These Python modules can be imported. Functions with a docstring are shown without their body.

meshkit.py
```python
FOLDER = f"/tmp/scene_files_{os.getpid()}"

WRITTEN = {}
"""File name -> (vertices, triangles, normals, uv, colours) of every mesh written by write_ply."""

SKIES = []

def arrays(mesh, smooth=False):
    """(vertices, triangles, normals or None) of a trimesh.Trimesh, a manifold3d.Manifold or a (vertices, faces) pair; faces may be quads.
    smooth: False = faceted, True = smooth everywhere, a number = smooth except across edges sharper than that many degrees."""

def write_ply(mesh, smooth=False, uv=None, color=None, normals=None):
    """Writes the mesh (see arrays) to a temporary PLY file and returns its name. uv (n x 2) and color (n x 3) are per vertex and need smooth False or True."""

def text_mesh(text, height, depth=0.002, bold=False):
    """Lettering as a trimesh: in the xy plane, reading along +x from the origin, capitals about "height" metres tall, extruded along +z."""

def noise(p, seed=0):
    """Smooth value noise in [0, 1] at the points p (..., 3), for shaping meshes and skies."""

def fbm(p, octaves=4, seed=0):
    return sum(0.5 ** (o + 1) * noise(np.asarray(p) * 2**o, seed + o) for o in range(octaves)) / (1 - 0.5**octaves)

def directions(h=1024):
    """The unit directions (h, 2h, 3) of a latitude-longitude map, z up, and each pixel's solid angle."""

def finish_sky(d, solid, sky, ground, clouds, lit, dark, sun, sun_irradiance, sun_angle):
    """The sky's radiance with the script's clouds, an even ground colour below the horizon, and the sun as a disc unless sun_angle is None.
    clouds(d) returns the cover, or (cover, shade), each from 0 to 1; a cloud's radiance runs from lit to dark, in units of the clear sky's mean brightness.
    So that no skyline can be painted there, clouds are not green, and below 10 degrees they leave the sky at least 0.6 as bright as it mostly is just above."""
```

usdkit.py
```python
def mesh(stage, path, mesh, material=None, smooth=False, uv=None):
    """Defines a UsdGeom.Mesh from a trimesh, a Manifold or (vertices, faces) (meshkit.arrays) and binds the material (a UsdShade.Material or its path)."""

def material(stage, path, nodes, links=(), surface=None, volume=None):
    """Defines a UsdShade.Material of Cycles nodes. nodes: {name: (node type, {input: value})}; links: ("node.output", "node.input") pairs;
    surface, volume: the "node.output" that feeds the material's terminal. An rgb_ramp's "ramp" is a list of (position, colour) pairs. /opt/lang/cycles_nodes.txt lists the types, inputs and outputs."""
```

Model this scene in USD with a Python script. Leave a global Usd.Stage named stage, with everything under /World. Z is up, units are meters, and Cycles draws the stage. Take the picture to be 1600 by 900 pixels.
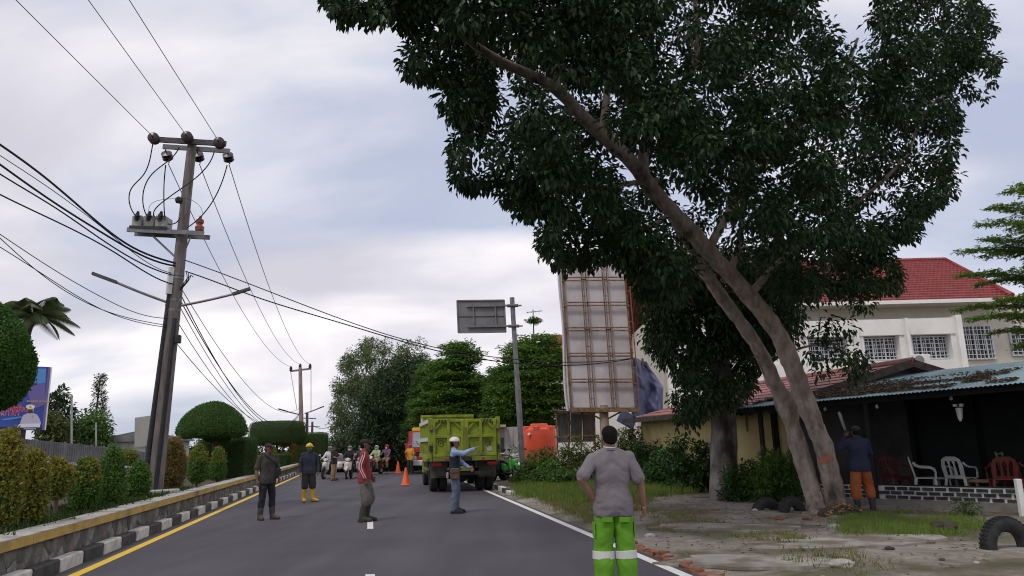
import math, random
import numpy as np, trimesh, shapely, usdkit, meshkit
from shapely.geometry import Polygon, LineString, Point
from manifold3d import Manifold
import manifold3d
from pxr import Usd, UsdGeom, UsdLux, UsdShade, Sdf, Gf, Vt

random.seed(7); rng = np.random.default_rng(7)
stage = Usd.Stage.CreateInMemory()
UsdGeom.SetStageUpAxis(stage, UsdGeom.Tokens.z); UsdGeom.SetStageMetersPerUnit(stage, 1.0)
UsdGeom.Xform.Define(stage, '/World'); UsdGeom.Scope.Define(stage, '/World/Looks')

# ------------------------------------------------------------------ camera
EYE = np.array([0, 0, 1.55]); PITCH = math.radians(11.9); ROLL = 0.026; FPX = 1155.0
FW = np.array([0, math.cos(PITCH), math.sin(PITCH)]); _u = np.array([0, -math.sin(PITCH), math.cos(PITCH)]); _x = np.array([1.0, 0, 0])
CR = math.cos(ROLL) * _x - math.sin(ROLL) * _u; CU = math.sin(ROLL) * _x + math.cos(ROLL) * _u
cam = UsdGeom.Camera.Define(stage, '/World/camera')
M4 = Gf.Matrix4d(*CR, 0, *CU, 0, *(-FW), 0, *EYE, 1)
cam.AddTransformOp().Set(M4)
cam.CreateHorizontalApertureAttr(36.0); cam.CreateVerticalApertureAttr(20.25); cam.CreateFocalLengthAttr(36.0 * FPX / 1600)
cam.CreateClippingRangeAttr(Gf.Vec2f(0.05, 2000)); cam.CreateExposureAttr(0.0)

def ray(x, y): return FW + (x - 800) / FPX * CR + (450 - y) / FPX * CU
def at(x, y, Y):                       # the point at distance Y that a pixel of the photograph shows
    v = ray(x, y); return EYE + v * (Y / v[1])
def gr(x, y, z=0.0):
    v = ray(x, y); return EYE + v * ((z - EYE[2]) / v[2])

# ------------------------------------------------------------------ sky and sun
SUN_EL, SUN_AZ = math.radians(58), math.radians(215)     # azimuth clockwise from +y
sd = np.array([math.cos(SUN_EL) * math.sin(SUN_AZ), math.cos(SUN_EL) * math.cos(SUN_AZ), math.sin(SUN_EL)])
def material(name, nodes, links, surface='p.BSDF', volume=None):
    return usdkit.material(stage, '/World/Looks/' + name, nodes, links, surface=surface, volume=volume)
SKY_STRENGTH = 0.09
material('sky_look', {
    'tc': ('texture_coordinate', {}), 'sep': ('separate_xyz', {}),
    'zz': ('math', {'math_type': 'maximum', 'value2': 0.0}), 'za': ('math', {'math_type': 'add', 'value2': 0.42}),
    'ux': ('math', {'math_type': 'divide'}), 'uy': ('math', {'math_type': 'divide'}), 'cv': ('combine_xyz', {}),
    'n1': ('noise_texture', {'scale': 1.5, 'detail': 7, 'roughness': 0.48, 'distortion': 0.25}),
    'mp': ('mapping', {'location': (5.3, 2.1, 0.4), 'scale': (0.8, 1.5, 1.0), 'rotation': (0, 0, 0.5)}),
    'n2': ('noise_texture', {'scale': 2.3, 'detail': 7, 'roughness': 0.48, 'distortion': 0.3}),
    'mp2': ('mapping', {'location': (1.7, 8.1, 3.4), 'scale': (0.7, 1.2, 1.0)}),
    'cover': ('rgb_ramp', {'ramp': [(0.35, (0.15, 0.15, 0.15)), (0.45, (0.62, 0.62, 0.62)), (0.53, (1, 1, 1))]}),
    'tone': ('rgb_ramp', {'ramp': [(0.34, (0.57, 0.57, 0.66)), (0.46, (0.68, 0.675, 0.76)), (0.53, (0.79, 0.775, 0.84)), (0.62, (0.96, 0.93, 0.95))]}),
    'blue': ('color', {'value': (0.50, 0.56, 0.75)}),
    'skyt': ('sky_texture', {'sky_type': 'single_scattering', 'sun_disc': False, 'sun_elevation': SUN_EL, 'sun_rotation': math.atan2(sd[0], sd[1]), 'aerosol_density': 2.0}),
    'bl': ('mix', {'mix_type': 'multiply', 'fac': 1.0, 'color2': (12.4, 12.4, 12.2)}),
    'bs': ('mix', {'mix_type': 'mix', 'fac': 0.72}),
    'ct': ('mix', {'mix_type': 'multiply', 'fac': 1.0, 'color2': (12.9, 12.7, 12.4)}),
    'mx': ('mix', {'mix_type': 'mix'}),
    'bg': ('background_shader', {'strength': SKY_STRENGTH}),
}, [('tc.generated', 'sep.vector'), ('sep.z', 'zz.value1'), ('zz.value', 'za.value1'), ('sep.x', 'ux.value1'), ('za.value', 'ux.value2'), ('sep.y', 'uy.value1'), ('za.value', 'uy.value2'),
    ('ux.value', 'cv.x'), ('uy.value', 'cv.y'), ('cv.vector', 'mp.vector'), ('mp.vector', 'n1.vector'), ('cv.vector', 'mp2.vector'), ('mp2.vector', 'n2.vector'),
    ('n1.fac', 'cover.fac'), ('n2.fac', 'tone.fac'), ('blue.color', 'bl.color1'), ('skyt.color', 'bs.color1'), ('bl.color', 'bs.color2'), ('tone.color', 'ct.color1'),
    ('cover.color', 'mx.fac'), ('bs.color', 'mx.color1'), ('ct.color', 'mx.color2'), ('mx.color', 'bg.color')], surface='bg.background')
dome = UsdLux.DomeLight.Define(stage, '/World/sky'); dome.CreateIntensityAttr(1.0)
UsdShade.MaterialBindingAPI.Apply(dome.GetPrim()).Bind(UsdShade.Material.Get(stage, '/World/Looks/sky_look'))
sun = UsdLux.DistantLight.Define(stage, '/World/sun'); sun.CreateIntensityAttr(0.36); sun.CreateAngleAttr(11.0); sun.CreateColorAttr(Gf.Vec3f(1, 0.95, 0.87))
sun.CreateNormalizeAttr(True)
_z = sd; _xx = np.cross([0, 0, 1.0], _z); _xx /= np.linalg.norm(_xx); _yy = np.cross(_z, _xx)
sun.AddTransformOp().Set(Gf.Matrix4d(*_xx, 0, *_yy, 0, *_z, 0, 0, 0, 60, 1))

# ------------------------------------------------------------------ materials
def pm(name, c1, c2=None, scale=4.0, rough=0.7, bump=0.0, bscale=30.0, bdist=0.02, metal=0.0, spec=0.35, detail=5, lo=0.35, hi=0.65, coord='position', stretch=None, c3=None, s3=1.0, lo3=.5, hi3=.7, coat=0.0):
    n = {'p': ('principled_bsdf', {'roughness': rough, 'metallic': metal, 'specular_ior_level': spec, 'coat_weight': coat, 'coat_roughness': 0.15})}; l = []
    if c2 is None and not bump: n['p'][1]['base_color'] = c1; return material(name, n, l)
    if coord == 'position': n['g'] = ('geometry', {}); src = 'g.position'
    else: n['g'] = ('texture_coordinate', {}); src = 'g.object'
    if stretch: n['mp'] = ('mapping', {'scale': stretch}); l.append((src, 'mp.vector')); src = 'mp.vector'
    if c2 is None: n['p'][1]['base_color'] = c1
    else:
        n['n'] = ('noise_texture', {'scale': scale, 'detail': detail, 'roughness': 0.6}); n['r'] = ('rgb_ramp', {'ramp': [(lo, c1), (hi, c2)]})
        l += [(src, 'n.vector'), ('n.fac', 'r.fac')]; out = 'r.color'
        if c3 is not None:
            n['n3'] = ('noise_texture', {'scale': s3, 'detail': 4, 'roughness': 0.6}); n['r3'] = ('rgb_ramp', {'ramp': [(lo3, (0, 0, 0)), (hi3, (1, 1, 1))]}); n['m3'] = ('mix', {'mix_type': 'mix', 'color2': c3})
            l += [(src, 'n3.vector'), ('n3.fac', 'r3.fac'), ('r3.color', 'm3.fac'), ('r.color', 'm3.color1')]; out = 'm3.color'
        l.append((out, 'p.base_color'))
    if bump:
        n['nb'] = ('noise_texture', {'scale': bscale, 'detail': 4, 'roughness': 0.6}); n['b'] = ('bump', {'strength': bump, 'distance': bdist})
        l += [(src, 'nb.vector'), ('nb.fac', 'b.height'), ('b.normal', 'p.normal')]
    return material(name, n, l)

def leafm(name, c1, c2, c3, scale=1.0, rough=0.45, trans=0.25, spec=0.35):
    """foliage: colour by leaf and by clump, with some light coming through"""
    n = {'g': ('geometry', {}), 'r': ('rgb_ramp', {'ramp': [(0.0, c1), (0.6, c2), (1.0, c3)]}), 'n': ('noise_texture', {'scale': scale, 'detail': 3}),
         'mf': ('mix_float', {'fac': 0.5}), 'mr': ('map_range', {'from_min': 0.25, 'from_max': 0.75, 'clamp': True}),
         'p': ('principled_bsdf', {'roughness': rough, 'specular_ior_level': spec}), 't': ('translucent_bsdf', {}), 'm': ('mix_closure', {'fac': trans})}
    l = [('g.position', 'n.vector'), ('n.fac', 'mr.value'), ('mr.result', 'mf.a'), ('g.random_per_island', 'mf.b'), ('mf.result', 'r.fac'), ('r.color', 'p.base_color'), ('r.color', 't.color'), ('p.BSDF', 'm.closure1'), ('t.BSDF', 'm.closure2')]
    return material(name, n, l, surface='m.closure')

# ------------------------------------------------------------------ scene objects
used = {}
def free(path):
    n = used.get(path, 0); used[path] = n + 1
    return path if n == 0 else f'{path}_{n:03d}'
def data(prim, label=None, cat=None, group=None, kind=None):
    for k, v in (('label', label), ('category', cat), ('group', group), ('kind', kind)):
        if v: prim.SetCustomDataByKey(k, v)
    return prim
def ppath(parent): return '/World' if parent is None else (parent if isinstance(parent, str) else str(parent.GetPath()))
def obj(name, mesh, mat, parent=None, label=None, cat=None, group=None, kind=None, smooth=False):
    if isinstance(mesh, MB): mesh = mesh.get()
    path = free(ppath(parent) + '/' + name)
    m = usdkit.mesh(stage, path, mesh, mat, smooth=smooth)
    return data(m.GetPrim(), label, cat, group, kind)
def thing(name, label=None, cat=None, loc=(0, 0, 0), rz=0.0, group=None, kind=None, scale=None):
    x = UsdGeom.Xform.Define(stage, free('/World/' + name))
    x.AddTranslateOp().Set(Gf.Vec3d(*map(float, loc))); x.AddRotateZOp().Set(math.degrees(rz))
    if scale: x.AddScaleOp().Set(Gf.Vec3f(scale, scale, scale))
    return data(x.GetPrim(), label, cat, group, kind)
def dup(src, name, loc, rz, label, group=None, scale=None):
    was = src.GetCustomData()
    r = thing(name, label, was['category'], loc, rz, group or was.get('group'), None, scale)
    r.GetReferences().AddInternalReference(src.GetPath()); r.SetInstanceable(True)
    return r

# ------------------------------------------------------------------ mesh building
def norm(v): v = np.asarray(v, float); return v / (np.linalg.norm(v) + 1e-12)
def frame(d):
    d = norm(d); a = np.cross(d, [0, 0, 1.0]) if abs(d[2]) < .95 else np.cross(d, [1.0, 0, 0]); a = norm(a); return a, np.cross(a, d), d
BOXV = np.array([[x, y, z] for x in (-.5, .5) for y in (-.5, .5) for z in (-.5, .5)], float)
BOXF = np.array([[0, 1, 3], [0, 3, 2], [4, 6, 7], [4, 7, 5], [0, 4, 5], [0, 5, 1], [2, 3, 7], [2, 7, 6], [0, 2, 6], [0, 6, 4], [1, 5, 7], [1, 7, 3]])
class MB:
    def __init__(s): s.v, s.f, s.n = [], [], 0
    def add(s, v, f=None):
        if f is None:
            if hasattr(v, 'to_mesh'): m = v.to_mesh(); v, f = m.vert_properties[:, :3], m.tri_verts
            else: v, f = v.vertices, v.faces
        v = np.asarray(v, float); f = np.asarray(f, int)
        if len(f) and f.shape[1] == 4: f = np.vstack([f[:, [0, 1, 2]], f[:, [0, 2, 3]]])
        s.v.append(v); s.f.append(f + s.n); s.n += len(v); return s
    def get(s): return (np.vstack(s.v), np.vstack(s.f))
    def box(s, c, size, rz=0, rx=0, ry=0, bev=0.0):
        size = np.array(size, float)
        if bev > 0:
            b = min(bev, size.min() * .45); h = size / 2; pts = []
            for sx in (-1, 1):
                for sy in (-1, 1):
                    for sz in (-1, 1):
                        q = np.array([sx, sy, sz])
                        for k in range(3):
                            e = q * (h - b); e[k] = q[k] * h[k]; pts.append(e)
            m = Manifold.hull_points(np.array(pts)).to_mesh(); v, f = np.array(m.vert_properties[:, :3]), np.array(m.tri_verts)
        else: v, f = BOXV * size, BOXF
        if rx: v = v @ trimesh.transformations.rotation_matrix(rx, [1, 0, 0])[:3, :3].T
        if ry: v = v @ trimesh.transformations.rotation_matrix(ry, [0, 1, 0])[:3, :3].T
        if rz: v = v @ trimesh.transformations.rotation_matrix(rz, [0, 0, 1])[:3, :3].T
        return s.add(v + np.asarray(c, float), f)
    def bar(s, p, q, w, h, up=(0, 0, 1)):
        p, q = np.asarray(p, float), np.asarray(q, float); d = q - p; L = np.linalg.norm(d); d = d / L
        a = np.cross(d, up); a = norm(a) if np.linalg.norm(a) > 1e-6 else np.array([1.0, 0, 0]); b = np.cross(a, d)
        v = BOXV * [w, L, h]; v = v[:, :1] * a + v[:, 1:2] * d + v[:, 2:] * b + (p + q) / 2
        return s.add(v, BOXF)
    def tube(s, pts, r, n=8, cap=True):
        p = np.asarray(pts, float); r = np.broadcast_to(np.asarray(r, float), (len(p),))
        t = np.gradient(p, axis=0); t /= np.linalg.norm(t, axis=1, keepdims=True) + 1e-12
        a0 = frame(t[0])[0]; A = []
        for k in range(len(p)):
            a0 = norm(a0 - t[k] * (a0 @ t[k])); A.append(a0)
        A = np.array(A); B = np.cross(t, A); an = np.arange(n) * 2 * np.pi / n
        v = (p[:, None] + r[:, None, None] * (np.cos(an)[None, :, None] * A[:, None] + np.sin(an)[None, :, None] * B[:, None])).reshape(-1, 3)
        f = []
        for i in range(len(p) - 1):
            for j in range(n):
                f.append([i * n + j, i * n + (j + 1) % n, (i + 1) * n + (j + 1) % n, (i + 1) * n + j])
        f = np.array(f); f = np.vstack([f[:, [0, 1, 2]], f[:, [0, 2, 3]]])
        if cap:
            e = len(p) * n; v = np.vstack([v, p[0], p[-1]]); c = []
            for j in range(n): c += [[e, (j + 1) % n, j], [e + 1, (len(p) - 1) * n + j, (len(p) - 1) * n + (j + 1) % n]]
            f = np.vstack([f, c])
        return s.add(v, f)
    def lathe(s, prof, c=(0, 0, 0), axis=(0, 0, 1), n=20):
        prof = np.asarray(prof, float); an = np.arange(n) * 2 * np.pi / n; a, b, d = frame(axis)
        v = (np.asarray(c, float) + prof[:, None, 1:2] * d + prof[:, None, 0:1] * (np.cos(an)[None, :, None] * a + np.sin(an)[None, :, None] * b)).reshape(-1, 3)
        f = [[i * n + j, i * n + (j + 1) % n, (i + 1) * n + (j + 1) % n, (i + 1) * n + j] for i in range(len(prof) - 1) for j in range(n)]
        f = np.array(f)[:, ::-1]
        return s.add(v, f)
    def prism(s, poly, d, o=(0, 0, 0), X=(1, 0, 0), Y=(0, 1, 0)):
        """outline in the plane of X and Y at o, thickened by d along X x Y"""
        for g in getattr(poly, 'geoms', [poly] if not isinstance(poly, (list, tuple, np.ndarray)) else [Polygon(poly)]):
            m = trimesh.creation.extrude_polygon(g, d, engine='earcut'); X_, Y_ = np.asarray(X, float), np.asarray(Y, float)
            s.add(np.asarray(o, float) + m.vertices[:, :1] * X_ + m.vertices[:, 1:2] * Y_ + m.vertices[:, 2:] * np.cross(X_, Y_), m.faces)
        return s
    def torus(s, R, r, c, axis, n=24, k=8):
        an = np.linspace(0, 2 * np.pi, k + 1); return s.lathe(np.stack([R + r * np.cos(an), r * np.sin(an)], 1), c, axis, n)
    def text(s, txt, h, o, X, Y, depth=.004, bold=True):
        m = meshkit.text_mesh(txt, h, depth, bold); X_, Y_ = np.asarray(X, float), np.asarray(Y, float)
        return s.add(np.asarray(o, float) + m.vertices[:, :1] * X_ + m.vertices[:, 1:2] * Y_ + m.vertices[:, 2:] * np.cross(X_, Y_), m.faces)
def spline(pts, n=24):
    from scipy.interpolate import CubicSpline
    p = np.asarray(pts, float); t = np.r_[0, np.cumsum(np.linalg.norm(np.diff(p, axis=0), axis=1))]
    return CubicSpline(t, p)(np.linspace(0, t[-1], n))
def sag(p, q, s, n=20):
    p, q = np.asarray(p, float), np.asarray(q, float); t = np.linspace(0, 1, n)[:, None]; r = p + (q - p) * t; r[:, 2] -= (4 * s * t * (1 - t))[:, 0]; return r
def displaced(v, f, amp, scale, seed=0):
    m = trimesh.Trimesh(v, f, process=True); nv = m.vertex_normals; d = (meshkit.fbm(np.asarray(m.vertices) * scale + 50, 3, seed) - .5) * 2 * amp
    return m.vertices + nv * d[:, None], np.array(m.faces)

# ------------------------------------------------------------------ foliage
def leaves(base, d, nrm, L, W, fold=.18):
    """one folded leaf per row"""
    N = len(base); d = d / (np.linalg.norm(d, axis=1, keepdims=True) + 1e-9); s = np.cross(d, nrm); s /= np.linalg.norm(s, axis=1, keepdims=True) + 1e-9; up = np.cross(s, d)
    L = np.broadcast_to(L, (N,))[:, None]; W = np.broadcast_to(W, (N,))[:, None]
    mid = base + d * L * .45
    v = np.stack([base, mid + s * W / 2 + up * W * fold, base + d * L - up * L * .12, mid - s * W / 2 + up * W * fold], 1).reshape(-1, 3)
    i = np.arange(N)[:, None] * 4
    return v, np.vstack([i + [0, 1, 2], i + [0, 2, 3]])
def rdir(n, r=None):
    v = (r or rng).normal(size=(n, 3)); return v / np.linalg.norm(v, axis=1, keepdims=True)
def clumps(cent, rad, n, L, W, droop=.5, flat=1.0):
    """n leaves round each centre: leaves hang outward and down"""
    cent = np.asarray(cent, float); rad = np.broadcast_to(rad, (len(cent),))
    c = np.repeat(cent, n, 0); r = np.repeat(rad, n)[:, None]; u = rdir(len(c)); u[:, 2] *= flat
    base = c + u * r * rng.uniform(.35, 1, (len(c), 1)); d = u * .8 + rdir(len(c)) * .5; d[:, 2] -= droop
    nr = rdir(len(c)) * .6 + [0, 0, 1.0] + u * .3
    k = rng.uniform(.7, 1.2, len(c)); return leaves(base, d, nr, L * k, W * k)
def inside_pts(n, fn, lo, hi):
    out = []; lo, hi = np.array(lo), np.array(hi)
    while sum(map(len, out)) < n:
        p = rng.uniform(lo, hi, (4 * n, 3)); out.append(p[fn(p)])
    return np.vstack(out)[:n]
def shell_leaves(v, f, n, L, W, lift=.02, spread=.5, jit=.04, nrmmix=.6):
    """leaves standing on a clipped surface"""
    m = trimesh.Trimesh(v, f, process=False); p, fi = trimesh.sample.sample_surface(m, n, seed=int(rng.integers(1e9))); nn = m.face_normals[fi]
    d = nn * spread + rdir(n) * .8 + [0, 0, .35]; nr = nn * nrmmix + rdir(n) * .5; k = rng.uniform(.7, 1.25, n)
    return leaves(p + nn * (lift + rng.normal(0, jit, (n, 1))) - d / np.linalg.norm(d, axis=1, keepdims=True) * L * .4, d, nr, L * k, W * k)
def limb(pts, r0, r1, n=10, k=14, rough=.06, seed=0, flare=0.0):
    p = spline(pts, k); L_ = np.r_[0, np.cumsum(np.linalg.norm(np.diff(p, axis=0), axis=1))]; r = np.linspace(r0, r1, k) + flare * np.exp(-L_ / .45)
    m = MB().tube(p, r, n); v, f = m.get(); v2, f2 = displaced(v, f, rough * r0, 2.2, seed); return v2, f2

# ================================================================== THE SETTING
LX = lambda Y, a=-3.75: a - .205 * Y          # the road's left edge line
RX = lambda Y, a=3.55: a - .175 * Y           # the road's right edge line
RD = norm([-.205, 1, 0]); RN = np.array([RD[1], -RD[0], 0])       # along the road, and to its right
def road_drop(Y): return -np.clip(Y - 47, 0, 60) * .022
asphalt = material('asphalt_look', {
    'g': ('geometry', {}), 'n1': ('noise_texture', {'scale': 90, 'detail': 4, 'roughness': .7}), 'n2': ('noise_texture', {'scale': .35, 'detail': 4}),
    'mp': ('mapping', {'scale': (1.6, .12, 1), 'rotation': (0, 0, -.2)}), 'n3': ('noise_texture', {'scale': 1.0, 'detail': 4}),
    'r1': ('rgb_ramp', {'ramp': [(.3, (.049, .047, .056)), (.7, (.086, .081, .096))]}), 'r2': ('rgb_ramp', {'ramp': [(.3, (.78, .78, .8)), (.7, (1.15, 1.13, 1.12))]}),
    'r3': ('rgb_ramp', {'ramp': [(.35, (.84, .84, .85)), (.65, (1.14, 1.13, 1.12))]}), 'm1': ('mix', {'mix_type': 'multiply', 'fac': 1.}), 'm2': ('mix', {'mix_type': 'multiply', 'fac': 1.}),
    'b': ('bump', {'strength': .5, 'distance': .008}), 'p': ('principled_bsdf', {'roughness': .78, 'specular_ior_level': .3})},
    [('g.position', 'n1.vector'), ('g.position', 'n2.vector'), ('g.position', 'mp.vector'), ('mp.vector', 'n3.vector'), ('n1.fac', 'r1.fac'), ('n2.fac', 'r2.fac'), ('n3.fac', 'r3.fac'), ('r1.color', 'm1.color1'), ('r2.color', 'm1.color2'),
     ('m1.color', 'm2.color1'), ('r3.color', 'm2.color2'), ('m2.color', 'p.base_color'), ('n1.fac', 'b.height'), ('b.normal', 'p.normal')])
def strip(xa, xb, ys, z, drop=True):
    v = []
    for Y in ys:
        k = road_drop(Y) if drop else 0
        v += [[xa(Y), Y, z + k], [xb(Y), Y, z + k]]
    i = np.arange(len(ys) - 1)[:, None] * 2
    return np.array(v), np.vstack([i + [0, 1, 3], i + [0, 3, 2]])
YS = np.r_[np.arange(-12, 48, 2.0), np.arange(48, 90, 3.0)]
bend = lambda Y: -np.clip(Y - 50, 0, None) ** 2 * .012
obj('road', strip(lambda Y: LX(Y) - .32 + bend(Y), lambda Y: RX(Y) + .14 + bend(Y), YS, 0.0), asphalt, kind='structure')
white_line = pm('white_line_paint', (.50, .50, .50), (.66, .66, .65), 14, .6, lo=.3, hi=.55)
yellow_line = pm('yellow_line_paint', (.62, .40, .03), (.74, .50, .05), 9, .6)
obj('edge_line', strip(lambda Y: RX(Y) - .10, lambda Y: RX(Y) + .04, np.arange(-8, 47, 1.0), .004), white_line, label='long white painted line along the right edge of the asphalt', cat='road marking')
obj('edge_line', strip(lambda Y: LX(Y) - .08, lambda Y: LX(Y) + .08, np.arange(-8, 48, 1.0), .004), yellow_line, label='long yellow painted line along the left kerb', cat='road marking')
CL = lambda Y: -.01 - .193 * Y
for y0, y1, lb in ((7.2, 9.75, 'white centre dash at the bottom edge of the picture'), (15.0, 17.6, 'white centre dash behind the boots of the man in the red jacket')):
    obj('centre_dash', strip(lambda Y: CL(Y) - .03, lambda Y: CL(Y) + .09, [y0, (y0 + y1) / 2, y1], .004), white_line, label=lb, cat='road marking')

# ground: one sheet, with the right verge a little above and below the road and the left yard
def ground_z(X, Y):
    z = -.06 + np.zeros_like(X)
    dr = X - (RX(Y) + .1); dl = (LX(Y) - 1.05) - X
    n = meshkit.fbm(np.stack([X * .5, Y * .5, X * 0], -1), 4, 3) - .5; n2 = meshkit.fbm(np.stack([X * 2.2, Y * 2.2, X * 0], -1), 3, 5) - .5
    up = np.clip((Y - 13) / 12, 0, 1) * .10
    right = -.004 + up * np.clip(dr / .4, 0, 1) + np.clip(dr - .1, 0, 1) * (.06 * n + .035 * n2) * 1.6
    z = np.where(dr > 0, right, z)
    z = np.where(dl > 0, .40 - np.clip((dl - 2.6) * .8, 0, .45) + .06 * n2, z)
    far = np.hypot(X, Y)
    z = z + np.where(Y > 47, np.maximum(road_drop(Y), -.9) * np.where((dr > 0) | (dl > 0), .5, 1), 0)
    return z
gx = np.r_[-600, -300, -150, -90, -60, np.arange(-44, -14, 2.0), np.arange(-14, 16, .35), np.arange(16, 60, 4.0), 90, 150, 300, 600]
gy = np.r_[-80, -40, -20, np.arange(-10, 4, 1.0), np.arange(4, 30, .35), np.arange(30, 70, 2.0), 80, 100, 150, 250, 400, 700, 1000]
GX, GY = np.meshgrid(gx, gy); GZ = ground_z(GX, GY); nx = len(gx)
gi = (np.arange(len(gy) - 1)[:, None] * nx + np.arange(nx - 1)[None]).reshape(-1, 1)
ground_mat = material('ground_look', {
    'g': ('geometry', {}), 'n1': ('noise_texture', {'scale': .45, 'detail': 7, 'roughness': .62}), 'n2': ('noise_texture', {'scale': 5.0, 'detail': 6, 'roughness': .65}), 'n3': ('noise_texture', {'scale': 60, 'detail': 3}),
    'mp': ('mapping', {'location': (11, 4, 0)}), 'n4': ('noise_texture', {'scale': .8, 'detail': 5}),
    'r1': ('rgb_ramp', {'ramp': [(.36, (.12, .098, .072)), (.47, (.20, .182, .158)), (.6, (.25, .232, .208)), (.7, (.31, .292, .265))]}),
    'r2': ('rgb_ramp', {'ramp': [(.3, (.62, .60, .58)), (.62, (1.12, 1.1, 1.08))]}), 'r3': ('rgb_ramp', {'ramp': [(.35, (.8, .8, .8)), (.65, (1.15, 1.15, 1.15))]}),
    'r4': ('rgb_ramp', {'ramp': [(.5, (0, 0, 0)), (.62, (.8, .8, .8))]}), 'gm': ('mix', {'mix_type': 'mix', 'color2': (.085, .085, .045)}),
    'v': ('voronoi_texture', {'feature': 'distance_to_edge', 'scale': .42}), 'vr': ('rgb_ramp', {'ramp': [(0.0, (.35, .33, .3)), (.012, (.6, .58, .55)), (.02, (1, 1, 1))]}), 'mv': ('mix', {'mix_type': 'multiply', 'fac': .4}),
    'm1': ('mix', {'mix_type': 'multiply', 'fac': 1.}), 'm2': ('mix', {'mix_type': 'multiply', 'fac': 1.}),
    'b': ('bump', {'strength': .6, 'distance': .03}), 'p': ('principled_bsdf', {'roughness': .9, 'specular_ior_level': .2})},
    [('g.position', 'n1.vector'), ('g.position', 'n2.vector'), ('g.position', 'n3.vector'), ('g.position', 'mp.vector'), ('mp.vector', 'n4.vector'), ('n1.fac', 'r1.fac'), ('n2.fac', 'r2.fac'), ('n3.fac', 'r3.fac'), ('n4.fac', 'r4.fac'),
     ('r1.color', 'm1.color1'), ('r2.color', 'm1.color2'), ('m1.color', 'm2.color1'), ('r3.color', 'm2.color2'), ('m2.color', 'gm.color1'), ('r4.color', 'gm.fac'), ('g.position', 'v.vector'), ('v.distance', 'vr.fac'), ('gm.color', 'mv.color1'), ('vr.color', 'mv.color2'),
     ('mv.color', 'p.base_color'), ('n2.fac', 'b.height'), ('b.normal', 'p.normal')])
obj('ground', (np.stack([GX, GY, GZ], -1).reshape(-1, 3), np.vstack([gi + [0, 1, nx + 1], gi + [0, nx + 1, nx]])), ground_mat, kind='structure', smooth=True)
# pale concrete slabs left in the dirt beside the road
slab_mat = pm('slab_concrete', (.20, .188, .168), (.32, .305, .28), 1.1, .88, bump=.5, bscale=25, c3=(.14, .118, .09), s3=1.4, lo3=.42, hi3=.58)
def blob_poly(cx, cy, rx, ry, rot, seed, k=26, amp=.42):
    a = np.linspace(0, 2 * np.pi, k, endpoint=False); r = 1 + amp * (2 * meshkit.fbm(np.stack([np.cos(a) * 1.5, np.sin(a) * 1.5, a * 0 + seed], -1), 3, seed) - 1) * 1.6
    x, y = np.cos(a) * rx * r, np.sin(a) * ry * r
    return Polygon(np.stack([cx + x * math.cos(rot) - y * math.sin(rot), cy + x * math.sin(rot) + y * math.cos(rot)], 1)).buffer(0)
for k, (cx, cy, rx, ry, rot, lb) in enumerate([(3.15, 9.75, 1.0, .6, -.15, 'pale worn concrete patch beside the white edge line in the foreground'), (3.35, 13.6, 1.25, .6, -.3, 'grey broken concrete slab in the dirt right of the man in green trousers'),
                                                (5.0, 11.3, 1.5, .75, .3, 'large cracked concrete slab in front of the twin trunked tree')]):
    P = blob_poly(cx, cy, rx, ry, rot, 11 + k); m = MB().prism(P, .03); v, f = m.get(); v = v.copy(); v[:, 2] += ground_z(v[:, 0], v[:, 1]) * .3 + .012 - .01 * (v[:, 2] < .01)
    obj('concrete_patch', (v, f), slab_mat, label=lb, cat='concrete patch')

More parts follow.
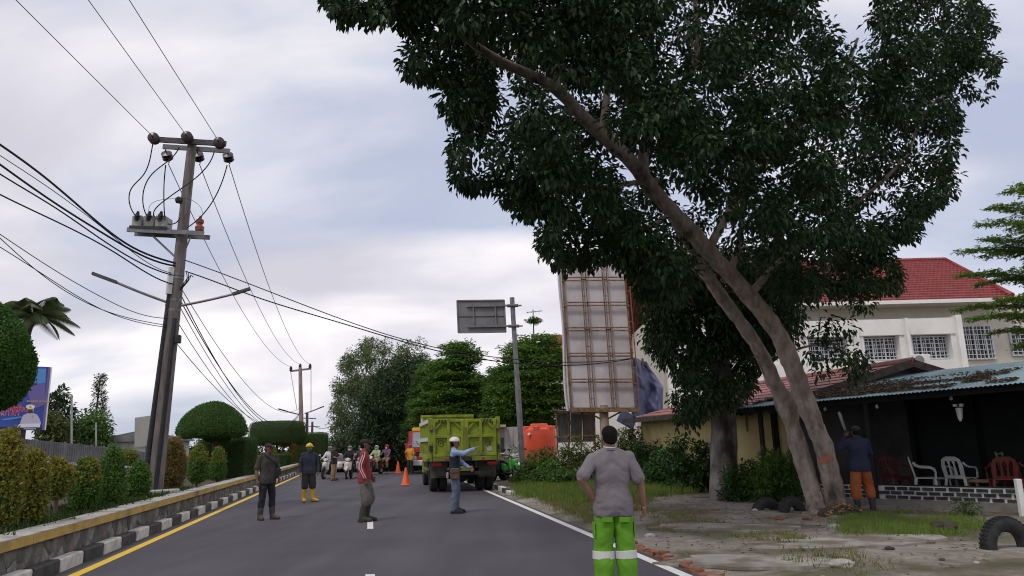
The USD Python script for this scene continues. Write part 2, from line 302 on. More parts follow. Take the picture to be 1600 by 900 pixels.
# ---- left kerb of black and white blocks
kerb_white = pm('kerb_white_paint', (.40, .39, .37), (.58, .57, .55), 5, .75, bump=.3, c3=(.17, .16, .14), s3=3, lo3=.55, hi3=.75)
kerb_black = pm('kerb_black_paint', (.022, .022, .024), (.05, .05, .052), 5, .7, bump=.3, c3=(.12, .115, .11), s3=3, lo3=.6, hi3=.8)
kerb = thing('kerb', 'raised kerb of black and white painted blocks along the yellow line', 'kerb')
Y = 6.2; k = 0
while Y < 47:
    L = .86; p, q = np.array([LX(Y, -4.12), Y, 0]), np.array([LX(Y + L, -4.12), Y + L, 0]); c = (p + q) / 2; c[0] += bend(c[1])
    m = MB().box((c[0] + rng.normal(0, .006), c[1], .085 - .004 * (k % 3)), (.17, L - .012, .21), rz=math.atan(.205), bev=.02)
    obj('kerb_block', m, kerb_white if k % 2 else kerb_black, kerb); Y += L; k += 1
dirt = pm('gutter_dirt', (.05, .045, .04), (.09, .08, .07), 6, .9)
obj('gutter', strip(lambda Y: LX(Y) - .33, lambda Y: LX(Y) - .19, np.arange(2, 46, 1.0), .005), dirt, kind='structure')
# short kerb by the truck, fading into the soil
kerb2 = thing('kerb', 'short half buried black and white kerb right of the dump truck', 'kerb')
Y = 23.2; k = 0
while Y < 36:
    L = .8; m = MB().box((RX(Y + L / 2, 3.92), Y + L / 2, .03 + min((Y - 23) * .03, .06)), (.18, L - .012, .2), rz=math.atan(.175), bev=.02); obj('kerb_block', m, kerb_black if k % 2 else kerb_white, kerb2); Y += L; k += 1

# ---- stone retaining wall with ochre coping
stone_mats = [pm(f'wall_stone_{w}', c1, c2, 7, .9, bump=.5, bscale=18, bdist=.03, c3=(.05, .048, .042), s3=2.2, lo3=.55, hi3=.72) for w, c1, c2 in
              (('grey', (.12, .113, .102), (.21, .197, .18)), ('dark', (.09, .085, .077), (.16, .15, .138)), ('brown', (.15, .12, .10), (.22, .185, .158)), ('pale', (.19, .18, .165), (.30, .285, .26)))]
mortar = pm('wall_mortar', (.10, .095, .087), (.165, .156, .145), 6, .92, bump=.5, c3=(.05, .047, .04), s3=1.5)
coping_mat = pm('coping_ochre_paint', (.36, .24, .055), (.47, .33, .10), 3, .8, bump=.25, c3=(.15, .115, .07), s3=1.6, lo3=.48, hi3=.75)
coptop_mat = pm('coping_top_cement', (.28, .265, .245), (.42, .41, .39), 5, .85, bump=.3, c3=(.14, .13, .115), s3=2.4, lo3=.5, hi3=.7)
wall = thing('retaining_wall', 'low rubble stone wall with ochre coping behind the left kerb', 'wall')
def wall_pt(Y, off, z): b = bend(Y); return np.array([LX(Y, -4.28) + b, Y, z]) - RN * off
ys = np.r_[np.arange(4, 44, 2.0), np.arange(44, 58, 1.5)]
v = []
for y in ys:
    for o, z in ((0.03, -.1), (0.03, .44), (.33, .44), (.33, -.1)): v.append(wall_pt(y, o, z))
i = np.arange(len(ys) - 1)[:, None] * 4; f = np.vstack([i + [0, 4, 5], i + [0, 5, 1], i + [1, 5, 6], i + [1, 6, 2], i + [2, 6, 7], i + [2, 7, 3], [[0, 1, 2], [0, 2, 3]], [[len(v) - 4, len(v) - 2, len(v) - 3], [len(v) - 4, len(v) - 1, len(v) - 2]]])
obj('wall_core', (np.array(v), f), mortar, wall)
from scipy.spatial import Voronoi
sx = []; 
for r in range(3):
    for c in range(72): sx.append([8.2 + c * .32 + (r % 2) * .16 + rng.uniform(-.11, .11), -.02 + r * .165 + rng.uniform(-.06, .06)])
sx = np.array(sx); big = np.vstack([sx, sx * [1, -1] + [0, -.2], sx * [1, -1] + [0, .86], [[-40, 0], [90, 0]]]); vor = Voronoi(big)
clip = shapely.box(8.2, -.05, 31, .432); ns = 0
for k in range(len(sx)):
    reg = vor.regions[vor.point_region[k]]
    if -1 in reg or not reg: continue
    P = Polygon(vor.vertices[reg]).intersection(clip).buffer(-.024)
    if P.is_empty or P.area < .004: continue
    P = P.buffer(.016, quad_segs=1).simplify(.012); Q = P.buffer(-.02)
    if Q.is_empty or Q.geom_type != 'Polygon' or P.geom_type != 'Polygon': continue
    a = np.array(P.exterior.coords)[:-1]; dep = rng.uniform(.004, .018); c = a.mean(0); n = len(a); b = c + (a - c) * .8
    def w(pt, o): return wall_pt(pt[0], .03 - o, pt[1])
    vv = [w(p, .0) for p in a] + [w(p, dep * rng.uniform(.7, 1.1)) for p in b] + [w(c, dep * 1.15)]
    ff = [[j, (j + 1) % n, n + (j + 1) % n] for j in range(n)] + [[j, n + (j + 1) % n, n + j] for j in range(n)] + [[n + j, n + (j + 1) % n, 2 * n] for j in range(n)]
    ff = np.array(ff); vv = np.array(vv)
    if np.dot(np.cross(vv[ff[-1][1]] - vv[ff[-1][0]], vv[ff[-1][2]] - vv[ff[-1][0]]), RN) < 0: ff = ff[:, ::-1]
    obj('stone', (vv, ff), stone_mats[int(rng.choice(4, p=[.4, .25, .15, .2]))], wall); ns += 1
Y = 4.0
while Y < 57:
    L = min(3.0, 57 - Y); a, b = wall_pt(Y + .006, .17, .5), wall_pt(Y + L - .006, .17, .5)
    cp = obj('coping', MB().bar(a, b, .44, .118), coping_mat, wall); a[2] = b[2] = .5635; obj('coping_top', MB().bar(a, b, .43, .012), coptop_mat, cp); Y += L

# ---- planting strip behind the wall
soil = pm('planter_soil', (.045, .04, .025), (.09, .075, .05), 8, .95, bump=.5)
ys = np.arange(4, 50, 1.0); obj('planting_bed', (np.array([p for y in ys for p in (wall_pt(y, .34, .47), wall_pt(y, 3.0, .50), wall_pt(y, 3.4, .2))]), np.vstack([np.arange(len(ys) - 1)[:, None] * 3 + t for t in ([0, 1, 4], [0, 4, 3], [1, 2, 5], [1, 5, 4])])[:, ::-1]), soil, kind='structure')

leaf_or = leafm('ochre_shrub_leaf', (.11, .14, .022), (.25, .235, .035), (.38, .25, .045), 3)
leaf_gr = leafm('green_shrub_leaf', (.05, .12, .02), (.115, .23, .035), (.28, .34, .055), 3)
leaf_rd = leafm('red_shrub_leaf', (.09, .10, .022), (.28, .16, .045), (.46, .18, .06), 2.2)
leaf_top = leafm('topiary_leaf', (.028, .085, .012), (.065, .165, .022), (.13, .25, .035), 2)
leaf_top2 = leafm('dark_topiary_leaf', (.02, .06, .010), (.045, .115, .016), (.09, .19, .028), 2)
leaf_gold = leafm('golden_leaf', (.12, .085, .01), (.26, .16, .02), (.36, .21, .03), 3)
leaf_tip = leafm('orange_tip_leaf', (.20, .17, .02), (.36, .25, .03), (.47, .25, .035), 5)
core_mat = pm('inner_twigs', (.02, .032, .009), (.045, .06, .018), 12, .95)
bark = pm('shrub_bark', (.07, .055, .04), (.13, .105, .08), 9, .9, bump=.5)
def profile_body(prof, seed, amp=.05, n=26, k=18):
    """a clipped body turned from an outline of (radius, height)"""
    prof = np.asarray(prof, float); t = np.linspace(0, len(prof) - 1, k); pr = np.stack([np.interp(t, range(len(prof)), prof[:, 0]), np.interp(t, range(len(prof)), prof[:, 1])], 1)
    v, f = MB().lathe(pr, n=n).get(); r = prof[:, 0].max()
    v = v + (meshkit.fbm(v * 2.2 / max(r, .3) + seed * 7.1, 3, seed)[:, None] - .5) * 2 * amp * norm_rows(v - [0, 0, prof[:, 1].mean()])
    return v, f
def norm_rows(v): return v / (np.linalg.norm(v, axis=1, keepdims=True) + 1e-9)
def shrub(name, label, cat, loc, prof, mat, seed, n=2600, L=.07, W=.035, tip=None, trunk=.04, core=.9, group=None, amp=.06, jit=.035):
    t = thing(name, label, cat, loc, rng.uniform(0, 6), group)
    v, f = profile_body(prof, seed, amp)
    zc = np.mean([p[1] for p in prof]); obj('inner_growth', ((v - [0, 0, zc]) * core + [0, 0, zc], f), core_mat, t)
    lv, lf = shell_leaves(v, f, n, L, W, jit=jit); lv2, lf2 = shell_leaves((v - [0, 0, zc]) * .93 + [0, 0, zc], f, n // 2, L, W, jit=jit)
    zt = max(p[1] for p in prof); zb = min(p[1] for p in prof)
    o = obj('foliage', MB().add(lv, lf).add(lv2, lf2), mat, t)
    if tip is not None:
        top = v[:, 2] > zb + (zt - zb) * .45; tv, tf = shell_leaves(v, f[np.all(top[f], 1)], n // 4, L, W, jit=jit * 1.2); obj('young_leaves', (tv, tf), tip, t)
    obj('stem', MB().tube([[0, 0, -.15], [.02, 0, zb + .25 * (zt - zb)], [0, .01, zb + .6 * (zt - zb)]], [trunk, trunk * .8, trunk * .5], 7), bark, t)
    return t
def on_bed(px, off):              # a foot point on the planting bed, by the picture column
    v = ray(px, 760); k = v[0] / v[1]; a = -4.28 - off; Yv = a / (k + .205); return np.array([k * Yv, Yv, .47])
def ht(px, pytop, Y): return at(px, pytop, Y)[2] - .47
def egg(h, r, zb=.12, point=.0): return [(.02, zb), (r * .62, zb + .03 * h), (r * .94, zb + .16 * h), (r, zb + .30 * (h - zb)), (r * .95, zb + .48 * (h - zb)), (r * .76, zb + .70 * (h - zb)), (r * .46, zb + .88 * (h - zb)), (r * .2, zb + .97 * (h - zb)), (.01, h)]
def cone(h, r, zb=.1): return [(.02, zb), (r * .8, zb + .05 * h), (r, zb + .25 * h), (r * .82, zb + .5 * h), (r * .5, zb + .75 * h), (r * .2, h * .95), (.01, h)]
for px, top, wpx, prof, mat, tip, lb, off in [
    (6, 668, 48, egg, leaf_or, leaf_tip, 'tall ochre brown clipped shrub at the left picture edge', .8),
    (48, 704, 50, egg, leaf_or, leaf_tip, 'ochre egg shaped shrub second from the left on the stone wall bed', .75),
    (89, 717, 40, egg, leaf_or, leaf_tip, 'small round topped orange tinged shrub on a bare stem', .9),
    (133, 716, 44, egg, leaf_gr, leaf_tip, 'bushy green shrub with yellow orange top between ochre and pointed shrubs', .8),
    (173, 694, 48, cone, leaf_gr, None, 'pointed bright green shrub with yellow flecks left of the leaning pole', .8),
    (216, 720, 34, egg, leaf_gr, None, 'small round green shrub touching the foot of the leaning pole', .85),
    (268, 684, 44, egg, leaf_rd, leaf_rd, 'dense reddish brown clipped shrub right behind the leaning pole', 1.0),
    (307, 694, 32, egg, leaf_gr, leaf_tip, 'green shrub with orange tip beside the reddish shrub', 1.0),
    (339, 699, 27, cone, leaf_gr, leaf_tip, 'slim pale green cone shrub in front of the square clipped hedge', .7),
    (392, 700, 20, cone, leaf_or, leaf_tip, 'thin yellowish shrub just left of the man in the dark cap', .8),
    (423, 696, 18, egg, leaf_or, leaf_gr, 'thin yellow green shrub behind the shoulder of the man in the dark cap', .8)]:
    p = on_bed(px, off); Yd = p[1]; s = FPX / (Yd * .985); h = ht(px, top, Yd); r = wpx / s / 2 * .80
    zb = .12 if 'bare' not in lb else .42
    shrub('clipped_shrub', lb, 'shrub', p, prof(h, r, zb), mat, int(px), n=int(2600), L=.065, W=.032, tip=tip)

# low weeds in the bed
def weeds(name, label, pts, mat, n, L, W, up=1.0, cat='weeds', kind='stuff'):
    pts = np.asarray(pts, float); c = np.repeat(pts, n, 0); d = rdir(len(c)) * .6; d[:, 2] = np.abs(d[:, 2]) + up * .6; k = rng.uniform(.6, 1.4, len(c))
    b = c + rng.normal(0, 1, (len(c), 3)) * [.12, .12, .0]; return obj(name, leaves(b, d, rdir(len(c)) + [0, 0, .5], L * k, W * k), mat, None, label, cat, None, kind)
weed_leaf = leafm('weed_leaf', (.025, .05, .01), (.055, .10, .018), (.12, .15, .03), 2)
weeds('bed_weeds', 'low green weeds growing along the stone wall bed', [wall_pt(rng.uniform(8, 22), rng.uniform(.4, 1.6), .47) for _ in range(320)], weed_leaf, 16, .16, .03)

# ---- topiary trees
def solid(kind, w, d, h, seed, amp=.06):
    """rounded clipped block or dome standing at z = 0"""
    if kind == 'dome': prof = [(.02, .10 * h), (w * .30, .03 * h), (w * .42, .0), (w * .495, .10 * h), (w * .5, .2 * h), (w * .46, .42 * h), (w * .36, .68 * h), (w * .22, .88 * h), (w * .1, .97 * h), (.01, h)]
    elif kind == 'disc': prof = [(.02, .12 * h), (w * .3, .02 * h), (w * .46, .08 * h), (w * .5, .35 * h), (w * .5, .75 * h), (w * .46, .95 * h), (w * .3, h), (.01, h)]
    if kind != 'block': v, f = profile_body(prof, seed, amp, n=34, k=22); v = v * [1, d / w, 1]; return v, f
    m = Manifold.cube([w - .16, d - .16, h - .16], True).minkowski_sum(Manifold.sphere(.08, 8)).refine_to_length(.14).to_mesh(); v, f = displaced(m.vert_properties[:, :3] + [0, 0, h / 2], m.tri_verts, amp, 2.5, seed); return v, f
def topiary_part(t, name, v, f, mat, n, L=.055, W=.03):
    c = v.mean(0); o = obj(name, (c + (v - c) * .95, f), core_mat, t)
    a = MB().add(*shell_leaves(v, f, n, L, W, jit=.02)); b = shell_leaves(c + (v - c) * .965, f, n // 2, L, W, jit=.02); a.add(*b); obj('leaves', a, mat, o)
def sizes(px0, px1, top, bot, Y): s = FPX / (Y * .99); c = (px0 + px1) / 2; return at(c, bot, Y), (px1 - px0) / s, (bot - top) / s
YM = on_bed(335, 1.35)[1]; P, w, h = sizes(279, 383, 629, 683, YM); t = thing('topiary_tree', 'clipped mushroom shaped topiary tree with a small lower tier', 'topiary', (P[0], P[1], .45))
v, f = solid('dome', w, w * .95, h, 3); topiary_part(t, 'crown', v + [0, 0, P[2] - .45], f, leaf_top, 14000)
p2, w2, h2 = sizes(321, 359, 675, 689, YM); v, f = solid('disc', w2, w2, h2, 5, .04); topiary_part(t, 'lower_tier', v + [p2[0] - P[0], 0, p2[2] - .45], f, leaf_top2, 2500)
obj('trunk', MB().tube([[.1, 0, -.1], [.14, 0, .9], [.08, 0, 1.5], [.1, 0, p2[2]], [.0, 0, P[2] - .1]], [.09, .08, .07, .07, .05], 8), bark, t)
for s_ in (-1, 1, .3): obj('branch', MB().tube([[.08, 0, P[2] - .75], [s_ * .35, .1 * s_, P[2] - .42], [s_ * .75, .2 * s_, P[2] - .2]], [.05, .04, .025], 6), bark, t)
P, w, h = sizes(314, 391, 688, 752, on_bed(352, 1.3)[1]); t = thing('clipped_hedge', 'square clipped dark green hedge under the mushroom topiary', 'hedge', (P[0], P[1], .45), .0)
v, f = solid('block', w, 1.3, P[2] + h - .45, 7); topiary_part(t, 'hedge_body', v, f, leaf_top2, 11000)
P, w, h = sizes(389, 477, 660, 696, on_bed(433, 1.6)[1]); t = thing('topiary_tree', 'flat topped topiary tree with a wide clipped slab crown', 'topiary', (P[0], P[1], .45))
v, f = solid('disc', w, w * .8, h, 9); topiary_part(t, 'crown', v + [0, 0, P[2] - .45], f, leaf_top2, 12000)
obj('trunk', MB().tube([[0, 0, -.2], [.05, 0, .6], [-.03, 0, 1.3], [.05, 0, P[2] - .3]], [.13, .12, .1, .07], 8), bark, t)
for s_ in (-1, -.4, .5, 1): obj('branch', MB().tube([[0, 0, P[2] - 1.05], [s_ * .45, .1, P[2] - .65], [s_ * 1.0, .2 * s_, P[2] - .38]], [.06, .05, .03], 6), bark, t)
P, w, h = sizes(452, 505, 679, 742, 57); t = thing('clipped_hedge', 'long bright green clipped hedge behind the man in yellow boots', 'hedge', (P[0] - .2, P[1] + 1.2, -.1), .1)
v, f = solid('block', w * 1.02, 3.0, P[2] + h + .1, 13); topiary_part(t, 'hedge_body', v, f, leaf_top, 12000)
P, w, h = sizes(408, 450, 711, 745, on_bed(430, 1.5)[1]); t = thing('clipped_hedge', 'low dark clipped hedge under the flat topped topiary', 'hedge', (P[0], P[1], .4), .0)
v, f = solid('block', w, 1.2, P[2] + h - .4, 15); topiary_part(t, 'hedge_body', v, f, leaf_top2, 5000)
P, w, h = sizes(456, 478, 692, 742, on_bed(466, .9)[1]); shrub('clipped_shrub', 'golden orange cone shrub left of the man in yellow boots', 'shrub', (P[0], P[1], .4), cone(h + P[2] - .4, w / 2 * 1.3), leaf_gold, 31, 2600, .08, .04)
# clipped golden archway
t = thing('topiary_arch', 'golden clipped arch beside the golden cone shrub', 'topiary', (*on_bed(449, .8)[:2], .42), 0, None, None, 1.25)
ap = spline([[.33, 0, 0], [.34, 0, .75], [.30, 0, 1.1], [0, 0, 1.27], [-.42, 0, 1.12]], 18); v, f = MB().tube(ap, .11, 9).get(); topiary_part(t, 'arch', v, f, leaf_gold, 2600, .06, .03)

# big clipped round tree at the left edge
t = thing('topiary_tree', 'huge dark green clipped egg shaped tree at the left picture edge', 'topiary', (-10.12, 13.2, .35))
pr = [(.05, 2.1), (.75, 2.02), (1.12, 2.2), (1.28, 2.62), (1.27, 3.05), (1.08, 3.5), (.76, 3.88), (.4, 4.08), (.02, 4.16)]
v, f = profile_body(pr, 41, .06, n=44, k=34); topiary_part(t, 'crown', v, f, leaf_top, 30000, .06, .035)
obj('trunk', MB().tube([[.1, 0, -.3], [.05, .0, 1.0], [0, 0, 2.3]], [.12, .1, .09], 9), bark, t)

# ---- white low wall and rail behind the bed, grey sheet fence further back
white_wall = pm('weathered_white_paint', (.42, .42, .41), (.58, .58, .57), 2.2, .8, bump=.2, c3=(.22, .21, .19), s3=1.3, lo3=.52, hi3=.75)
fl = thing('low_wall', 'white painted low wall with rails behind the clipped shrubs', 'wall')
A, B = np.array([-10.6, 13.2, 0]), np.array([-15.2, 33.5, 0])
def fw_pt(s): return A + (B - A) * s
def fz(s): return 1.62 - .8 * s
dv = B - A
for k in range(7):
    a, b = fw_pt(k / 7 + .004), fw_pt((k + 1) / 7 - .004); za, zb = fz(k / 7), fz((k + 1) / 7)
    obj('wall_panel', MB().bar([a[0], a[1], za - .68], [b[0], b[1], zb - .68], .12, .5), white_wall, fl)
    for dz in (-.30, -.14): obj('rail', MB().bar([a[0], a[1], za + dz], [b[0], b[1], zb + dz], .06, .05), white_wall, fl)
    obj('top_rail', MB().bar([a[0], a[1], za], [b[0], b[1], zb], .2, .07), white_wall, fl)
    for j in range(9):
        s = (k + (j + .5) / 9) / 7; p = fw_pt(s); obj('baluster', MB().box((p[0], p[1], fz(s) - .22), (.045, .045, .40)), white_wall, fl)
    p = fw_pt(k / 7); obj('post', MB().box((p[0], p[1], fz(k / 7) - .42), (.16, .16, .98), bev=.01), white_wall, fl)
    obj('stone_base', MB().bar([a[0], a[1], .1], [b[0], b[1], .1], .3, .95), stone_mats[0], fl)
fence_mat = pm('grey_sheet_fence', (.10, .105, .12), (.15, .155, .17), 1.2, .6, c3=(.09, .08, .075), s3=2)
ft = thing('sheet_fence', 'grey metal sheet fence sloping down behind the white low wall', 'fence')
fa = [(-26, 27.0, 2.95), (-22.4, 34.0, 2.35), (-21.6, 39.5, 1.95), (-21.4, 46, 1.45), (-20.8, 56, .9)]
for k in range(len(fa) - 1):
    n = 6
    for j in range(n):
        p = np.array(fa[k]) + (np.array(fa[k + 1]) - fa[k]) * (j / n); q = np.array(fa[k]) + (np.array(fa[k + 1]) - fa[k]) * ((j + 1) / n)
        seg = np.linspace(0, 1, 25); zz = np.where(np.arange(25) % 4 < 2, 0, .03); ln = norm((q - p) * [1, 1, 0]); nr = np.array([ln[1], -ln[0], 0]); pv = []
        for s_, o in zip(seg[:-1] if j < n - 1 else seg, zz): x = p + (q - p) * s_ * .985; pv += [[*(x[:2] + nr[:2] * o), x[2]], [*(x[:2] + nr[:2] * o), x[2] - 2.6]]
        i = np.arange(len(pv) // 2 - 1)[:, None] * 2; obj('fence_sheet', (np.array(pv), np.vstack([i + [0, 1, 3], i + [0, 3, 2]])), fence_mat, ft)
        obj('fence_post', MB().box((p[0], p[1], p[2] - 1.2), (.07, .07, 2.5)), fence_mat, ft)
roof_grey = pm('grey_roof_sheet', (.14, .145, .155), (.2, .205, .215), 1, .6)
sh = thing('low_building', 'low grey shed roof far behind the small round shrub', 'building', (-24.6, 50, 0), .3)
obj('wall', MB().box((0, 0, 1.2), (5, 4, 2.4)), pm('pale_render', (.3, .3, .3), (.4, .4, .39), 2), sh)
obj('roof', MB().prism([(-2.8, 2.3), (2.8, 2.3), (2.8, 2.42), (0, 3.0), (-2.8, 2.42)], 4.4, (0, 2.2, 0), (1, 0, 0), (0, 0, 1)), roof_grey, sh)

# ================================================================== POLES AND WIRES
concrete = pm('pole_concrete', (.115, .10, .095), (.19, .168, .158), 3, .85, bump=.3, c3=(.085, .075, .07), s3=2.5, stretch=(3, 3, .5))
steel = pm('galvanised_steel', (.15, .15, .16), (.22, .22, .23), 5, .5, metal=.5, spec=.4)
rusty = pm('rusty_steel', (.10, .055, .03), (.26, .15, .085), 6, .8, bump=.3)
blackpl = pm('black_plastic', (.018, .017, .022), (.03, .03, .036), 5, .5)
porcelain = pm('brown_porcelain', (.022, .013, .013), (.035, .02, .018), 5, .3, spec=.5)
wire_mat = pm('black_wire', (.016, .016, .02))
greybox = pm('grey_box_paint', (.25, .26, .25), (.34, .35, .34), 4, .6, c3=(.14, .14, .13), s3=3)
redcer = pm('red_ceramic', (.20, .05, .035), (.28, .08, .05), 6, .4)
white_pl = pm('white_plastic', (.62, .62, .61), (.72, .72, .71), 3, .45)
PB = at(241, 768, 19.3); PT = at(300.5, 222, 19.3); PB[2] = .42
ax = (PT - PB); PL = np.linalg.norm(ax); ax = ax / PL
def on_pole(py, off=(0, 0, 0)):
    for s in np.linspace(0, 1, 400):
        p = PB + ax * PL * s; q = p - EYE
        if 450 - FPX * (q @ CU) / (q @ FW) <= py: break
    return p + np.array(off, float)
pole = thing('utility_pole', 'leaning concrete power pole with switchgear and two street lamps', 'utility pole')
obj('pole_shaft', MB().tube([PB - ax * .6, PB + ax * PL * .5, PB + ax * PL], [.20, .165, .12], 12), concrete, pole, smooth=40)
fb = thing('pole_footing', 'square pale concrete footing at the foot of the leaning pole', 'footing')
obj('footing_block', MB().box((PB[0] + .3, PB[1] - .1, .48), (.62, .5, .34), rz=.2, bev=.02), pm('footing_concrete', (.33, .32, .30), (.42, .41, .39), 4, .85), fb)
for px_, r in ((-.17, .075), (.13, .075)):
    q0 = PB + np.array([px_ - .06, -.12, 0]); q1 = on_pole(455 if px_ < 0 else 500, (px_ * .7, -.10, 0))
    obj('cable_riser', MB().tube([q0 - ax * .3, q1], [r, r * .85], 9), blackpl, pole, smooth=40)
for py in (436, 430, 470, 486, 494, 700, 610): obj('band', MB().lathe([(.165, -.03), (.165, .03)], on_pole(py), ax, 12), steel if py < 600 else concrete, pole)
obj('junction_sleeve', MB().tube([on_pole(462, (-.12, -.14, 0)), on_pole(420, (-.12, -.14, 0))], .085, 10), white_pl, pole, smooth=40)
Yp = 19.3
cax, cbx = at(243, 224, Yp), at(356, 231, Yp)
dsteel = pm('weathered_dark_steel', (.05, .045, .05), (.085, .075, .08), 6, .7); obj('crossarm', MB().bar(cax + [0, -.14, .06], cbx + [0, -.14, .06], .06, .15), dsteel, pole); obj('crossarm', MB().bar(cax + [.15, .14, -.04], cbx + [0, .14, -.04], .06, .13), steel, pole)
def insul(c, d, s=1.0, parent=pole):
    b = MB()
    for k in range(3): b.lathe([(.02, 0), (.14, .02), (.15, .035), (.12, .06), (.03, .085), (.02, .085)], np.asarray(c) + norm(d) * (.085 * k - .1) * s, d, 14)
    b.tube([np.asarray(c) - norm(d) * .2 * s, np.asarray(c) + norm(d) * .24 * s], .02, 6); return obj('insulator', b, porcelain, parent, smooth=40)
near_i = [at(x, y, Yp - .35) for x, y in ((241, 217), (293, 215), (343, 224))]
far_i = [at(x, y, Yp + .45) for x, y in ((261, 243), (310, 244), (356.5, 245))]
for c in near_i: insul(c, [.2, -1, -.03])
for c in far_i: insul(c, [-.1, .9, -.62])
pa, pb = at(205, 362, Yp), at(323, 368, Yp)
for o in (-.2, .2): obj('platform_beam', MB().bar(pa + [0, o, 0], pb + [0, o, 0], .06, .12), steel, pole)
obj('platform_brace', MB().bar(at(236, 366, Yp), on_pole(408), .05, .05), steel, pole); obj('platform_brace', MB().bar(at(298, 370, Yp), on_pole(415), .03, .03), steel, pole)
for k, x in enumerate((220, 238, 256)):
    c = at(x, 349, Yp); bx = obj('switch_box', MB().box(c + [0, 0, .0], (.27, .46, .32), bev=.02), greybox, pole)
    obj('bushing', MB().lathe([(.03, -.12), (.07, -.1), (.05, -.07), (.075, -.04), (.05, -.01), (.075, .02), (.05, .06), (.03, .14)], c + [.02, -.26, .12], [.35, -.3, 1], 10), blackpl, bx)
obj('switch_base', MB().bar(at(209, 358, Yp), at(267, 361, Yp), .5, .07), blackpl, pole)
ca = at(312, 356, Yp - .1); obj('arrester', MB().lathe([(.02, -.1), (.11, -.08), (.12, .02), (.07, .07), (.07, .11), (.1, .14), (.1, .22), (.05, .25), (.02, .34)], ca, [0, 0, 1], 12), redcer, pole)
obj('pin_insulator', MB().lathe([(.02, -.1), (.09, -.07), (.10, .05), (.04, .1)], on_pole(315, (-.14, -.1, 0)), [-.9, -.3, .3], 12), blackpl, pole)
def wire(name, pts, r, parent=None, label=None, group=None, cat='cable', n=26, mat=wire_mat):
    p = spline(pts, n) if len(pts) > 2 else np.asarray(pts); return obj(name, MB().tube(p, r, 5), mat, parent, label, None if parent is not None else cat, group)
J = lambda L_: [at(x, y, Yp - .45 + .02 * k) for k, (x, y) in enumerate(L_)]
for L_ in ([(239, 224), (234, 250), (222, 276), (205, 295), (202, 315), (213, 338)], [(280, 230), (262, 252), (235, 275), (223, 310), (231, 340)], [(259, 258), (256, 300), (258, 344)],
           [(335, 236), (322, 262), (290, 290), (255, 315), (240, 332), (250, 345)], [(355, 258), (347, 284), (335, 310), (318, 334), (292, 356)], [(233, 337), (240, 316), (262, 311), (300, 313), (316, 330), (312, 345)],
           [(262, 350), (275, 348), (281, 340)]):
    wire('jumper_cable', J(L_), .016 if len(L_) < 6 or L_[0][0] != 233 else .006, pole)
# street lamps on the pole
lamp_head = pm('lamp_head_grey', (.06, .06, .065), (.09, .09, .1), 3, .5)
def lamp(parent, p0, p1, p2, hl, hw=.16, r=.035):
    m = np.array(p1); obj('lamp_arm', MB().tube(spline([p0, (np.array(p0) + m) / 2 + [0, 0, -.02], m], 8), r, 8), steel, parent, smooth=40)
    obj('lamp_head', MB().bar(m - (np.array(p2) - m) * .1, p2, hw, .07), lamp_head, parent)
lamp(pole, on_pole(477), at(179, 440, 18.9), at(144, 427, 18.7), .5, .15); lamp(pole, on_pole(480), at(366, 459, 19.4), at(391, 451, 19.5), .5, .15)
wire('loose_wire', [on_pole(440, (-.2, -.1, 0)), at(262, 460, 19.1), at(258, 478, 19.1)], .008, pole)
for k in range(4): wire('splice_cable', [on_pole(452 + 2 * k, (.1, -.05, 0)), at(291 + 3 * k, 440 - 3 * k, 19.2), at(290 + 4 * k, 424 + 3 * k, 19.3)], .012, pole)
obj('splice_box', MB().box(at(278, 530, 19.2), (.14, .14, .22), bev=.02), blackpl, pole)

# far poles
P2b = at(474, 690, 60); P2b[2] = -.5; P2t = at(469, 574, 60)
pole2 = thing('utility_pole', 'slender concrete power pole with T crossarm beyond the flat topped topiary', 'utility pole')
obj('pole_shaft', MB().tube([P2b, P2t], [.24, .13], 10), pm('far_pole_concrete', (.24, .18, .16), (.32, .25, .22), 2, .8), pole2, smooth=40)
c2a, c2b = at(454, 580, 60), at(486, 576, 60); obj('crossarm', MB().bar(c2a, c2b, .12, .14), steel, pole2)
far_pin = [at(x, y, 60) for x, y in ((454.5, 577), (469, 573), (484.5, 573))]
for c in far_pin: obj('insulator', MB().lathe([(.03, -.2), (.12, -.1), (.12, .1), (.05, .25)], c, [0, 0, 1], 8), blackpl, pole2)
lamp(pole2, at(470, 648, 60), at(446, 642, 59.5), at(435, 639, 59), .5, .2, .05); lamp(pole2, at(476, 646, 60), at(498, 638, 60), at(506, 635, 60), .5, .2, .05)
for x, t, b, Yv, lb in ((480, 645, 690, 75, 'short dark pole right of the T crossarm power pole'), (488, 659, 690, 88, 'farthest thin dark pole left of the distant trees')):
    q = thing('utility_pole', lb, 'utility pole'); a = at(x, b, Yv); c = at(x, t, Yv)
    obj('pole_shaft', MB().tube([a - [0, 0, 2], c], [.17, .13], 8), pm('dark_pole_' + ('near' if x == 480 else 'far'), (.06, .045, .05), (.09, .07, .075), 3), q); obj('crossarm', MB().bar(c + [-.7, 0, -.5], c + [.9, 0, -.6], .1, .1), steel, q)

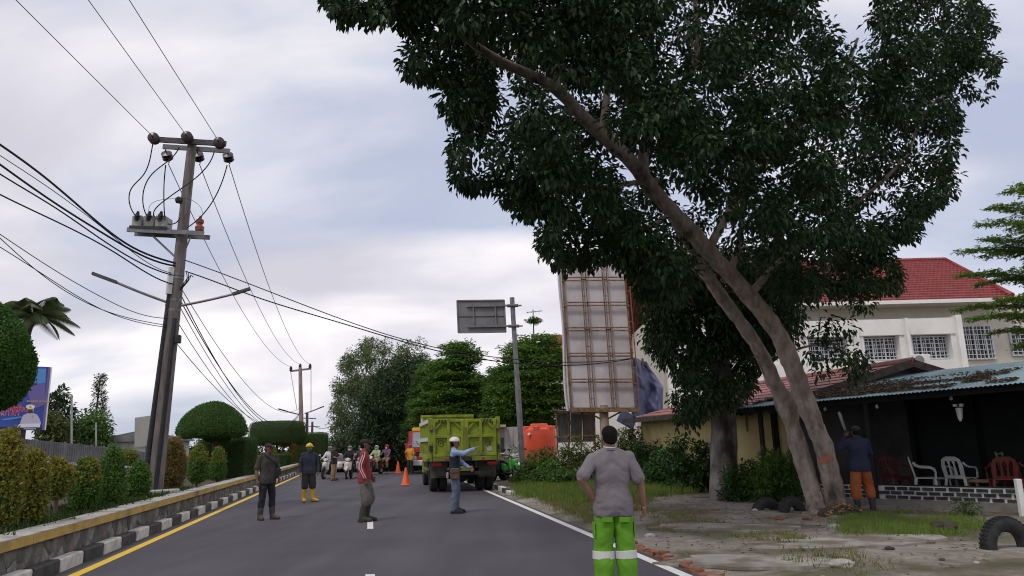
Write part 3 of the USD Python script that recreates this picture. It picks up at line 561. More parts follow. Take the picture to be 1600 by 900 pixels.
# wires: high voltage behind the camera, high voltage to the far pole, cables
WG = 'thin high voltage wires running from the leaning pole up over the camera'
for k, (x1, y1) in enumerate(((25, 0), (138, 0), (202, 0))):
    a = near_i[k] + np.array([.04, -.2, 0]); m = at(x1, y1, 13.2); d = m - a; wire('power_wire', [a, m, m + d * 4.0 + [0, 0, .1]], .009, label=['leftmost', 'middle', 'rightmost'][k] + ' of the three thin wires rising from the leaning pole to the top edge', group=WG, n=30)
for k in range(3):
    a = far_i[k] + np.array([0, .1, -.2]); wire('power_wire', sag(a, far_pin[k] + [0, 0, .2], 1.2, 30), .012, label=['leftmost', 'middle', 'rightmost'][k] + ' of three thin wires sagging from the leaning pole to the far T crossarm', group='wires between the two poles')
LB = ['uppermost thick black cable entering from the left edge', 'thin cable just below the uppermost thick cable at the left edge', 'second thick black cable entering from the left edge', 'third black cable entering at the left edge', 'lowest of the upper bundle of black cables at the left edge']
for lb, r, L_ in zip(LB, (.027, .010, .025, .018, .018), ([(-260, 70), (-120, 150), (0, 226), (70, 277), (150, 345), (210, 388), (262, 408)], [(-260, 90), (-100, 180), (0, 243), (100, 310), (180, 372), (258, 424)], [(-260, 85), (-100, 185), (0, 257), (90, 320), (170, 370), (256, 412)],
                                                        [(-260, 110), (-100, 205), (0, 272), (90, 327), (160, 375), (259, 427)], [(-260, 165), (-100, 250), (0, 304), (100, 352), (180, 395), (257, 440)])):
    wire('overhead_cable', [at(x, y, 19.0 - 7.0 * min(1, (262 - x) / 522) ) for x, y in L_] + [on_pole(L_[-1][1] + 6, (-.02, -.12, 0))], r, label=lb, n=44)
for lb, L_ in (('upper thin line sagging to the pole below the left lamp arm', [(-200, 250), (0, 366), (90, 425), (170, 470), (252, 497)]), ('middle thin line sagging to the pole below the left lamp arm', [(-200, 250), (0, 372), (80, 440), (160, 484), (252, 507)]), ('lowest thin line sagging to the pole below the left lamp arm', [(-200, 290), (0, 386), (80, 437), (160, 484), (250, 510)])):
    wire('overhead_cable', [at(x, y, 19.1 - 7.0 * min(1, (255 - x) / 455)) for x, y in L_] + [on_pole(L_[-1][1] + 3, (-.05, -.12, 0))], .010, label=lb, n=40)
wire('overhead_cable', [on_pole(404), at(560, 508, 21.5), at(690, 545, 23), at(790, 560, 24), at(900, 566, 25.5), at(985, 560, 26.8)], .014, label='upper of the two long cables crossing the sky from the leaning pole to the right', n=44)
wire('overhead_cable', [at(290, 424, 19.3), at(305, 429, 19.4), at(400, 464, 20), at(500, 495, 21), at(600, 525, 22), at(700, 552, 23), at(790, 566, 24), at(880, 571, 25.4), at(985, 561, 26.8)], .017, label='lower thicker of the two long cables crossing the sky to the right', n=44)
for k, (y0, x1, y1, s_) in enumerate(((452, 470, 636, 1.5), (470, 470, 643, 2.0), (480, 468, 646, 2.1), (505, 467, 649, 1.9), (536, 466, 652, 1.4), (462, 471, 640, 2.3))):
    wire('overhead_cable', sag(on_pole(y0, (.12, .05, 0)), at(x1, y1, 59), s_, 30), .015 if k in (1, 5) else .011, label=f'{["uppermost", "fourth", "fifth", "second lowest", "lowest", "second"][k]} of the sagging cables from the leaning pole towards the clipped hedges', group='sagging cables between the poles')
for k, (p, q) in enumerate(((c2a, at(464, 640, 60)), (c2b, at(486, 642, 60)))): wire('drop_wire', [p, q], .02, pole2)
wire('overhead_cable', sag(at(488, 664, 88), at(519, 664, 80), .4), .03, label='short cable from the farthest pole into the distant trees')

# grey panel behind the pole, seen from behind
t = thing('back_of_sign', 'blank grey back of a sign board on a short post behind the leaning pole', 'sign')
c = at(227, 674, 25); obj('board', MB().box(c, (.82, .04, 1.0), bev=.01, ry=-.08, rz=-.25), pm('sign_back_grey', (.25, .245, .23), (.30, .295, .28), 2, .6), t)
obj('post', MB().tube([[c[0] + .05, c[1] + .06, 0], [c[0] + .05, c[1] + .06, c[2] - .3]], .035, 8), steel, t); obj('bracket', MB().box(c + [.3, .05, -.6], (.12, .08, .1)), blackpl, t)

# ---- blue billboard at the far left
bb = thing('billboard', 'blue billboard with a printed officer in a white uniform behind the round topiary', 'billboard')
A, B = at(-180, 664, 27.5), at(68, 672, 31.5); zt = at(73, 574, 31.5)[2]; zb = B[2]
X = norm((B - A) * [1, 1, 0]); L = np.linalg.norm((B - A)[:2]); Hh = zt - zb; O = np.array([A[0], A[1], zb]); Z = np.array([0, 0, 1.0]); N = np.cross(X, Z)
bl = pm('poster_blue', (.035, .05, .27), (.06, .11, .42), .7, .45); bl2 = pm('poster_light_blue', (.10, .28, .60)); bw = pm('poster_lilac_white', (.50, .48, .62)); bwh = pm('poster_white', (.75, .74, .78)); br = pm('poster_red', (.60, .05, .08)); by = pm('poster_yellow', (.62, .42, .05)); bd = pm('poster_dark', (.05, .035, .04)); bsk = pm('poster_skin', (.30, .16, .10)); bpk = pm('poster_purple', (.16, .13, .36))
obj('panel', MB().box(O + X * L / 2 + Z * Hh / 2 - N * .0, (L, .12, Hh), rz=math.atan2(X[1], X[0])), bl, bb)
F0 = O + N * .066
def flat(name, poly, m, lay): obj(name, MB().prism(poly, .003, F0 + N * .004 * lay, X, Z), m, bb)
s = L; 
def pp(px, py):                        # a point of the print, by where the photograph shows it
    v = ray(px, py); k = ((F0 - EYE) @ N) / (v @ N); q = EYE + v * k - F0; return (q @ X, q @ Z)
flat('printed_border', Polygon([(L - .09, 0), (L, 0), (L, Hh), (L - .09, Hh)]), bpk, 1); flat('printed_band', [pp(-20, 671), pp(66, 671), pp(66.5, 668), pp(-20, 667)], bd, 1)
flat('printed_sky', [pp(50, 640), pp(70, 632), pp(71, 600), pp(58, 585), pp(40, 600)], bpk, 1); flat('printed_sky', [pp(55, 600), pp(71, 598), pp(72, 576), pp(60, 576), pp(40, 590)], bl2, 2)
flat('printed_wave', [pp(2, 655), pp(20, 652), pp(34, 650.5), pp(34, 652.5), pp(20, 655), pp(5, 657)], bl2, 2)
flat('printed_uniform', Polygon([pp(x, y) for x, y in ((31, 663), (33, 655), (36, 649), (43, 645.5), (52, 645.5), (58, 648), (62, 655), (64, 662))]), bw, 3)
flat('printed_desk', [pp(26, 668), pp(62, 667.5), pp(63, 661.5), pp(30, 662.5)], bwh, 4)
flat('printed_face', Point(*pp(46.5, 641)).buffer(.13), bsk, 4); flat('printed_beard', [pp(43, 645), pp(50, 645), pp(50.5, 641), pp(43, 641)], bd, 5)
flat('printed_cap', Polygon([pp(x, y) for x, y in ((40, 636), (41, 633.5), (45, 632.2), (49, 632.2), (54, 634), (54, 636.5), (50.5, 639), (43, 639))]), bwh, 5); flat('printed_cap_badge', Point(*pp(47, 636)).buffer(.05), by, 6)
flat('printed_medals', [pp(49, 652), pp(52, 652), pp(52, 649), pp(49, 649)], by, 5)
def lay_text(txt, px, py, h, m, mo=None):
    q = pp(px, py)
    if mo: obj('printed_text_outline', MB().text(txt, h, F0 + X * (q[0] - .02) + Z * (q[1] - .015) + N * .006, X * 1.03, Z * 1.12, .003), mo, bb)
    obj('printed_text', MB().text(txt, h, F0 + X * q[0] + Z * q[1] + N * .012, X, Z, .003), m, bb)
lay_text('PETERNAKAN', -8, 641.5, .15, br, bwh); lay_text('LAUTAN', -8, 648, .15, br, bwh); lay_text('WASPADA', 0, 635.5, .11, br, bwh); lay_text('SELAMAT DATANG', 41, 628, .068, by)
flat('printed_line', [pp(37, 670.6), pp(56, 670.6), pp(56, 669.6), pp(37, 669.6)], bwh, 3)
obj('frame_edge', MB().bar(O + X * L - Z * .0, O + X * L + Z * Hh, .16, .06), white_pl, bb)
for q in (.42, .72, .86): obj('post', MB().tube([O + X * L * q - N * .1 + Z * (-2.4), O + X * L * q - N * .1 + Z * .2], .12, 8), blackpl, bb)

# ---- tall thin posts by the trees
for x, t_, b_, Yv, lb in ((112, 617, 720, 40, 'thin pale post with a bent top left of the conifer'), (150, 660, 720, 42, 'thin pale post in front of the round green tree')):
    q = thing('thin_post', lb, 'post'); a, c = at(x, b_, Yv), at(x, t_, Yv); obj('shaft', MB().tube([a, c], .05, 6), greybox, q)
    if x == 112: obj('arm', MB().tube([c, c + [-.5, 0, .15]], .04, 6), greybox, q)

# ================================================================== TREES
bark_big = pm('big_tree_bark', (.17, .135, .115), (.33, .28, .24), 7, .92, bump=1.0, bscale=14, bdist=.05, c3=(.05, .042, .035), s3=1.6, lo3=.54, hi3=.68, stretch=(1, 1, .4))
bark_dark = pm('tree_bark', (.045, .035, .028), (.11, .09, .075), 4, .92, bump=.8, bscale=8, bdist=.05, stretch=(1, 1, .5))
moss = None
big_leaf = leafm('big_tree_leaf', (.014, .032, .009), (.027, .055, .016), (.052, .092, .026), .8, .5, .12, .28)
big_leaf_light = leafm('sprout_leaf', (.02, .05, .008), (.045, .10, .014), (.09, .16, .02), 1.2, .4, .3)
CP = np.array
# canopy outline in the plane of its distance, as the photograph shows it, carried on past the top of the frame
outline = [(505, 8), (520, 24), (548, 8), (560, 28), (585, 18), (600, 6), (622, 30), (650, 62), (634, 96), (640, 118), (662, 124), (690, 106), (705, 104), (692, 150), (700, 178), (712, 190), (704, 230), (706, 262), (702, 292), (722, 299), (752, 290), (778, 284), (782, 312), (812, 318), (818, 340), (848, 326),
           (876, 342), (848, 372), (850, 402), (882, 425), (905, 412), (930, 412), (958, 412), (985, 436), (1000, 462), (1012, 480), (1050, 470), (1100, 470), (1150, 470), (1190, 470), (1230, 470), (1280, 455), (1320, 462), (1350, 450), (1405, 456), (1412, 440), (1396, 418), (1382, 402),
           (1385, 372), (1430, 380), (1432, 350), (1478, 318), (1492, 302), (1486, 270), (1496, 236), (1490, 210), (1503, 190), (1496, 160), (1486, 130), (1510, 108), (1530, 148), (1552, 154), (1571, 118), (1562, 92), (1530, 88), (1545, 66), (1556, 40), (1540, 6), (1520, -60), (1440, -190), (1300, -270), (1080, -300), (860, -270), (680, -190), (560, -90), (510, -30)]
OUT = Polygon(outline).buffer(0)
def depth_at(px): return 10.3 + (np.clip(px, 480, 1600) - 500) / 1000 * 5.0
holes = [((1318, 14), 30), ((1085, 130), 14), ((925, 150), 12), ((1400, 205), 10), ((1215, 262), 14), ((790, 150), 16), ((1060, 270), 9), ((700, 132), 10), ((1130, 350), 12), ((960, 250), 9)]
def canopy_points(n):
    out = []; minx, miny, maxx, maxy = OUT.bounds
    while len(out) < n:
        x, y = rng.uniform(minx, maxx), rng.uniform(miny, maxy); P = Point(x, y)
        if not OUT.contains(P): continue
        if any(math.hypot(x - h[0][0], y - h[0][1]) < h[1] * 1.6 for h in holes): continue
        e = OUT.exterior.distance(P); 
        if e < 9: continue
        th = 3.3 * math.sqrt(min(1, e / 170)); u = rng.uniform(-1, 1); u = math.copysign(abs(u) ** .6, u)
        out.append(at(x, y, depth_at(x) + u * th))
    return np.array(out)
T1 = [gr(1305, 812) + [0, 0, -.3], at(1300, 750, 16.1), at(1287, 700, 16.05), at(1269, 653, 15.95), at(1244, 587, 15.7), at(1214, 520, 15.4), at(1168, 460, 15.1), at(1110, 395, 14.7), at(1050, 330, 14.2), at(1010, 285, 13.9)]
T2 = [gr(1286, 806) + [-.02, .1, -.3], at(1264, 750, 16.4), at(1248, 700, 16.45), at(1229, 640, 16.45), at(1206, 587, 16.3), at(1190, 553, 16.2), at(1158, 505, 16.0), at(1136, 475, 15.8), at(1098, 420, 15.5), at(1058, 350, 15.1), at(1020, 280, 14.8)]
def pix(p): q = np.asarray(p) - EYE; return 800 + FPX * (q @ CR) / (q @ FW), 450 - FPX * (q @ CU) / (q @ FW)
BR1 = [T1[-1], at(960, 228, 13.3), at(918, 190, 12.9), at(870, 140, 12.4), at(800, 105, 11.8), at(755, 80, 11.4), at(690, 20, 10.8), at(650, -30, 10.5)]
CLEAR = [(spline(T1, 80), .62), (spline(T2, 80)[:58], .55), (spline(BR1, 60)[:44], .42)]
def not_before_trunk(P):
    ok = np.ones(len(P), bool); u = (P - EYE); dist = np.linalg.norm(u, axis=1); u = u / dist[:, None]
    for line, r in CLEAR:
        for q in line:
            w = q - EYE; L_ = np.linalg.norm(w); near = (dist < L_ + .1) & (np.linalg.norm(np.cross(u, w / L_), axis=1) * L_ < r); ok &= ~near
    return ok
bt = thing('big_tree', 'huge dark leafy tree with twin leaning trunks right of the centre', 'tree', (0, 0, 0))
pc = canopy_points(2300)
# clumps thin out where noise says gap
_pe = np.array([pix(p) for p in pc]); _e = shapely.distance(OUT.exterior, shapely.points(_pe)); keep = (meshkit.noise(pc * .95, 4) > .37 + .12 * np.exp(-_e / 35)) & not_before_trunk(pc); pc = pc[keep]
n_in = meshkit.noise(pc * .5, 9)
dist_e = rng.uniform(.24, .42, len(pc))
v1, f1 = clumps(pc, dist_e, 92, .135, .068, .5)
edge = []
tot = OUT.exterior.length
for s_ in np.arange(0, tot, 6.0):
    q = OUT.exterior.interpolate(s_ + rng.uniform(-3, 3)); nrm_ = OUT.centroid; d_ = np.array([nrm_.x - q.x, nrm_.y - q.y]); d_ /= np.linalg.norm(d_); k = rng.uniform(6, 22)
    if q.y > -60: edge.append(at(q.x + d_[0] * k, q.y + d_[1] * k, depth_at(q.x) + rng.normal(0, .7)))
edge = np.array(edge); edge = edge[not_before_trunk(edge) & (meshkit.noise(edge * 1.3, 6) > .36)]
v2, f2 = clumps(edge, .17, 36, .13, .066, .7)
crown = obj('crown', MB().add(v1, f1).add(v2, f2), big_leaf, bt)
sp = [at(x, y, 15.6 + rng.normal(0, .25)) for x, y in [(1340, 452), (1352, 440), (1335, 470), (1362, 450), (1350, 470), (1345, 430), (1320, 450)]]
v3, f3 = clumps(sp, .26, 90, .14, .055, .3); obj('young_foliage', (v3, f3), big_leaf_light, bt, label='light green young leaves', kind='stuff')
hang = [at(x + rng.normal(0, 8), y + rng.normal(0, 6), 15.3 + rng.normal(0, .3)) for x, y in [(1290, 505), (1285, 530), (1278, 555), (1300, 560), (1320, 565), (1335, 575), (1345, 590), (1310, 590), (1295, 585), (1330, 540), (1350, 565), (1320, 520), (1300, 530)]]
v4, f4 = clumps(hang, .24, 40, .15, .072, .8); obj('hanging_leaves', (v4, f4), big_leaf, bt)

v, f = limb(T1, .215, .15, 28, 130, .15, 3, .16); v, f = displaced(v, f, .035, 6.5, 21); obj('trunk', (v, f), bark_big, bt, smooth=60)

v, f = limb(T2, .205, .10, 28, 130, .17, 5, .15); v, f = displaced(v, f, .04, 6, 22); obj('trunk', (v, f), bark_big, bt, smooth=60)
# knot swelling and orange paint
obj('knot', displaced(*MB().lathe([(.05, -.5), (.18, -.28), (.245, 0), (.22, .22), (.08, .45)], at(1230, 637, 16.45), norm(T2[2] - T2[1]), 16).get(), .05, 5, 2), bark_big, bt, smooth=60)
for br_, r0, r1 in [(BR1, .155, .04), ([T1[-1], at(1005, 250, 14), at(1010, 215, 14), at(1040, 165, 14), at(1080, 110, 13.8), at(1090, 40, 13.6), at(1080, -60, 13.4)], .12, .03),
                    ([at(1105, 395, 14.7), at(1140, 330, 14.6), at(1200, 250, 14.8), at(1290, 150, 15), at(1340, 60, 15.2)], .10, .03), ([at(1165, 470, 15.2), at(1230, 400, 15.2), at(1320, 330, 15.4), at(1420, 240, 15.6)], .09, .03),
                    ([at(870, 140, 12.4), at(880, 80, 12.2), at(900, 40, 12.1), at(945, -20, 12)], .07, .03), ([at(940, 210, 13.1), at(950, 120, 13), at(950, 40, 12.8), at(944, -40, 12.6)], .08, .04), ([at(755, 80, 11.4), at(700, 120, 11), at(670, 115, 10.8)], .035, .015),
                    ([at(1010, 285, 13.9), at(960, 290, 13.4), at(880, 300, 12.9), at(800, 290, 12.4)], .06, .02), ([at(1050, 330, 14.2), at(980, 370, 13.8), at(900, 380, 13.4)], .05, .015), ([at(1222, 560, 15.6), at(1280, 540, 15.4), at(1330, 560, 15.3)], .03, .012),
                    ([at(1320, 330, 15.4), at(1370, 400, 15.4), at(1400, 440, 15.4)], .05, .02), ([at(1420, 240, 15.6), at(1480, 140, 15.7), at(1540, 110, 15.8)], .04, .012), ([at(690, 20, 10.8), at(620, 10, 10.6), at(540, 8, 10.5)], .05, .012), ([at(1130, 440, 15.6), at(1150, 400, 15.6), at(1160, 330, 15.7), at(1190, 180, 15.8)], .08, .03)]:
    v, f = limb(br_, r0, r1, 8, 18, .12, int(r0 * 1000)); obj('branch', (v, f), bark_big, bt, smooth=60)
pr = at(1284, 708, 16.2); d_ = norm(EYE - pr); orange_paint = pm('orange_paint', (.27, .12, .085), (.40, .13, .08), 8, .8)
ms = spline([p for p in T1], 60); kk = np.argmin(np.linalg.norm(ms - pr, axis=1)); c0 = ms[kk]
ang = np.linspace(-.75, .45, 10); dax = norm(ms[kk + 1] - ms[kk - 1]); ea = norm(d_ - dax * (d_ @ dax)); eb = np.cross(dax, ea); mp_ = np.array([[c0 + (ea * math.cos(a) + eb * math.sin(a)) * (.232 + .012 * math.sin(5 * a)) + dax * (h_ * (1 - .5 * abs(a)) + .08 * a) for h_ in (-.07, .07)] for a in ang]).reshape(-1, 3); ii = np.arange(9)[:, None] * 2; obj('paint_mark', (mp_, np.vstack([ii + [0, 1, 3], ii + [0, 3, 2]])), orange_paint, bt, label='smear of orange paint on the trunk')

# second tree, straight trunk
t2 = thing('big_tree', 'straight flaky trunked tree with hanging leafy shoots left of the twin trunks', 'tree')
b0 = gr(1132, 782); T = [b0 + [0, 0, -.3], b0 + [.02, 0, .25], at(1131, 720, 20), at(1130, 650, 20), at(1128, 600, 20), at(1120, 530, 20), at(1105, 450, 20), at(1090, 360, 19.8)]
v, f = limb(T, .40, .17, 16, 40, .10, 8); obj('trunk', (v, f), pm('flaky_bark', (.10, .085, .075), (.26, .235, .215), 3.4, .92, bump=1.0, bscale=8, bdist=.05, c3=(.035, .03, .026), s3=1.1, lo3=.5, hi3=.6, stretch=(1, 1, .4)), t2, smooth=60)
for br_, r0 in (([at(1135, 660, 20), at(1165, 610, 20), at(1200, 570, 20.3), at(1240, 540, 20.5)], .10), ([at(1125, 560, 20), at(1070, 500, 20), at(1030, 470, 20)], .09), ([at(1130, 600, 20), at(1170, 540, 20), at(1190, 470, 20)], .08)):
    v, f = limb(br_, r0, .03, 8, 14, .1, 2); obj('branch', (v, f), bark_dark, t2, smooth=60)
O2 = Polygon([(985, 430), (1000, 500), (1012, 545), (1030, 585), (1050, 640), (1078, 680), (1092, 655), (1112, 640), (1150, 640), (1170, 615), (1200, 600), (1215, 560), (1250, 530), (1260, 470), (1240, 380), (1000, 380)])
cc = []
while len(cc) < 520:
    x, y = rng.uniform(980, 1270), rng.uniform(380, 690); P = Point(x, y)
    if O2.contains(P) and (O2.exterior.distance(P) > 10) and not any(math.hypot(x - a, y - b) < r for a, b, r in ((1140, 560, 20), (1068, 545, 14), (1052, 600, 14), (1185, 585, 12), (1078, 600, 10))): cc.append(at(x, y, 19.6 + rng.uniform(-1.3, 1.5)))
v, f = clumps(cc, .34, 50, .16, .078, .8); obj('crown', (v, f), big_leaf, t2)

# ---- generic trees
def leafy_tree(label, base, crown_pts, rad, n, L, W, mat, trunk_r, th, droop=.3, cat='tree', name='leafy_tree', bm=None, group=None):
    t = thing(name, label, cat, group=group); base = np.asarray(base, float); cp_ = np.asarray(crown_pts); c = cp_.mean(0)
    v, f = limb([base + [0, 0, -.5], base + [.05, 0, th * .4], base * .3 + [c[0] * .7, c[1] * .7, base[2] * .7 + th], [c[0], c[1], c[2]]], trunk_r, trunk_r * .35, 8, 14, .1, 1); obj('trunk', (v, f), bm or bark_dark, t)
    m = MB()
    for q in cp_[rng.choice(len(cp_), min(len(cp_), 14), replace=False)]:
        s0 = np.array([base[0] * .5 + c[0] * .5, base[1] * .5 + c[1] * .5, base[2] + th * rng.uniform(.8, 1.2)]); m.tube(spline([s0, (s0 + q) / 2 + [0, 0, -.2], q], 6), np.linspace(trunk_r * .35, .02, 6), 5)
    obj('limbs', m, bm or bark_dark, t); v, f = clumps(cp_, rad, n, L, W, droop); obj('crown', (v, f), mat, t); return t
def crown_from(poly, Yc, thick, n, edge_min=6, holes_=(), seed=0):
    P_ = Polygon(poly).buffer(0); b = P_.bounds; out = []
    while len(out) < n:
        p = rng.uniform(b[:2], b[2:], (n, 2)); e = shapely.distance(P_.exterior, shapely.points(p)); ok = shapely.contains_xy(P_, p[:, 0], p[:, 1]) & (e > edge_min * rng.uniform(.3, 1, n))
        for a, c, r in holes_: ok &= np.hypot(p[:, 0] - a, p[:, 1] - c) > r
        out += [at(x, y, Yc + rng.uniform(-1, 1) * thick * math.sqrt(min(1, ee / 40))) for (x, y), ee in zip(p[ok], e[ok])]
    return np.array(out[:n])
lf_euc = leafm('grey_green_leaf', (.075, .11, .04), (.135, .18, .07), (.21, .26, .11), .35, .5, .25)
lf_dark = leafm('dark_tree_leaf', (.018, .040, .012), (.035, .070, .020), (.075, .12, .034), .5, .5, .15)
lf_mid = leafm('mid_tree_leaf', (.045, .095, .018), (.095, .18, .034), (.17, .27, .05), .5, .5, .25)
lf_tier = leafm('layered_tree_leaf', (.06, .13, .02), (.115, .22, .034), (.20, .33, .05), .6, .45, .3)
lf_lite = leafm('light_layered_leaf', (.07, .14, .014), (.14, .25, .026), (.24, .36, .05), .7, .45, .35)
def foot(px, Y, z=-.5): p = at(px, 720, Y); p[2] = z; return p
c = crown_from([(518, 700), (515, 655), (522, 615), (517, 600), (535, 590), (533, 560), (548, 545), (560, 533), (585, 528), (605, 530), (625, 545), (632, 535), (652, 530), (672, 540), (668, 580), (640, 610), (600, 680), (560, 720)], 72, 4, 300, 5, ((585, 575, 7), (640, 552, 8), (612, 558, 6), (655, 575, 6)))
leafy_tree('tall airy grey green tree behind the dark tree beyond the riders', foot(590, 72), c[rng.random(len(c)) < .8], .7, 110, .27, .12, lf_euc, .35, 6)
c = crown_from([(552, 735), (548, 690), (560, 650), (572, 610), (585, 590), (615, 565), (640, 562), (665, 565), (672, 600), (668, 640), (662, 690), (650, 735)], 56, 4, 330, 4)
leafy_tree('dense dark green tree left of the dump truck', foot(615, 56, -.3), c, .7, 130, .23, .11, lf_dark, .4, 3)
c = crown_from([(514, 738), (512, 712), (520, 690), (545, 680), (575, 700), (600, 738)], 62, 3, 130, 4); leafy_tree('low dark bushy tree at the end of the road behind the riders', foot(545, 62, -.5), c, .7, 100, .22, .11, lf_dark, .2, 1.2)
c = crown_from([(500, 742), (498, 715), (506, 698), (516, 690), (526, 700), (530, 742)], 72, 2, 60, 3); leafy_tree('small pale green tree where the road disappears', foot(512, 72, -.6), c, .6, 46, .28, .14, lf_mid, .15, 1.2)
c = crown_from([(570, 742), (575, 690), (640, 680), (680, 690), (690, 742)], 66, 3, 150, 3); leafy_tree('dark tree mass behind the traffic cones', foot(630, 66, -.5), c, .8, 110, .24, .12, lf_dark, .3, 2)
def zt(px, py, Y): return at(px, py, Y)[2]
def strata(label, px, Y, poly, thick, n, per, L, W, mat, step=.5, trunk_r=.16, holes_=()):
    """layered crown: clumps gathered on level sprays inside the crown's volume"""
    c = crown_from(poly, Y, thick, n, 3, holes_); c[:, 2] = np.round((c[:, 2] + .35 * np.sin(c[:, 0] * 1.3 + c[:, 1])) / step) * step - .35 * np.sin(c[:, 0] * 1.3 + c[:, 1]) + rng.normal(0, .06, n)
    t = thing('layered_tree', label, 'tree'); b = foot(px, Y, 0); top = c[np.argmax(c[:, 2])]
    axis_ = spline([b + [0, 0, -.5], b * .5 + np.array([top[0], Y, top[2]]) * .5, top], 14); obj('trunk', MB().tube(axis_, np.linspace(trunk_r, .02, 14), 8), bark_dark, t); m = MB()
    for q in c[::6]:
        k = int(np.argmin(np.abs(axis_[:, 2] - (q[2] - .25)))); m.tube(spline([axis_[k], (axis_[k] + q) / 2 + [0, 0, -.03], q], 5), np.linspace(.04, .01, 5), 4)
    obj('limbs', m, bark_dark, t)
    cc_ = np.repeat(c, per, 0); a_ = rng.uniform(0, 6.283, len(cc_)); q_ = np.sqrt(rng.uniform(0, 1, len(cc_))) * .75; u = np.stack([q_ * np.cos(a_), q_ * np.sin(a_), np.clip(rng.normal(0, .08, len(cc_)), -.2, .2)], 1); d = rdir(len(cc_)) * [1, 1, .35] + u * [1.2, 1.2, 0]; obj('crown', leaves(cc_ + u, d, rdir(len(cc_)) * .4 + [0, 0, 1.0], L * rng.uniform(.7, 1.2, len(cc_)), W * rng.uniform(.7, 1.2, len(cc_))), mat, t); return t
strata('layered tree with stepped crown behind the dump truck', 708, 47, [(655, 668), (652, 640), (664, 612), (676, 590), (668, 578), (690, 570), (698, 548), (704, 534), (722, 534), (730, 545), (752, 548), (738, 566), (728, 572), (748, 588), (765, 580), (752, 600), (770, 612), (758, 628), (778, 650), (770, 672)], 2.6, 520, 80, .24, .12, lf_tier)
strata('layered tree beside the road sign post with a small tuft on top', 826, 43, [(762, 668), (770, 640), (764, 612), (782, 590), (776, 574), (800, 556), (790, 545), (812, 530), (850, 524), (868, 536), (882, 548), (872, 562), (886, 580), (880, 610), (884, 640), (876, 668)], 2.3, 540, 80, .23, .115, lf_tier)
tf = [at(833 + rng.normal(0, 7), 501 + rng.normal(0, 2), 43) for _ in range(14)]; v, f = clumps(tf, .2, 40, .16, .07, 0, .4); tu = thing('sapling', 'thin sapling with a flat tuft of leaves rising above the layered tree', 'tree'); obj('tuft', (v, f), lf_tier, tu); obj('stem', MB().tube([at(832, 545, 43), at(834, 500, 43)], .025, 5), bark_dark, tu)
strata('bushy layered tree between the dump truck and the dark tree', 676, 52, [(640, 690), (645, 640), (655, 600), (668, 570), (690, 566), (702, 590), (715, 640), (720, 690)], 2.6, 400, 80, .25, .13, lf_mid)
strata('layered tree behind the orange water tank', 775, 52, [(735, 680), (745, 620), (760, 592), (780, 582), (800, 600), (815, 640), (820, 680)], 2.4, 400, 80, .25, .13, lf_mid)
t = thing('layered_tree', 'bright green feathery tree reaching in from the right picture edge above the shed roof', 'tree'); b = foot(1690, 25, 0); tk_ = spline([b, at(1680, 540, 25), at(1668, 400, 25), at(1640, 270, 25)], 24); obj('trunk', MB().tube(tk_, np.linspace(.22, .05, 24), 9), bark_dark, t); lm = MB(); cr = MB()
tips = [(1575, 303, 25), (1552, 326, 24.2), (1530, 352, 25.5), (1541, 374, 24), (1505, 394, 25), (1538, 402, 26.2), (1500, 432, 24.6), (1528, 446, 25.8), (1496, 486, 25.2), (1520, 500, 24), (1548, 522, 26), (1566, 470, 23.6), (1590, 350, 23.4), (1600, 300, 26.4), (1604, 420, 27.2), (1590, 545, 24.8)] + [(1640 + rng.uniform(-30, 60), rng.uniform(270, 540), 25 + rng.uniform(-3.2, 3.2)) for _ in range(16)] + [(1740 + rng.uniform(-30, 60), rng.uniform(290, 540), 25 + rng.uniform(-2, 2)) for _ in range(12)]
for x, y, Yt in tips:
    e = at(x, y, Yt); k = int(np.argmin(np.abs(tk_[:, 2] - (e[2] - .35)))); s0 = tk_[k]; L_ = np.linalg.norm(e - s0); br_ = spline([s0, s0 * .5 + e * .5 + [0, 0, .22], e], 12); lm.tube(br_, np.linspace(.045, .008, 12), 5); dd = norm((e - s0) * [1, 1, 0]); sd_ = np.cross(dd, [0, 0, 1.0])
    for q in np.linspace(.28, 1.0, max(5, int(L_ * 5.5))):
        p0 = np.array([np.interp(q, np.linspace(0, 1, 12), br_[:, c_]) for c_ in range(3)])
        for sg_ in (-1, 1):
            tl = (.62 * (1.12 - q) + .14) * rng.uniform(.6, 1.15); tp_e = p0 + sd_ * sg_ * tl + dd * tl * .6 + [0, 0, rng.normal(.03, .05)]; lm.bar(p0, tp_e, .008, .008); m_ = int(26 * tl / .4) + 6; u = rng.uniform(.15, 1.05, m_)[:, None]; c_ = p0 + (tp_e - p0) * u + rng.normal(0, .05, (m_, 3)) * [1, 1, .45]
            cr.add(*leaves(c_, rdir(m_) * [1, 1, .4] + dd * .5, rdir(m_) * .4 + [0, 0, 1.0], .13 * rng.uniform(.7, 1.25, m_), .06 * rng.uniform(.7, 1.2, m_)))
obj('limbs', lm, bark_dark, t); obj('crown', cr, lf_lite, t)
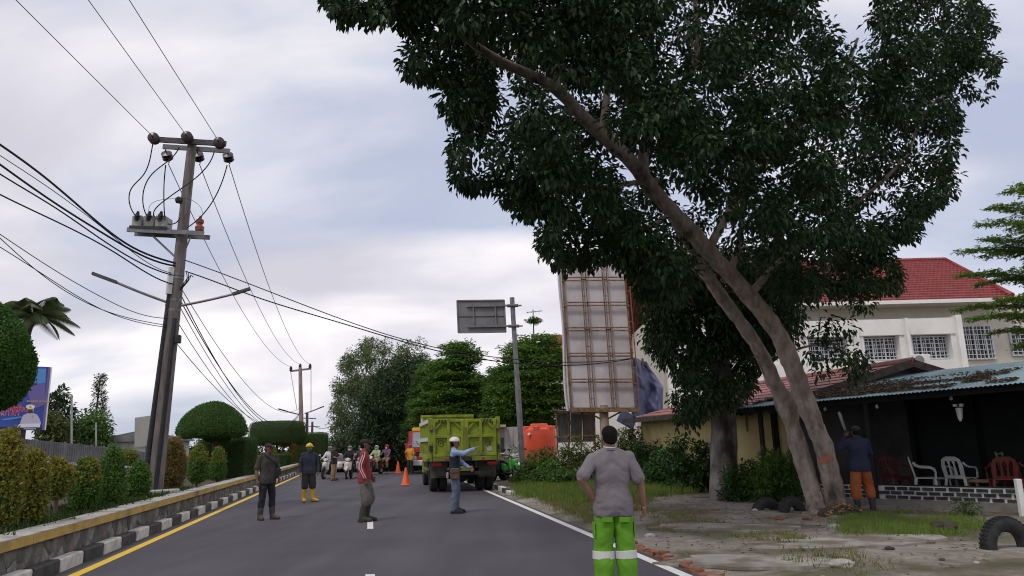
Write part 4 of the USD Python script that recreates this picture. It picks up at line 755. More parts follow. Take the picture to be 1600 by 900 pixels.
# left background trees
c = crown_from([(72, 690), (70, 640), (85, 612), (100, 608), (113, 632), (114, 690)], 44, 1.6, 64, 3, ((97, 655, 5), (84, 640, 4))); leafy_tree('small open dark leafed tree between the blue billboard and the conifer', foot(95, 44), c, .42, 34, .26, .14, lf_dark, .12, 2)
c = crown_from([(112, 700), (112, 670), (122, 650), (142, 643), (160, 650), (170, 672), (166, 702)], 47, 2.0, 90, 3); leafy_tree('round mid green tree below the thin conifer', foot(143, 47), c, .55, 44, .26, .13, lf_mid, .16, 2)
c = crown_from([(62, 700), (64, 660), (80, 645), (100, 668), (104, 705)], 41, 1.6, 60, 3); leafy_tree('yellow green bushy tree right of the blue billboard', foot(84, 41), c, .5, 40, .24, .12, leafm('yellowish_tree_leaf', (.05, .065, .015), (.10, .12, .025), (.16, .16, .035), .6), .14, 1.5)
c = crown_from([(186, 722), (188, 706), (200, 700), (212, 712), (214, 724)], 40, .8, 22, 2); leafy_tree('small rounded ochre tipped tree behind the pointed green shrub', foot(200, 40), c, .32, 50, .15, .07, leaf_or, .08, .8)
t = thing('conifer', 'tall thin columnar conifer with sparse whorled branches', 'tree'); b = foot(150, 60, 0); zt_ = zt(156, 587, 60); tp = at(157, 587, 60)
obj('trunk', MB().tube([b, [tp[0] - .1, 60, 4], tp], [.16, .1, .03], 7), bark_dark, t); m = MB(); lv = []
for z in np.arange(2.2, zt_, .27):
    r = .95 * (1 - .72 * (z / zt_)) + .1; cx = b[0] + (tp[0] - b[0]) * (z / zt_)
    for j in range(5):
        a = rng.uniform(0, 6.28); d = np.array([math.cos(a), math.sin(a), .55]); p0 = np.array([cx, 60, z]); m.tube([p0, p0 + d * r], [.025, .01], 4); lv.append(p0 + d * r * .95); lv.append(p0 + d * r * .6)
obj('branches', m, bark_dark, t); v, f = clumps(lv, .13, 11, .2, .07, -.2); obj('needles', (v, f), lf_dark, t)
# palm
t = thing('palm_tree', 'coconut palm behind the huge clipped round tree', 'palm'); b = foot(44, 46, 0); tp = at(54, 494, 46)
obj('trunk', MB().tube(spline([b, [tp[0] - .5, 46, tp[2] * .5], tp], 12), np.linspace(.2, .12, 12), 9), bark_dark, t); palm_leaf = leafm('palm_leaf', (.06, .085, .035), (.10, .13, .05), (.16, .19, .075), .6)
for k in range(24):
    a = k * 2.39996; el = 1.4 - k * .062; L = 2.7 + .3 * rng.uniform(-1, 1); d = np.array([math.cos(a), math.sin(a), 0]); rach = np.array([tp + d * L * s_ * math.cos(el * .8) + np.array([0, 0, 1]) * (L * s_ * math.sin(el) - 1.35 * s_ ** 2 * L * .42) for s_ in np.linspace(0, 1, 12)])
    m = MB().tube(rach, np.linspace(.035, .008, 12), 4); tt = np.linspace(.12, 1, 44); pts = np.stack([np.interp(tt, np.linspace(0, 1, 12), rach[:, i]) for i in range(3)], 1); tg = np.gradient(pts, axis=0); tg /= np.linalg.norm(tg, axis=1, keepdims=True)
    for sgn in (-1, 1):
        sd_ = np.cross(tg, [0, 0, 1.0]) * sgn; ll = .75 * np.sin(np.pi * (tt * .86 + .1)) + .12; m.add(*leaves(pts, sd_ * .75 + tg * .55 + np.array([0, 0, -.45]), np.tile([0, 0, 1.0], (44, 1)), ll, .038))
    obj('frond', m, palm_leaf, t)
# distant green behind everything
far_leaf = leafm('far_green', (.018, .034, .014), (.03, .055, .02), (.055, .085, .03), .15, .6, .15)
def mass(name, label, path, Y, hgt, n, L, mat, thick=3.0):
    pts = []
    for _ in range(n):
        s_ = rng.uniform(0, 1); x = path[0] + (path[1] - path[0]) * s_; h_ = hgt * (.55 + .9 * meshkit.noise(np.array([[x * .16, 3.1, Y * .1]]), 2)[0]); pts.append([x, Y + rng.uniform(-thick, thick), rng.uniform(0, 1) ** .7 * h_ - .5])
    v, f = clumps(pts, 1.0, 30, L, L * .5, .2); return obj(name, (v, f), mat, None, label, 'trees', None, 'stuff')
mass('far_wood', 'distant dark green wood closing the view behind the truck', (-10, 14), 78, 5.5, 420, .5, far_leaf)
mass('far_wood', 'distant low trees on the left behind the grey fence', (-75, -24), 80, 2.0, 420, .5, far_leaf)

# ================================================================== RIGHT SIDE BUILDINGS
yellow_wall = pm('ochre_plaster', (.40, .32, .14), (.50, .41, .19), 1.4, .85, bump=.15, c3=(.24, .20, .11), s3=.9, lo3=.55, hi3=.75)
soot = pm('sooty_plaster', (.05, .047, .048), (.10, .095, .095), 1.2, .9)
red_sheet = pm('faded_red_roof', (.22, .085, .08), (.32, .14, .125), 1.6, .7, c3=(.11, .07, .06), s3=1.2, lo3=.55, hi3=.75)
red_tile = pm('red_roof_tile', (.23, .035, .035), (.32, .06, .055), 2.2, .6, bump=.2, c3=(.17, .035, .03), s3=.7)
dark_wood = pm('dark_timber', (.03, .024, .02), (.07, .055, .045), 6, .85, bump=.3)
Pn = np.array([6.75, 19.25, 0]); Rg = norm([-.26, 1, 0]); Pq = np.array([Rg[1], -Rg[0], 0])
def hp(a, b, z=0): return Pn + Rg * a + Pq * b + np.array([0, 0, z])
h = thing('yellow_house', 'low ochre walled house with faded red roof behind the straight trunked tree', 'house')
def wallbox(p, q, z0, z1, th): return MB().bar([p[0], p[1], (z0 + z1) / 2], [q[0], q[1], (z0 + z1) / 2], th, z1 - z0)
obj('wall', wallbox(hp(0, .1), hp(8.5, .1), -.2, 2.34, .16), yellow_wall, h)
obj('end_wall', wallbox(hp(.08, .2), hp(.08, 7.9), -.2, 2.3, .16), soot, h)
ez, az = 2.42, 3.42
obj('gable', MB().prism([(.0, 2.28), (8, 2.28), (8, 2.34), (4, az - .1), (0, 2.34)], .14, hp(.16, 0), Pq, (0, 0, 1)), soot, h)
def slope(a0, a1, b0, z0, b1, z1, th, mat, name, parent, courses=0):
    v = np.array([hp(a0, b0, z0), hp(a1, b0, z0), hp(a1, b1, z1), hp(a0, b1, z1)]); n_ = norm(np.cross(v[1] - v[0], v[3] - v[0])); n_ = n_ if n_[2] > 0 else -n_
    m = MB(); N_ = max(1, courses)
    for k in range(N_):
        q0 = v[0] + (v[3] - v[0]) * k / N_; q1 = v[1] + (v[2] - v[1]) * k / N_; q2 = v[1] + (v[2] - v[1]) * (k + 1) / N_; q3 = v[0] + (v[3] - v[0]) * (k + 1) / N_
        top = np.array([q0 + n_ * th, q1 + n_ * th, q2 + n_ * th * .35, q3 + n_ * th * .35]); bot = np.array([q0, q1, q2, q3]) - n_ * .02
        m.add(np.vstack([bot, top]), [[4, 5, 6], [4, 6, 7], [0, 2, 1], [0, 3, 2], [0, 1, 5], [0, 5, 4], [1, 2, 6], [1, 6, 5], [3, 7, 6], [3, 6, 2], [0, 4, 7], [0, 7, 3]])
    return obj(name, m, mat, parent)
rf = slope(-.35, 8.9, -.55, ez - .18, 4, az, .035, red_sheet, 'roof', h, 9); slope(-.35, 8.9, 8.55, ez - .18, 4, az, .035, red_sheet, 'roof', h, 9)
obj('ridge_cap', MB().tube([hp(-.38, 4, az + .03), hp(8.9, 4, az + .03)], .11, 8), red_sheet, h)
obj('fascia', MB().bar(hp(-.33, -.56, ez - .16), hp(8.9, -.56, ez - .16), .04, .16), dark_wood, h); obj('barge_board', MB().bar(hp(-.36, -.55, ez - .20), hp(-.36, 4, az - .02), .04, .2), dark_wood, h); obj('barge_board', MB().bar(hp(-.36, 8.55, ez - .2), hp(-.36, 4, az - .02), .04, .2), dark_wood, h)
for k in range(5): obj('rafter_end', MB().bar(hp(.6 + k * .42, -.5, ez - .26), hp(.6 + k * .42, .1, ez - .08), .06, .09), dark_wood, h)
for k in range(2): obj('pipe_stub', MB().tube([hp(.9 + k * .6, -.02, 2.2), hp(.9 + k * .6, -.02, 1.72)], .022, 6), rusty, h)

# ---- roadside cafe shed
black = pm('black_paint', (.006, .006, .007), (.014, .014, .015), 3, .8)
blue_sheet = pm('blue_corrugated_sheet', (.14, .235, .27), (.20, .31, .345), 1.8, .5, c3=(.13, .105, .085), s3=1.3, lo3=.56, hi3=.72, spec=.4)
A0 = np.array([6.35, 18.85, 0]); SX = norm([.668, -.744, 0]); SY = np.array([-SX[1], SX[0], 0])
def sp_(x, y, z=0): return A0 + SX * x + SY * y + np.array([0, 0, z])
shed = thing('cafe_shed', 'open fronted dark cafe shed under a blue corrugated roof at the right', 'shed')
W_ = 11.0
def zroof(x, y): return 2.30 + .026 * x + .165 * (y + .5)
for k in range(14):
    x0 = -.55 + k * .86; x1 = x0 + .9; xs = np.linspace(x0, x1, 33); zc = .014 * np.cos(xs * 2 * np.pi / .085); ye = 4.5
    up = [sp_(x, -.5 + .03 * (k % 2), zroof(x, -.5) + c + .004 * (k % 2)) for x, c in zip(xs, zc)] + [sp_(x, ye, zroof(x, ye) + c + .004 * (k % 2)) for x, c in zip(xs, zc)]
    up = np.array(up); i = np.arange(32)[:, None]; f = np.vstack([i + [0, 1, 34], i + [0, 34, 33]]); obj('roof_sheet', (np.vstack([up, up - [0, 0, .006]]), np.vstack([f, f[:, ::-1] + 66])), blue_sheet, shed)
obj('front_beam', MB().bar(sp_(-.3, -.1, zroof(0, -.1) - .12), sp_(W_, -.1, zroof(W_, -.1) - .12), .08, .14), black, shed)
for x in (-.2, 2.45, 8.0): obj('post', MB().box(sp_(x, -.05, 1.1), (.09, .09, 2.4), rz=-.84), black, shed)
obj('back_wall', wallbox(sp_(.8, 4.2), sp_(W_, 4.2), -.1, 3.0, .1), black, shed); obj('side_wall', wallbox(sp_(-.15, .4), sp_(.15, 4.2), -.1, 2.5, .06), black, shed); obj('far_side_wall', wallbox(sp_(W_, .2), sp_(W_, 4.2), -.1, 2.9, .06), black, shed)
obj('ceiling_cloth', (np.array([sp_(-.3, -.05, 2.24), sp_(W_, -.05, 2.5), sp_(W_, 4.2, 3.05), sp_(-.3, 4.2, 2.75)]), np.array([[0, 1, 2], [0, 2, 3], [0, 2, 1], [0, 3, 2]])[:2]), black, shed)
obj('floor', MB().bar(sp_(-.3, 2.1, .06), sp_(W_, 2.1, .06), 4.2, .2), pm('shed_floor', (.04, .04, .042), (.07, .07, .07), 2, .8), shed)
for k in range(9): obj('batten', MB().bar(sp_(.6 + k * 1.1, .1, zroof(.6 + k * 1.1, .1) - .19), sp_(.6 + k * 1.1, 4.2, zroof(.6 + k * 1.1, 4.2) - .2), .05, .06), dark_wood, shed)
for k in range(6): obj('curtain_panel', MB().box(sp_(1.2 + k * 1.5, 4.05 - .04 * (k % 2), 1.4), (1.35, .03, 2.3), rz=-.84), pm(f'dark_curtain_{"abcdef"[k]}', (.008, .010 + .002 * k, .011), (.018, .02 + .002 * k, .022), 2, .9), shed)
# concrete sill and painted low wall of black bricks with white joints
obj('sill', wallbox(sp_(-.5, -.16), sp_(W_, -.16), -.1, .17, .4), pm('sill_concrete', (.13, .12, .11), (.20, .19, .175), 3, .9, bump=.3), shed)
bw_ = thing('brick_wall', 'low black brick wall with white painted joints along the front of the cafe shed', 'wall')
joint = pm('white_joint_paint', (.46, .46, .45), (.62, .62, .60), 6, .8); brick_m = [pm('black_brick_' + w, c1, c2, 6, .6, bump=.3) for w, c1, c2 in (('plain', (.012, .012, .014), (.026, .026, .028)), ('worn', (.018, .018, .02), (.045, .043, .042)))]
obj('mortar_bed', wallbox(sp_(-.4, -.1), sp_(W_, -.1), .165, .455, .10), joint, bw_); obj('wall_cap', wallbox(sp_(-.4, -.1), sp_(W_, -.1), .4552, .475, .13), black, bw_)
for c in range(3):
    x = -.38 + (c % 2) * .13
    while x < W_ - .3:
        if not (2.38 < x + .12 < 2.56): 
            p = sp_(x + .115 + rng.normal(0, .004), -.155 - rng.uniform(0, .006), .215 + c * .092 + rng.normal(0, .003)); obj('brick', MB().box(p, (.205, .05, .062 + rng.normal(0, .002)), rz=math.atan2(SX[1], SX[0]) + rng.normal(0, .006)), brick_m[int(rng.random() < .4)], bw_)
        x += .255
obj('pier', MB().box(sp_(2.47, -.13, .3), (.16, .16, .34), rz=-.84), black, bw_)
# plastic chairs
def make_chair(label, mat, loc, rz):
    t = thing('plastic_chair', label, 'chair', loc, rz)
    obj('seat', MB().box((0, 0, .42), (.44, .42, .025), bev=.012).box((0, -.2, .39), (.40, .02, .06)), mat, t)
    for sx in (-1, 1):
        for sy in (-1, 1): obj('leg', MB().tube([[sx * .2, sy * .18, .41], [sx * .25, sy * (.24 if sy > 0 else .22), 0]], [.034, .022], 7), mat, t)
        obj('armrest', MB().tube(spline([[sx * .21, .2, .75], [sx * .27, .1, .66], [sx * .27, -.12, .64], [sx * .24, -.2, .42]], 9), .022, 6), mat, t)
    out = Polygon([(-.22, 0), (-.235, .25), (-.20, .40), (-.1, .46), (.1, .46), (.20, .40), (.235, .25), (.22, 0)])
    for cx in (-.11, .0, .11): out = out.difference(Polygon([(cx - .032, .06), (cx - .04, .30), (cx - .02, .37), (cx + .02, .37), (cx + .04, .30), (cx + .032, .06)]))
    obj('backrest', MB().prism(out, .022, (0, .2, .42), (1, 0, 0), norm((0, .22, 1))), mat, t); return t
chair_w = pm('white_chair_plastic', (.30, .31, .30), (.40, .41, .40), 3, .5); chair_r = pm('red_chair_plastic', (.06, .011, .009), (.095, .017, .013), 3, .5)
def shed_at(px, d):                # point on the shed floor seen in a picture column, d metres behind the low wall
    v = ray(px, 760); o = A0 + SY * d; M_ = np.array([[v[0], -SX[0]], [v[1], -SX[1]]]); k, s_ = np.linalg.solve(M_, o[:2]); return np.array([v[0] * k, v[1] * k, .17])
rzS = math.atan2(SX[1], SX[0])
make_chair('white plastic garden chair facing right, left of the two white chairs behind the brick wall', chair_w, shed_at(1448, .55), rzS + 1.9)
make_chair('white plastic garden chair with slotted back, right of the two white chairs', chair_w, shed_at(1503, .8), rzS + 2.9)
make_chair('red plastic chair beside the man with the machete', chair_r, shed_at(1402, .8), rzS + 1.0)
make_chair('red plastic chair at the right picture edge, nearer one', chair_r, shed_at(1570, .5), rzS + 3.6); make_chair('red plastic chair at the right picture edge, half hidden behind the nearer red one', chair_r, shed_at(1597, .75), rzS + 2.6)
st = thing('low_table', 'low pale plastic table between the two white chairs', 'table', shed_at(1477, .95), rzS); obj('table_top', MB().box((0, 0, .4), (.4, .4, .03), bev=.01), chair_w, st)
for sx in (-1, 1):
    for sy in (-1, 1): obj('leg', MB().tube([[sx * .16, sy * .16, .4], [sx * .18, sy * .18, 0]], .02, 6), chair_w, st)
wt = thing('wooden_bench', 'plain brown wooden bench right of the white chairs', 'bench', shed_at(1535, .9), rzS + .1); wood = pm('bench_wood', (.18, .12, .06), (.28, .19, .10), 5, .7, stretch=(1, 8, 8)); obj('seat', MB().box((0, 0, .36), (.62, .25, .06)), wood, wt); obj('leg', MB().box((-.25, 0, .165), (.05, .2, .33)), wood, wt); obj('leg', MB().box((.25, 0, .165), (.05, .2, .33)), wood, wt)
# hanging bulbs and lantern
bulb_m = pm('bulb_glass', (.55, .55, .53)); wireb = wire_mat
for k, (px, py, d, lb) in enumerate(((1289, 639, .0, 'white bulb hanging under the shed eave next to the trunk'), (1370, 635, .1, 'white bulb hanging from the shed eave above the man with the machete'), (1486, 622, .15, 'white bulb hanging from the eave left of the lantern'))):
    q = shed_at(px, d); Yq = q[1]; p = at(px, py, Yq); t = thing('light_bulb', lb, 'bulb'); obj('glass', MB().lathe([(.003, -.05), (.03, -.03), (.034, 0), (.022, .03), (.014, .05)], p, n=10), bulb_m, t, smooth=True); obj('socket', MB().lathe([(.016, .05), (.016, .09), (.004, .1)], p, n=8), black, t); obj('cord', MB().tube([p + [0, 0, .09], [p[0], p[1], 2.42]], .005, 4), wireb, t)
q = shed_at(1499, .5); p = at(1499, 645, q[1]); t = thing('lantern', 'small white framed hanging lantern inside the shed', 'lantern')
for sx in (-.06, .06): obj('lantern_head', MB().box(p + SX * sx + [0, 0, .16], (.07, .07, .06), rz=rzS), white_pl, t)
obj('lantern_body', MB().lathe([(.02, -.18), (.05, -.1), (.07, .1), (.05, .11)], p, n=8), white_pl, t); obj('cord', MB().tube([p + [0, 0, .1], p + [0, 0, .75]], .005, 4), wireb, t)
gl = pm('green_plastic', (.05, .2, .09), (.08, .28, .12), 4, .5); q = shed_at(1560, 1.3); Yq = q[1]; t = thing('bamboo_blind', 'narrow green slatted frame leaning inside the shed at the right', 'blind')
for dx in (0, 16): obj('frame_bar', MB().bar(at(1555 + dx * .6, 706, Yq), at(1563 + dx * .6, 734, Yq), .035, .02), gl, t)
for j in range(4): obj('slat', MB().bar(at(1556 + j * 2, 709 + 6 * j, Yq), at(1565 + j * 2, 709 + 6 * j, Yq), .02, .02), gl, t)
# leaf litter lying on the blue roof
lit = leafm('dry_leaf', (.08, .058, .036), (.15, .11, .075), (.25, .195, .135), 3, .8, .05); bb_ = []
for _ in range(6500):
    x = rng.uniform(-.4, 5.4); y = rng.beta(1.2, 2.2) * 3.2 - .2; w = meshkit.noise(np.array([[x * 1.1, y * 1.6, 2.]]), 3)[0]
    if w > .28 + .085 * abs(x - 1.2): bb_.append(sp_(x, y, zroof(x, y) + .03))
bb_ = np.array(bb_); obj('leaf_litter', leaves(bb_, rdir(len(bb_)) * [1, 1, .15], rdir(len(bb_)) * .3 + [0, 0, 1], .11, .05), lit, None, 'dry brown leaves lying on the blue corrugated roof', 'leaf litter', None, 'stuff')
t = thing('white_post', 'short white painted post at the right picture edge beside the brick wall', 'post'); q = at(1598, 800, 14.2); obj('post_shaft', MB().box((q[0], 14.2, .25), (.1, .1, .85), bev=.01), white_pl, t)

# ---- white public building with red tiled roof
wb = thing('white_building', 'long white two storey building with red tiled roof and barred windows', 'building')
white_plaster = pm('white_plaster', (.70, .685, .665), (.79, .775, .755), .8, .8, c3=(.56, .53, .50), s3=.35, lo3=.58, hi3=.8); cream = pm('cream_plaster', (.50, .47, .40), (.58, .55, .48), .8, .8)
glass = pm('dark_window_glass', (.015, .018, .024), (.03, .035, .045), .8, .12, spec=.6); bars_m = pm('white_window_bars', (.50, .52, .55), (.58, .60, .62), 3, .5)
BY = 40.0; bx = lambda px, py=520, Y=BY: at(px, py, Y)[0]; bz = lambda py, px=1450, Y=BY: at(px, py, Y)[2]
x0, x1 = bx(1040), bx(1500)
obj('wall', MB().box(((x0 + 45) / 2, BY + 6.3, 4.3), (45 - x0, 10, 9.0)), cream, wb)
zpt = bz(497); zpb = bz(522)
# parapet band and fins in front of the set-back wall
obj('front_band', MB().box(((x0 + x1) / 2, BY + .15, (zpt + zpb) / 2), (x1 - x0, .3, zpt - zpb)), white_plaster, wb); obj('band_soffit', MB().box(((x0 + x1) / 2, BY + .8, zpb + .06), (x1 - x0, 1.0, .12)), white_plaster, wb); obj('band_top', MB().box(((x0 + x1) / 2, BY + .8, zpt - .08), (x1 - x0, 1.0, .12)), white_plaster, wb)
zw0, zw1 = bz(562), zpb; winx = [(1262, 1324), (1349, 1405), (1424, 1486)]
obj('lower_wall', MB().box(((x0 + x1) / 2, BY + .25, (zw0 - .2) / 2), (x1 - x0, .4, zw0 + .2)), white_plaster, wb)
pw = [1040, 1110, 1180, 1240, 1262]; solid_px = [(1040, 1100), (1150, 1262), (1324, 1349), (1405, 1424), (1486, 1500)]
for a, b in solid_px: xa, xb = bx(a), bx(b); obj('wall_pier', MB().box(((xa + xb) / 2, BY + .32, (zw0 + zw1) / 2), (xb - xa, .5, zw1 - zw0 + .02)), white_plaster, wb)
for px in (1336, 1415): obj('fin', MB().box((bx(px), BY - .02, (zw0 + zpt) / 2 - .3), (.16, .5, zpt - zw0 + .6)), white_plaster, wb)
obj('end_fin', MB().box((x1 - .1, BY + .4, (zw0 + zpt) / 2 - .3), (.3, 1.3, zpt - zw0 + .8)), white_plaster, wb)
def window(xa, xb, za, zb, Yw, nx_, nz, parent=wb):
    fr = obj('window', MB().box(((xa + xb) / 2, Yw, za + .04), (xb - xa, .1, .08)).box(((xa + xb) / 2, Yw, zb - .04), (xb - xa, .1, .08)).box((xa + .04, Yw, (za + zb) / 2), (.08, .1, zb - za - .16)).box((xb - .04, Yw, (za + zb) / 2), (.08, .1, zb - za - .16)), bars_m, parent)
    obj('pane', MB().box(((xa + xb) / 2, Yw + .06, (za + zb) / 2), (xb - xa - .1, .02, zb - za - .1)), glass, fr)
    m = MB()
    for k in range(1, nx_): m.box((xa + (xb - xa) * k / nx_, Yw - .07, (za + zb) / 2), (.075 if k % 3 == 0 else .035, .03, zb - za))
    for k in range(1, nz): m.box(((xa + xb) / 2, Yw - .09, za + (zb - za) * (k / nz)), (xb - xa, .03, .035))
    for k in range(nx_):
        if k % 2: m.box((xa + (xb - xa) * (k + .5) / nx_, Yw - .07, za + (zb - za) * .5), (.03, .03, (zb - za) * .5))
    obj('grille', m, bars_m, fr)
for a, b in winx: window(bx(a), bx(b), zw0 + .06, zw1 - .04, BY + .55, 9, 6)
window(bx(1100), bx(1150), zw0 + .06, zw1 - .04, BY + .55, 6, 6)
Y2 = BY + 1.22; window(bx(1505, 540, Y2), bx(1553, 540, Y2), bz(562, 1525, Y2), bz(508, 1525, Y2), Y2, 8, 7); window(bx(1580, 540, Y2), bx(1640, 540, Y2), bz(556, 1600, Y2), bz(510, 1600, Y2), Y2, 8, 7)
ac = thing('air_conditioner', 'white air conditioner box on the wall under the barred window', 'air conditioner'); ca = at(1438, 563, BY - .2); obj('case', MB().box(ca, (.95, .4, .62), bev=.03), white_pl, ac); obj('fan_grille', MB().lathe([(.25, 0), (.25, .02), (.02, .03)], ca + [-.15, -.205, 0], (0, -1, 0), 18), pm('fan_grey', (.2, .2, .2)), ac)
# hip roof built of courses
YE = BY - .2; ze = bz(469, 1450, YE); YRg = BY + 6.3; zr = at(1440, 408, YRg)[2]; xe1 = bx(1583, 468, YE); xr1 = at(1477, 408, YRg)[0]; xe0 = bx(1010, 480, YE)
N_ = 18; m = MB(); 
for k in range(N_):
    s0, s1 = k / N_, (k + 1) / N_
    def pt(s_, lift, left): return np.array([xe0 + (0 if left else 0), YE + (YRg - YE) * s_, ze + (zr - ze) * s_ + lift]) if left else np.array([xe1 + (xr1 - xe1) * s_, YE + (YRg - YE) * s_, ze + (zr - ze) * s_ + lift])
    a, b, c, d_ = pt(s0, .13, 1), pt(s0, .13, 0), pt(s1, .03, 0), pt(s1, .03, 1); a0, b0 = pt(s0, 0, 1), pt(s0, 0, 0); m.add([a, b, c, d_, a0, b0], [[0, 1, 2], [0, 2, 3], [4, 5, 1], [4, 1, 0]])
    def pr_(s_, lift, back): return np.array([xe1 + (xr1 - xe1) * s_, YE + (YRg - YE) * s_, ze + (zr - ze) * s_ + lift]) if not back else np.array([xe1 + (xr1 - xe1) * s_, 2 * YRg - YE - (YRg - YE) * s_, ze + (zr - ze) * s_ + lift])
    a, b, c, d_ = pr_(s0, .13, 0), pr_(s0, .13, 1), pr_(s1, .03, 1), pr_(s1, .03, 0); a0, b0 = pr_(s0, 0, 0), pr_(s0, 0, 1); m.add([a, b, c, d_, a0, b0], [[0, 1, 2], [0, 2, 3], [4, 5, 1], [4, 1, 0]])
m.add([[xe0, 2 * YRg - YE, ze], [xe1, 2 * YRg - YE, ze], [xr1, YRg, zr + .03], [xe0, YRg, zr + .03]], [[0, 3, 2], [0, 2, 1]])
tile_m = material('pantile_look', {'g': ('geometry', {}), 'w': ('wave_texture', {'wave_type': 'bands', 'bands_direction': 'x', 'scale': 1.3}), 'n': ('noise_texture', {'scale': 2.5, 'detail': 4}), 'r': ('rgb_ramp', {'ramp': [(.3, (.19, .028, .03)), (.7, (.29, .052, .05))]}), 'b': ('bump', {'strength': .7, 'distance': .08}), 'p': ('principled_bsdf', {'roughness': .6})},
                  [('g.position', 'w.vector'), ('g.position', 'n.vector'), ('n.fac', 'r.fac'), ('r.color', 'p.base_color'), ('w.fac', 'b.height'), ('b.normal', 'p.normal')])
rf = obj('roof', m, tile_m, wb); obj('ridge', MB().tube([[xe0, YRg, zr + .08], [xr1, YRg, zr + .08], [xe1, YE, ze + .16]], .14, 8), tile_m, rf)
obj('eave_board', MB().box(((xe0 + xe1) / 2, YE + .02, ze - .06), (xe1 - xe0, .06, .2)), white_plaster, wb); obj('soffit', MB().box(((xe0 + xe1) / 2, YE + .75, ze - .12), (xe1 - xe0 - .1, 1.4, .04)), cream, wb)
# left wing of the same white complex and the red roofed hall behind the billboard
lw = thing('white_building', 'white building with stacked red roofs behind the bare billboard frame', 'building'); YL = 58
za_, zb_ = at(940, 513, YL)[2], at(940, 560, YL)[2]; xa, xb = at(858, 540, YL)[0], at(1035, 540, YL)[0]
obj('wall', MB().box(((xa + xb) / 2, YL + 3, zb_ / 2), (xb - xa - .6, 5.5, zb_)), white_plaster, lw)
for k in range(3):
    z0 = zb_ + (za_ - zb_) * k / 3; z1 = zb_ + (za_ - zb_) * (k + 1) / 3; y0 = YL + k * 1.0; m = MB()
    for j in range(4): q0, q1 = j / 4, (j + 1) / 4; m.add([[xa, y0 + q0 * 1.2, z0 + (z1 - z0) * q0 + .1], [xb, y0 + q0 * 1.2, z0 + (z1 - z0) * q0 + .1], [xb, y0 + q1 * 1.2, z0 + (z1 - z0) * q1 + .02], [xa, y0 + q1 * 1.2, z0 + (z1 - z0) * q1 + .02], [xa, y0 + q0 * 1.2, z0 + (z1 - z0) * q0], [xb, y0 + q0 * 1.2, z0 + (z1 - z0) * q0]], [[0, 1, 2], [0, 2, 3], [4, 5, 1], [4, 1, 0]])
    obj('roof_tier', m, pm('orange_red_tile_' + 'abc'[k], (.30, .07, .045), (.40, .115, .075), 1.5, .65), lw)
obj('roof_top', MB().box(((xa + xb) / 2, YL + 4.4, za_ - .3), (xb - xa, 2.6, .6)), red_tile, lw)
for k in range(4): xx = xa + 1.5 + k * 2.2; window(xx, xx + 1.3, zb_ - 2.2, zb_ - .8, YL + .2, 3, 3, lw)
wp = thing('white_building', 'plain white upper storey seen between the hanging leaves right of the blue tarpaulin', 'building'); YW = 46; q0, q1 = at(1035, 520, YW), at(1075, 520, YW)
obj('wall', MB().box(((q0[0] + q1[0]) / 2 + .8, YW + 2, q0[2] / 2), (q1[0] - q0[0] + 1.6, 4, q0[2])), white_plaster, wp); obj('parapet', MB().box(((q0[0] + q1[0]) / 2 + .8, YW - .08, q0[2] - .1), (q1[0] - q0[0] + 1.9, .3, .25)), white_plaster, wp); obj('string_course', MB().box(((q0[0] + q1[0]) / 2 + .8, YW - .06, q0[2] - 2.6), (q1[0] - q0[0] + 1.7, .16, .2)), white_plaster, wp)
# antenna on the building, TV aerial
an = thing('tv_aerial', 'thin television aerial above the layered tree beside the sign post', 'aerial'); p = at(833, 488, 55); obj('mast', MB().tube([p - [0, 0, 9], p + [0, 0, .2]], .05, 6), greybox, an); obj('boom', MB().bar(p + [-.5, 0, 0], p + [.7, 0, .1], .05, .05), greybox, an)
for k in range(4): obj('element', MB().bar(p + [-.4 + k * .3, -.3, .02 * k], p + [-.4 + k * .3, .3, .02 * k], .03, .03), greybox, an)

# ---- billboard frame seen from behind
bf = thing('bare_billboard', 'tall bare billboard seen from behind with rusty frame on a single post', 'billboard')
TL, BL_, BR_, TR = at(876, 400, 29), at(891, 637, 29), at(994, 637, 28.9), at(974, 400, 28.9)
X = norm(BR_ - BL_); Zb = norm(TL - BL_); Wb = np.linalg.norm(BR_ - BL_); Hb = np.linalg.norm(TL - BL_); Nb = norm(np.cross(X, Zb)) # towards the camera
panel_m = pm('sheet_back', (.46, .425, .44), (.56, .52, .535), .9, .7, c3=(.37, .34, .345), s3=.6)
def bp_(x, z, o=0): return BL_ + X * x + Zb * z + Nb * o
ncol, nrow = 3, 6
for i in range(ncol):
    for j in range(nrow):
        a0, a1 = i / ncol * Wb + .006, (i + 1) / ncol * Wb - .006; c0, c1 = j / nrow * Hb + .006, (j + 1) / nrow * Hb - .006
        c = [bp_(a0, c0, 0), bp_(a1, c0, 0), bp_(a1, c1, 0), bp_(a0, c1, 0)]; obj('back_panel', (np.array(c + [q - Nb * .03 for q in c]), np.array([[0, 1, 2], [0, 2, 3], [4, 6, 5], [4, 7, 6], [0, 4, 5], [0, 5, 1], [1, 5, 6], [1, 6, 2], [2, 6, 7], [2, 7, 3], [3, 7, 4], [3, 4, 0]])), panel_m, bf)
vin = spline([bp_(-.10, -.12, -.1), bp_(-.14, Hb * .25, -.1), bp_(-.08, Hb * .5, -.1), bp_(-.12, Hb * .75, -.1), bp_(-.09, Hb, -.1)], 20)
obj('vinyl_edge', MB().tube(vin, .055, 6), pm('vinyl_white', (.52, .5, .55), (.65, .62, .68), 1, .5, c3=(.4, .15, .18), s3=.9, lo3=.6, hi3=.7), bf); obj('front_vinyl', MB().add([bp_(-.1, -.1, -.12), bp_(Wb + .03, -.05, -.12), bp_(Wb + .03, Hb, -.12), bp_(-.1, Hb, -.12)], [[0, 2, 1], [0, 3, 2]]), white_pl, bf)
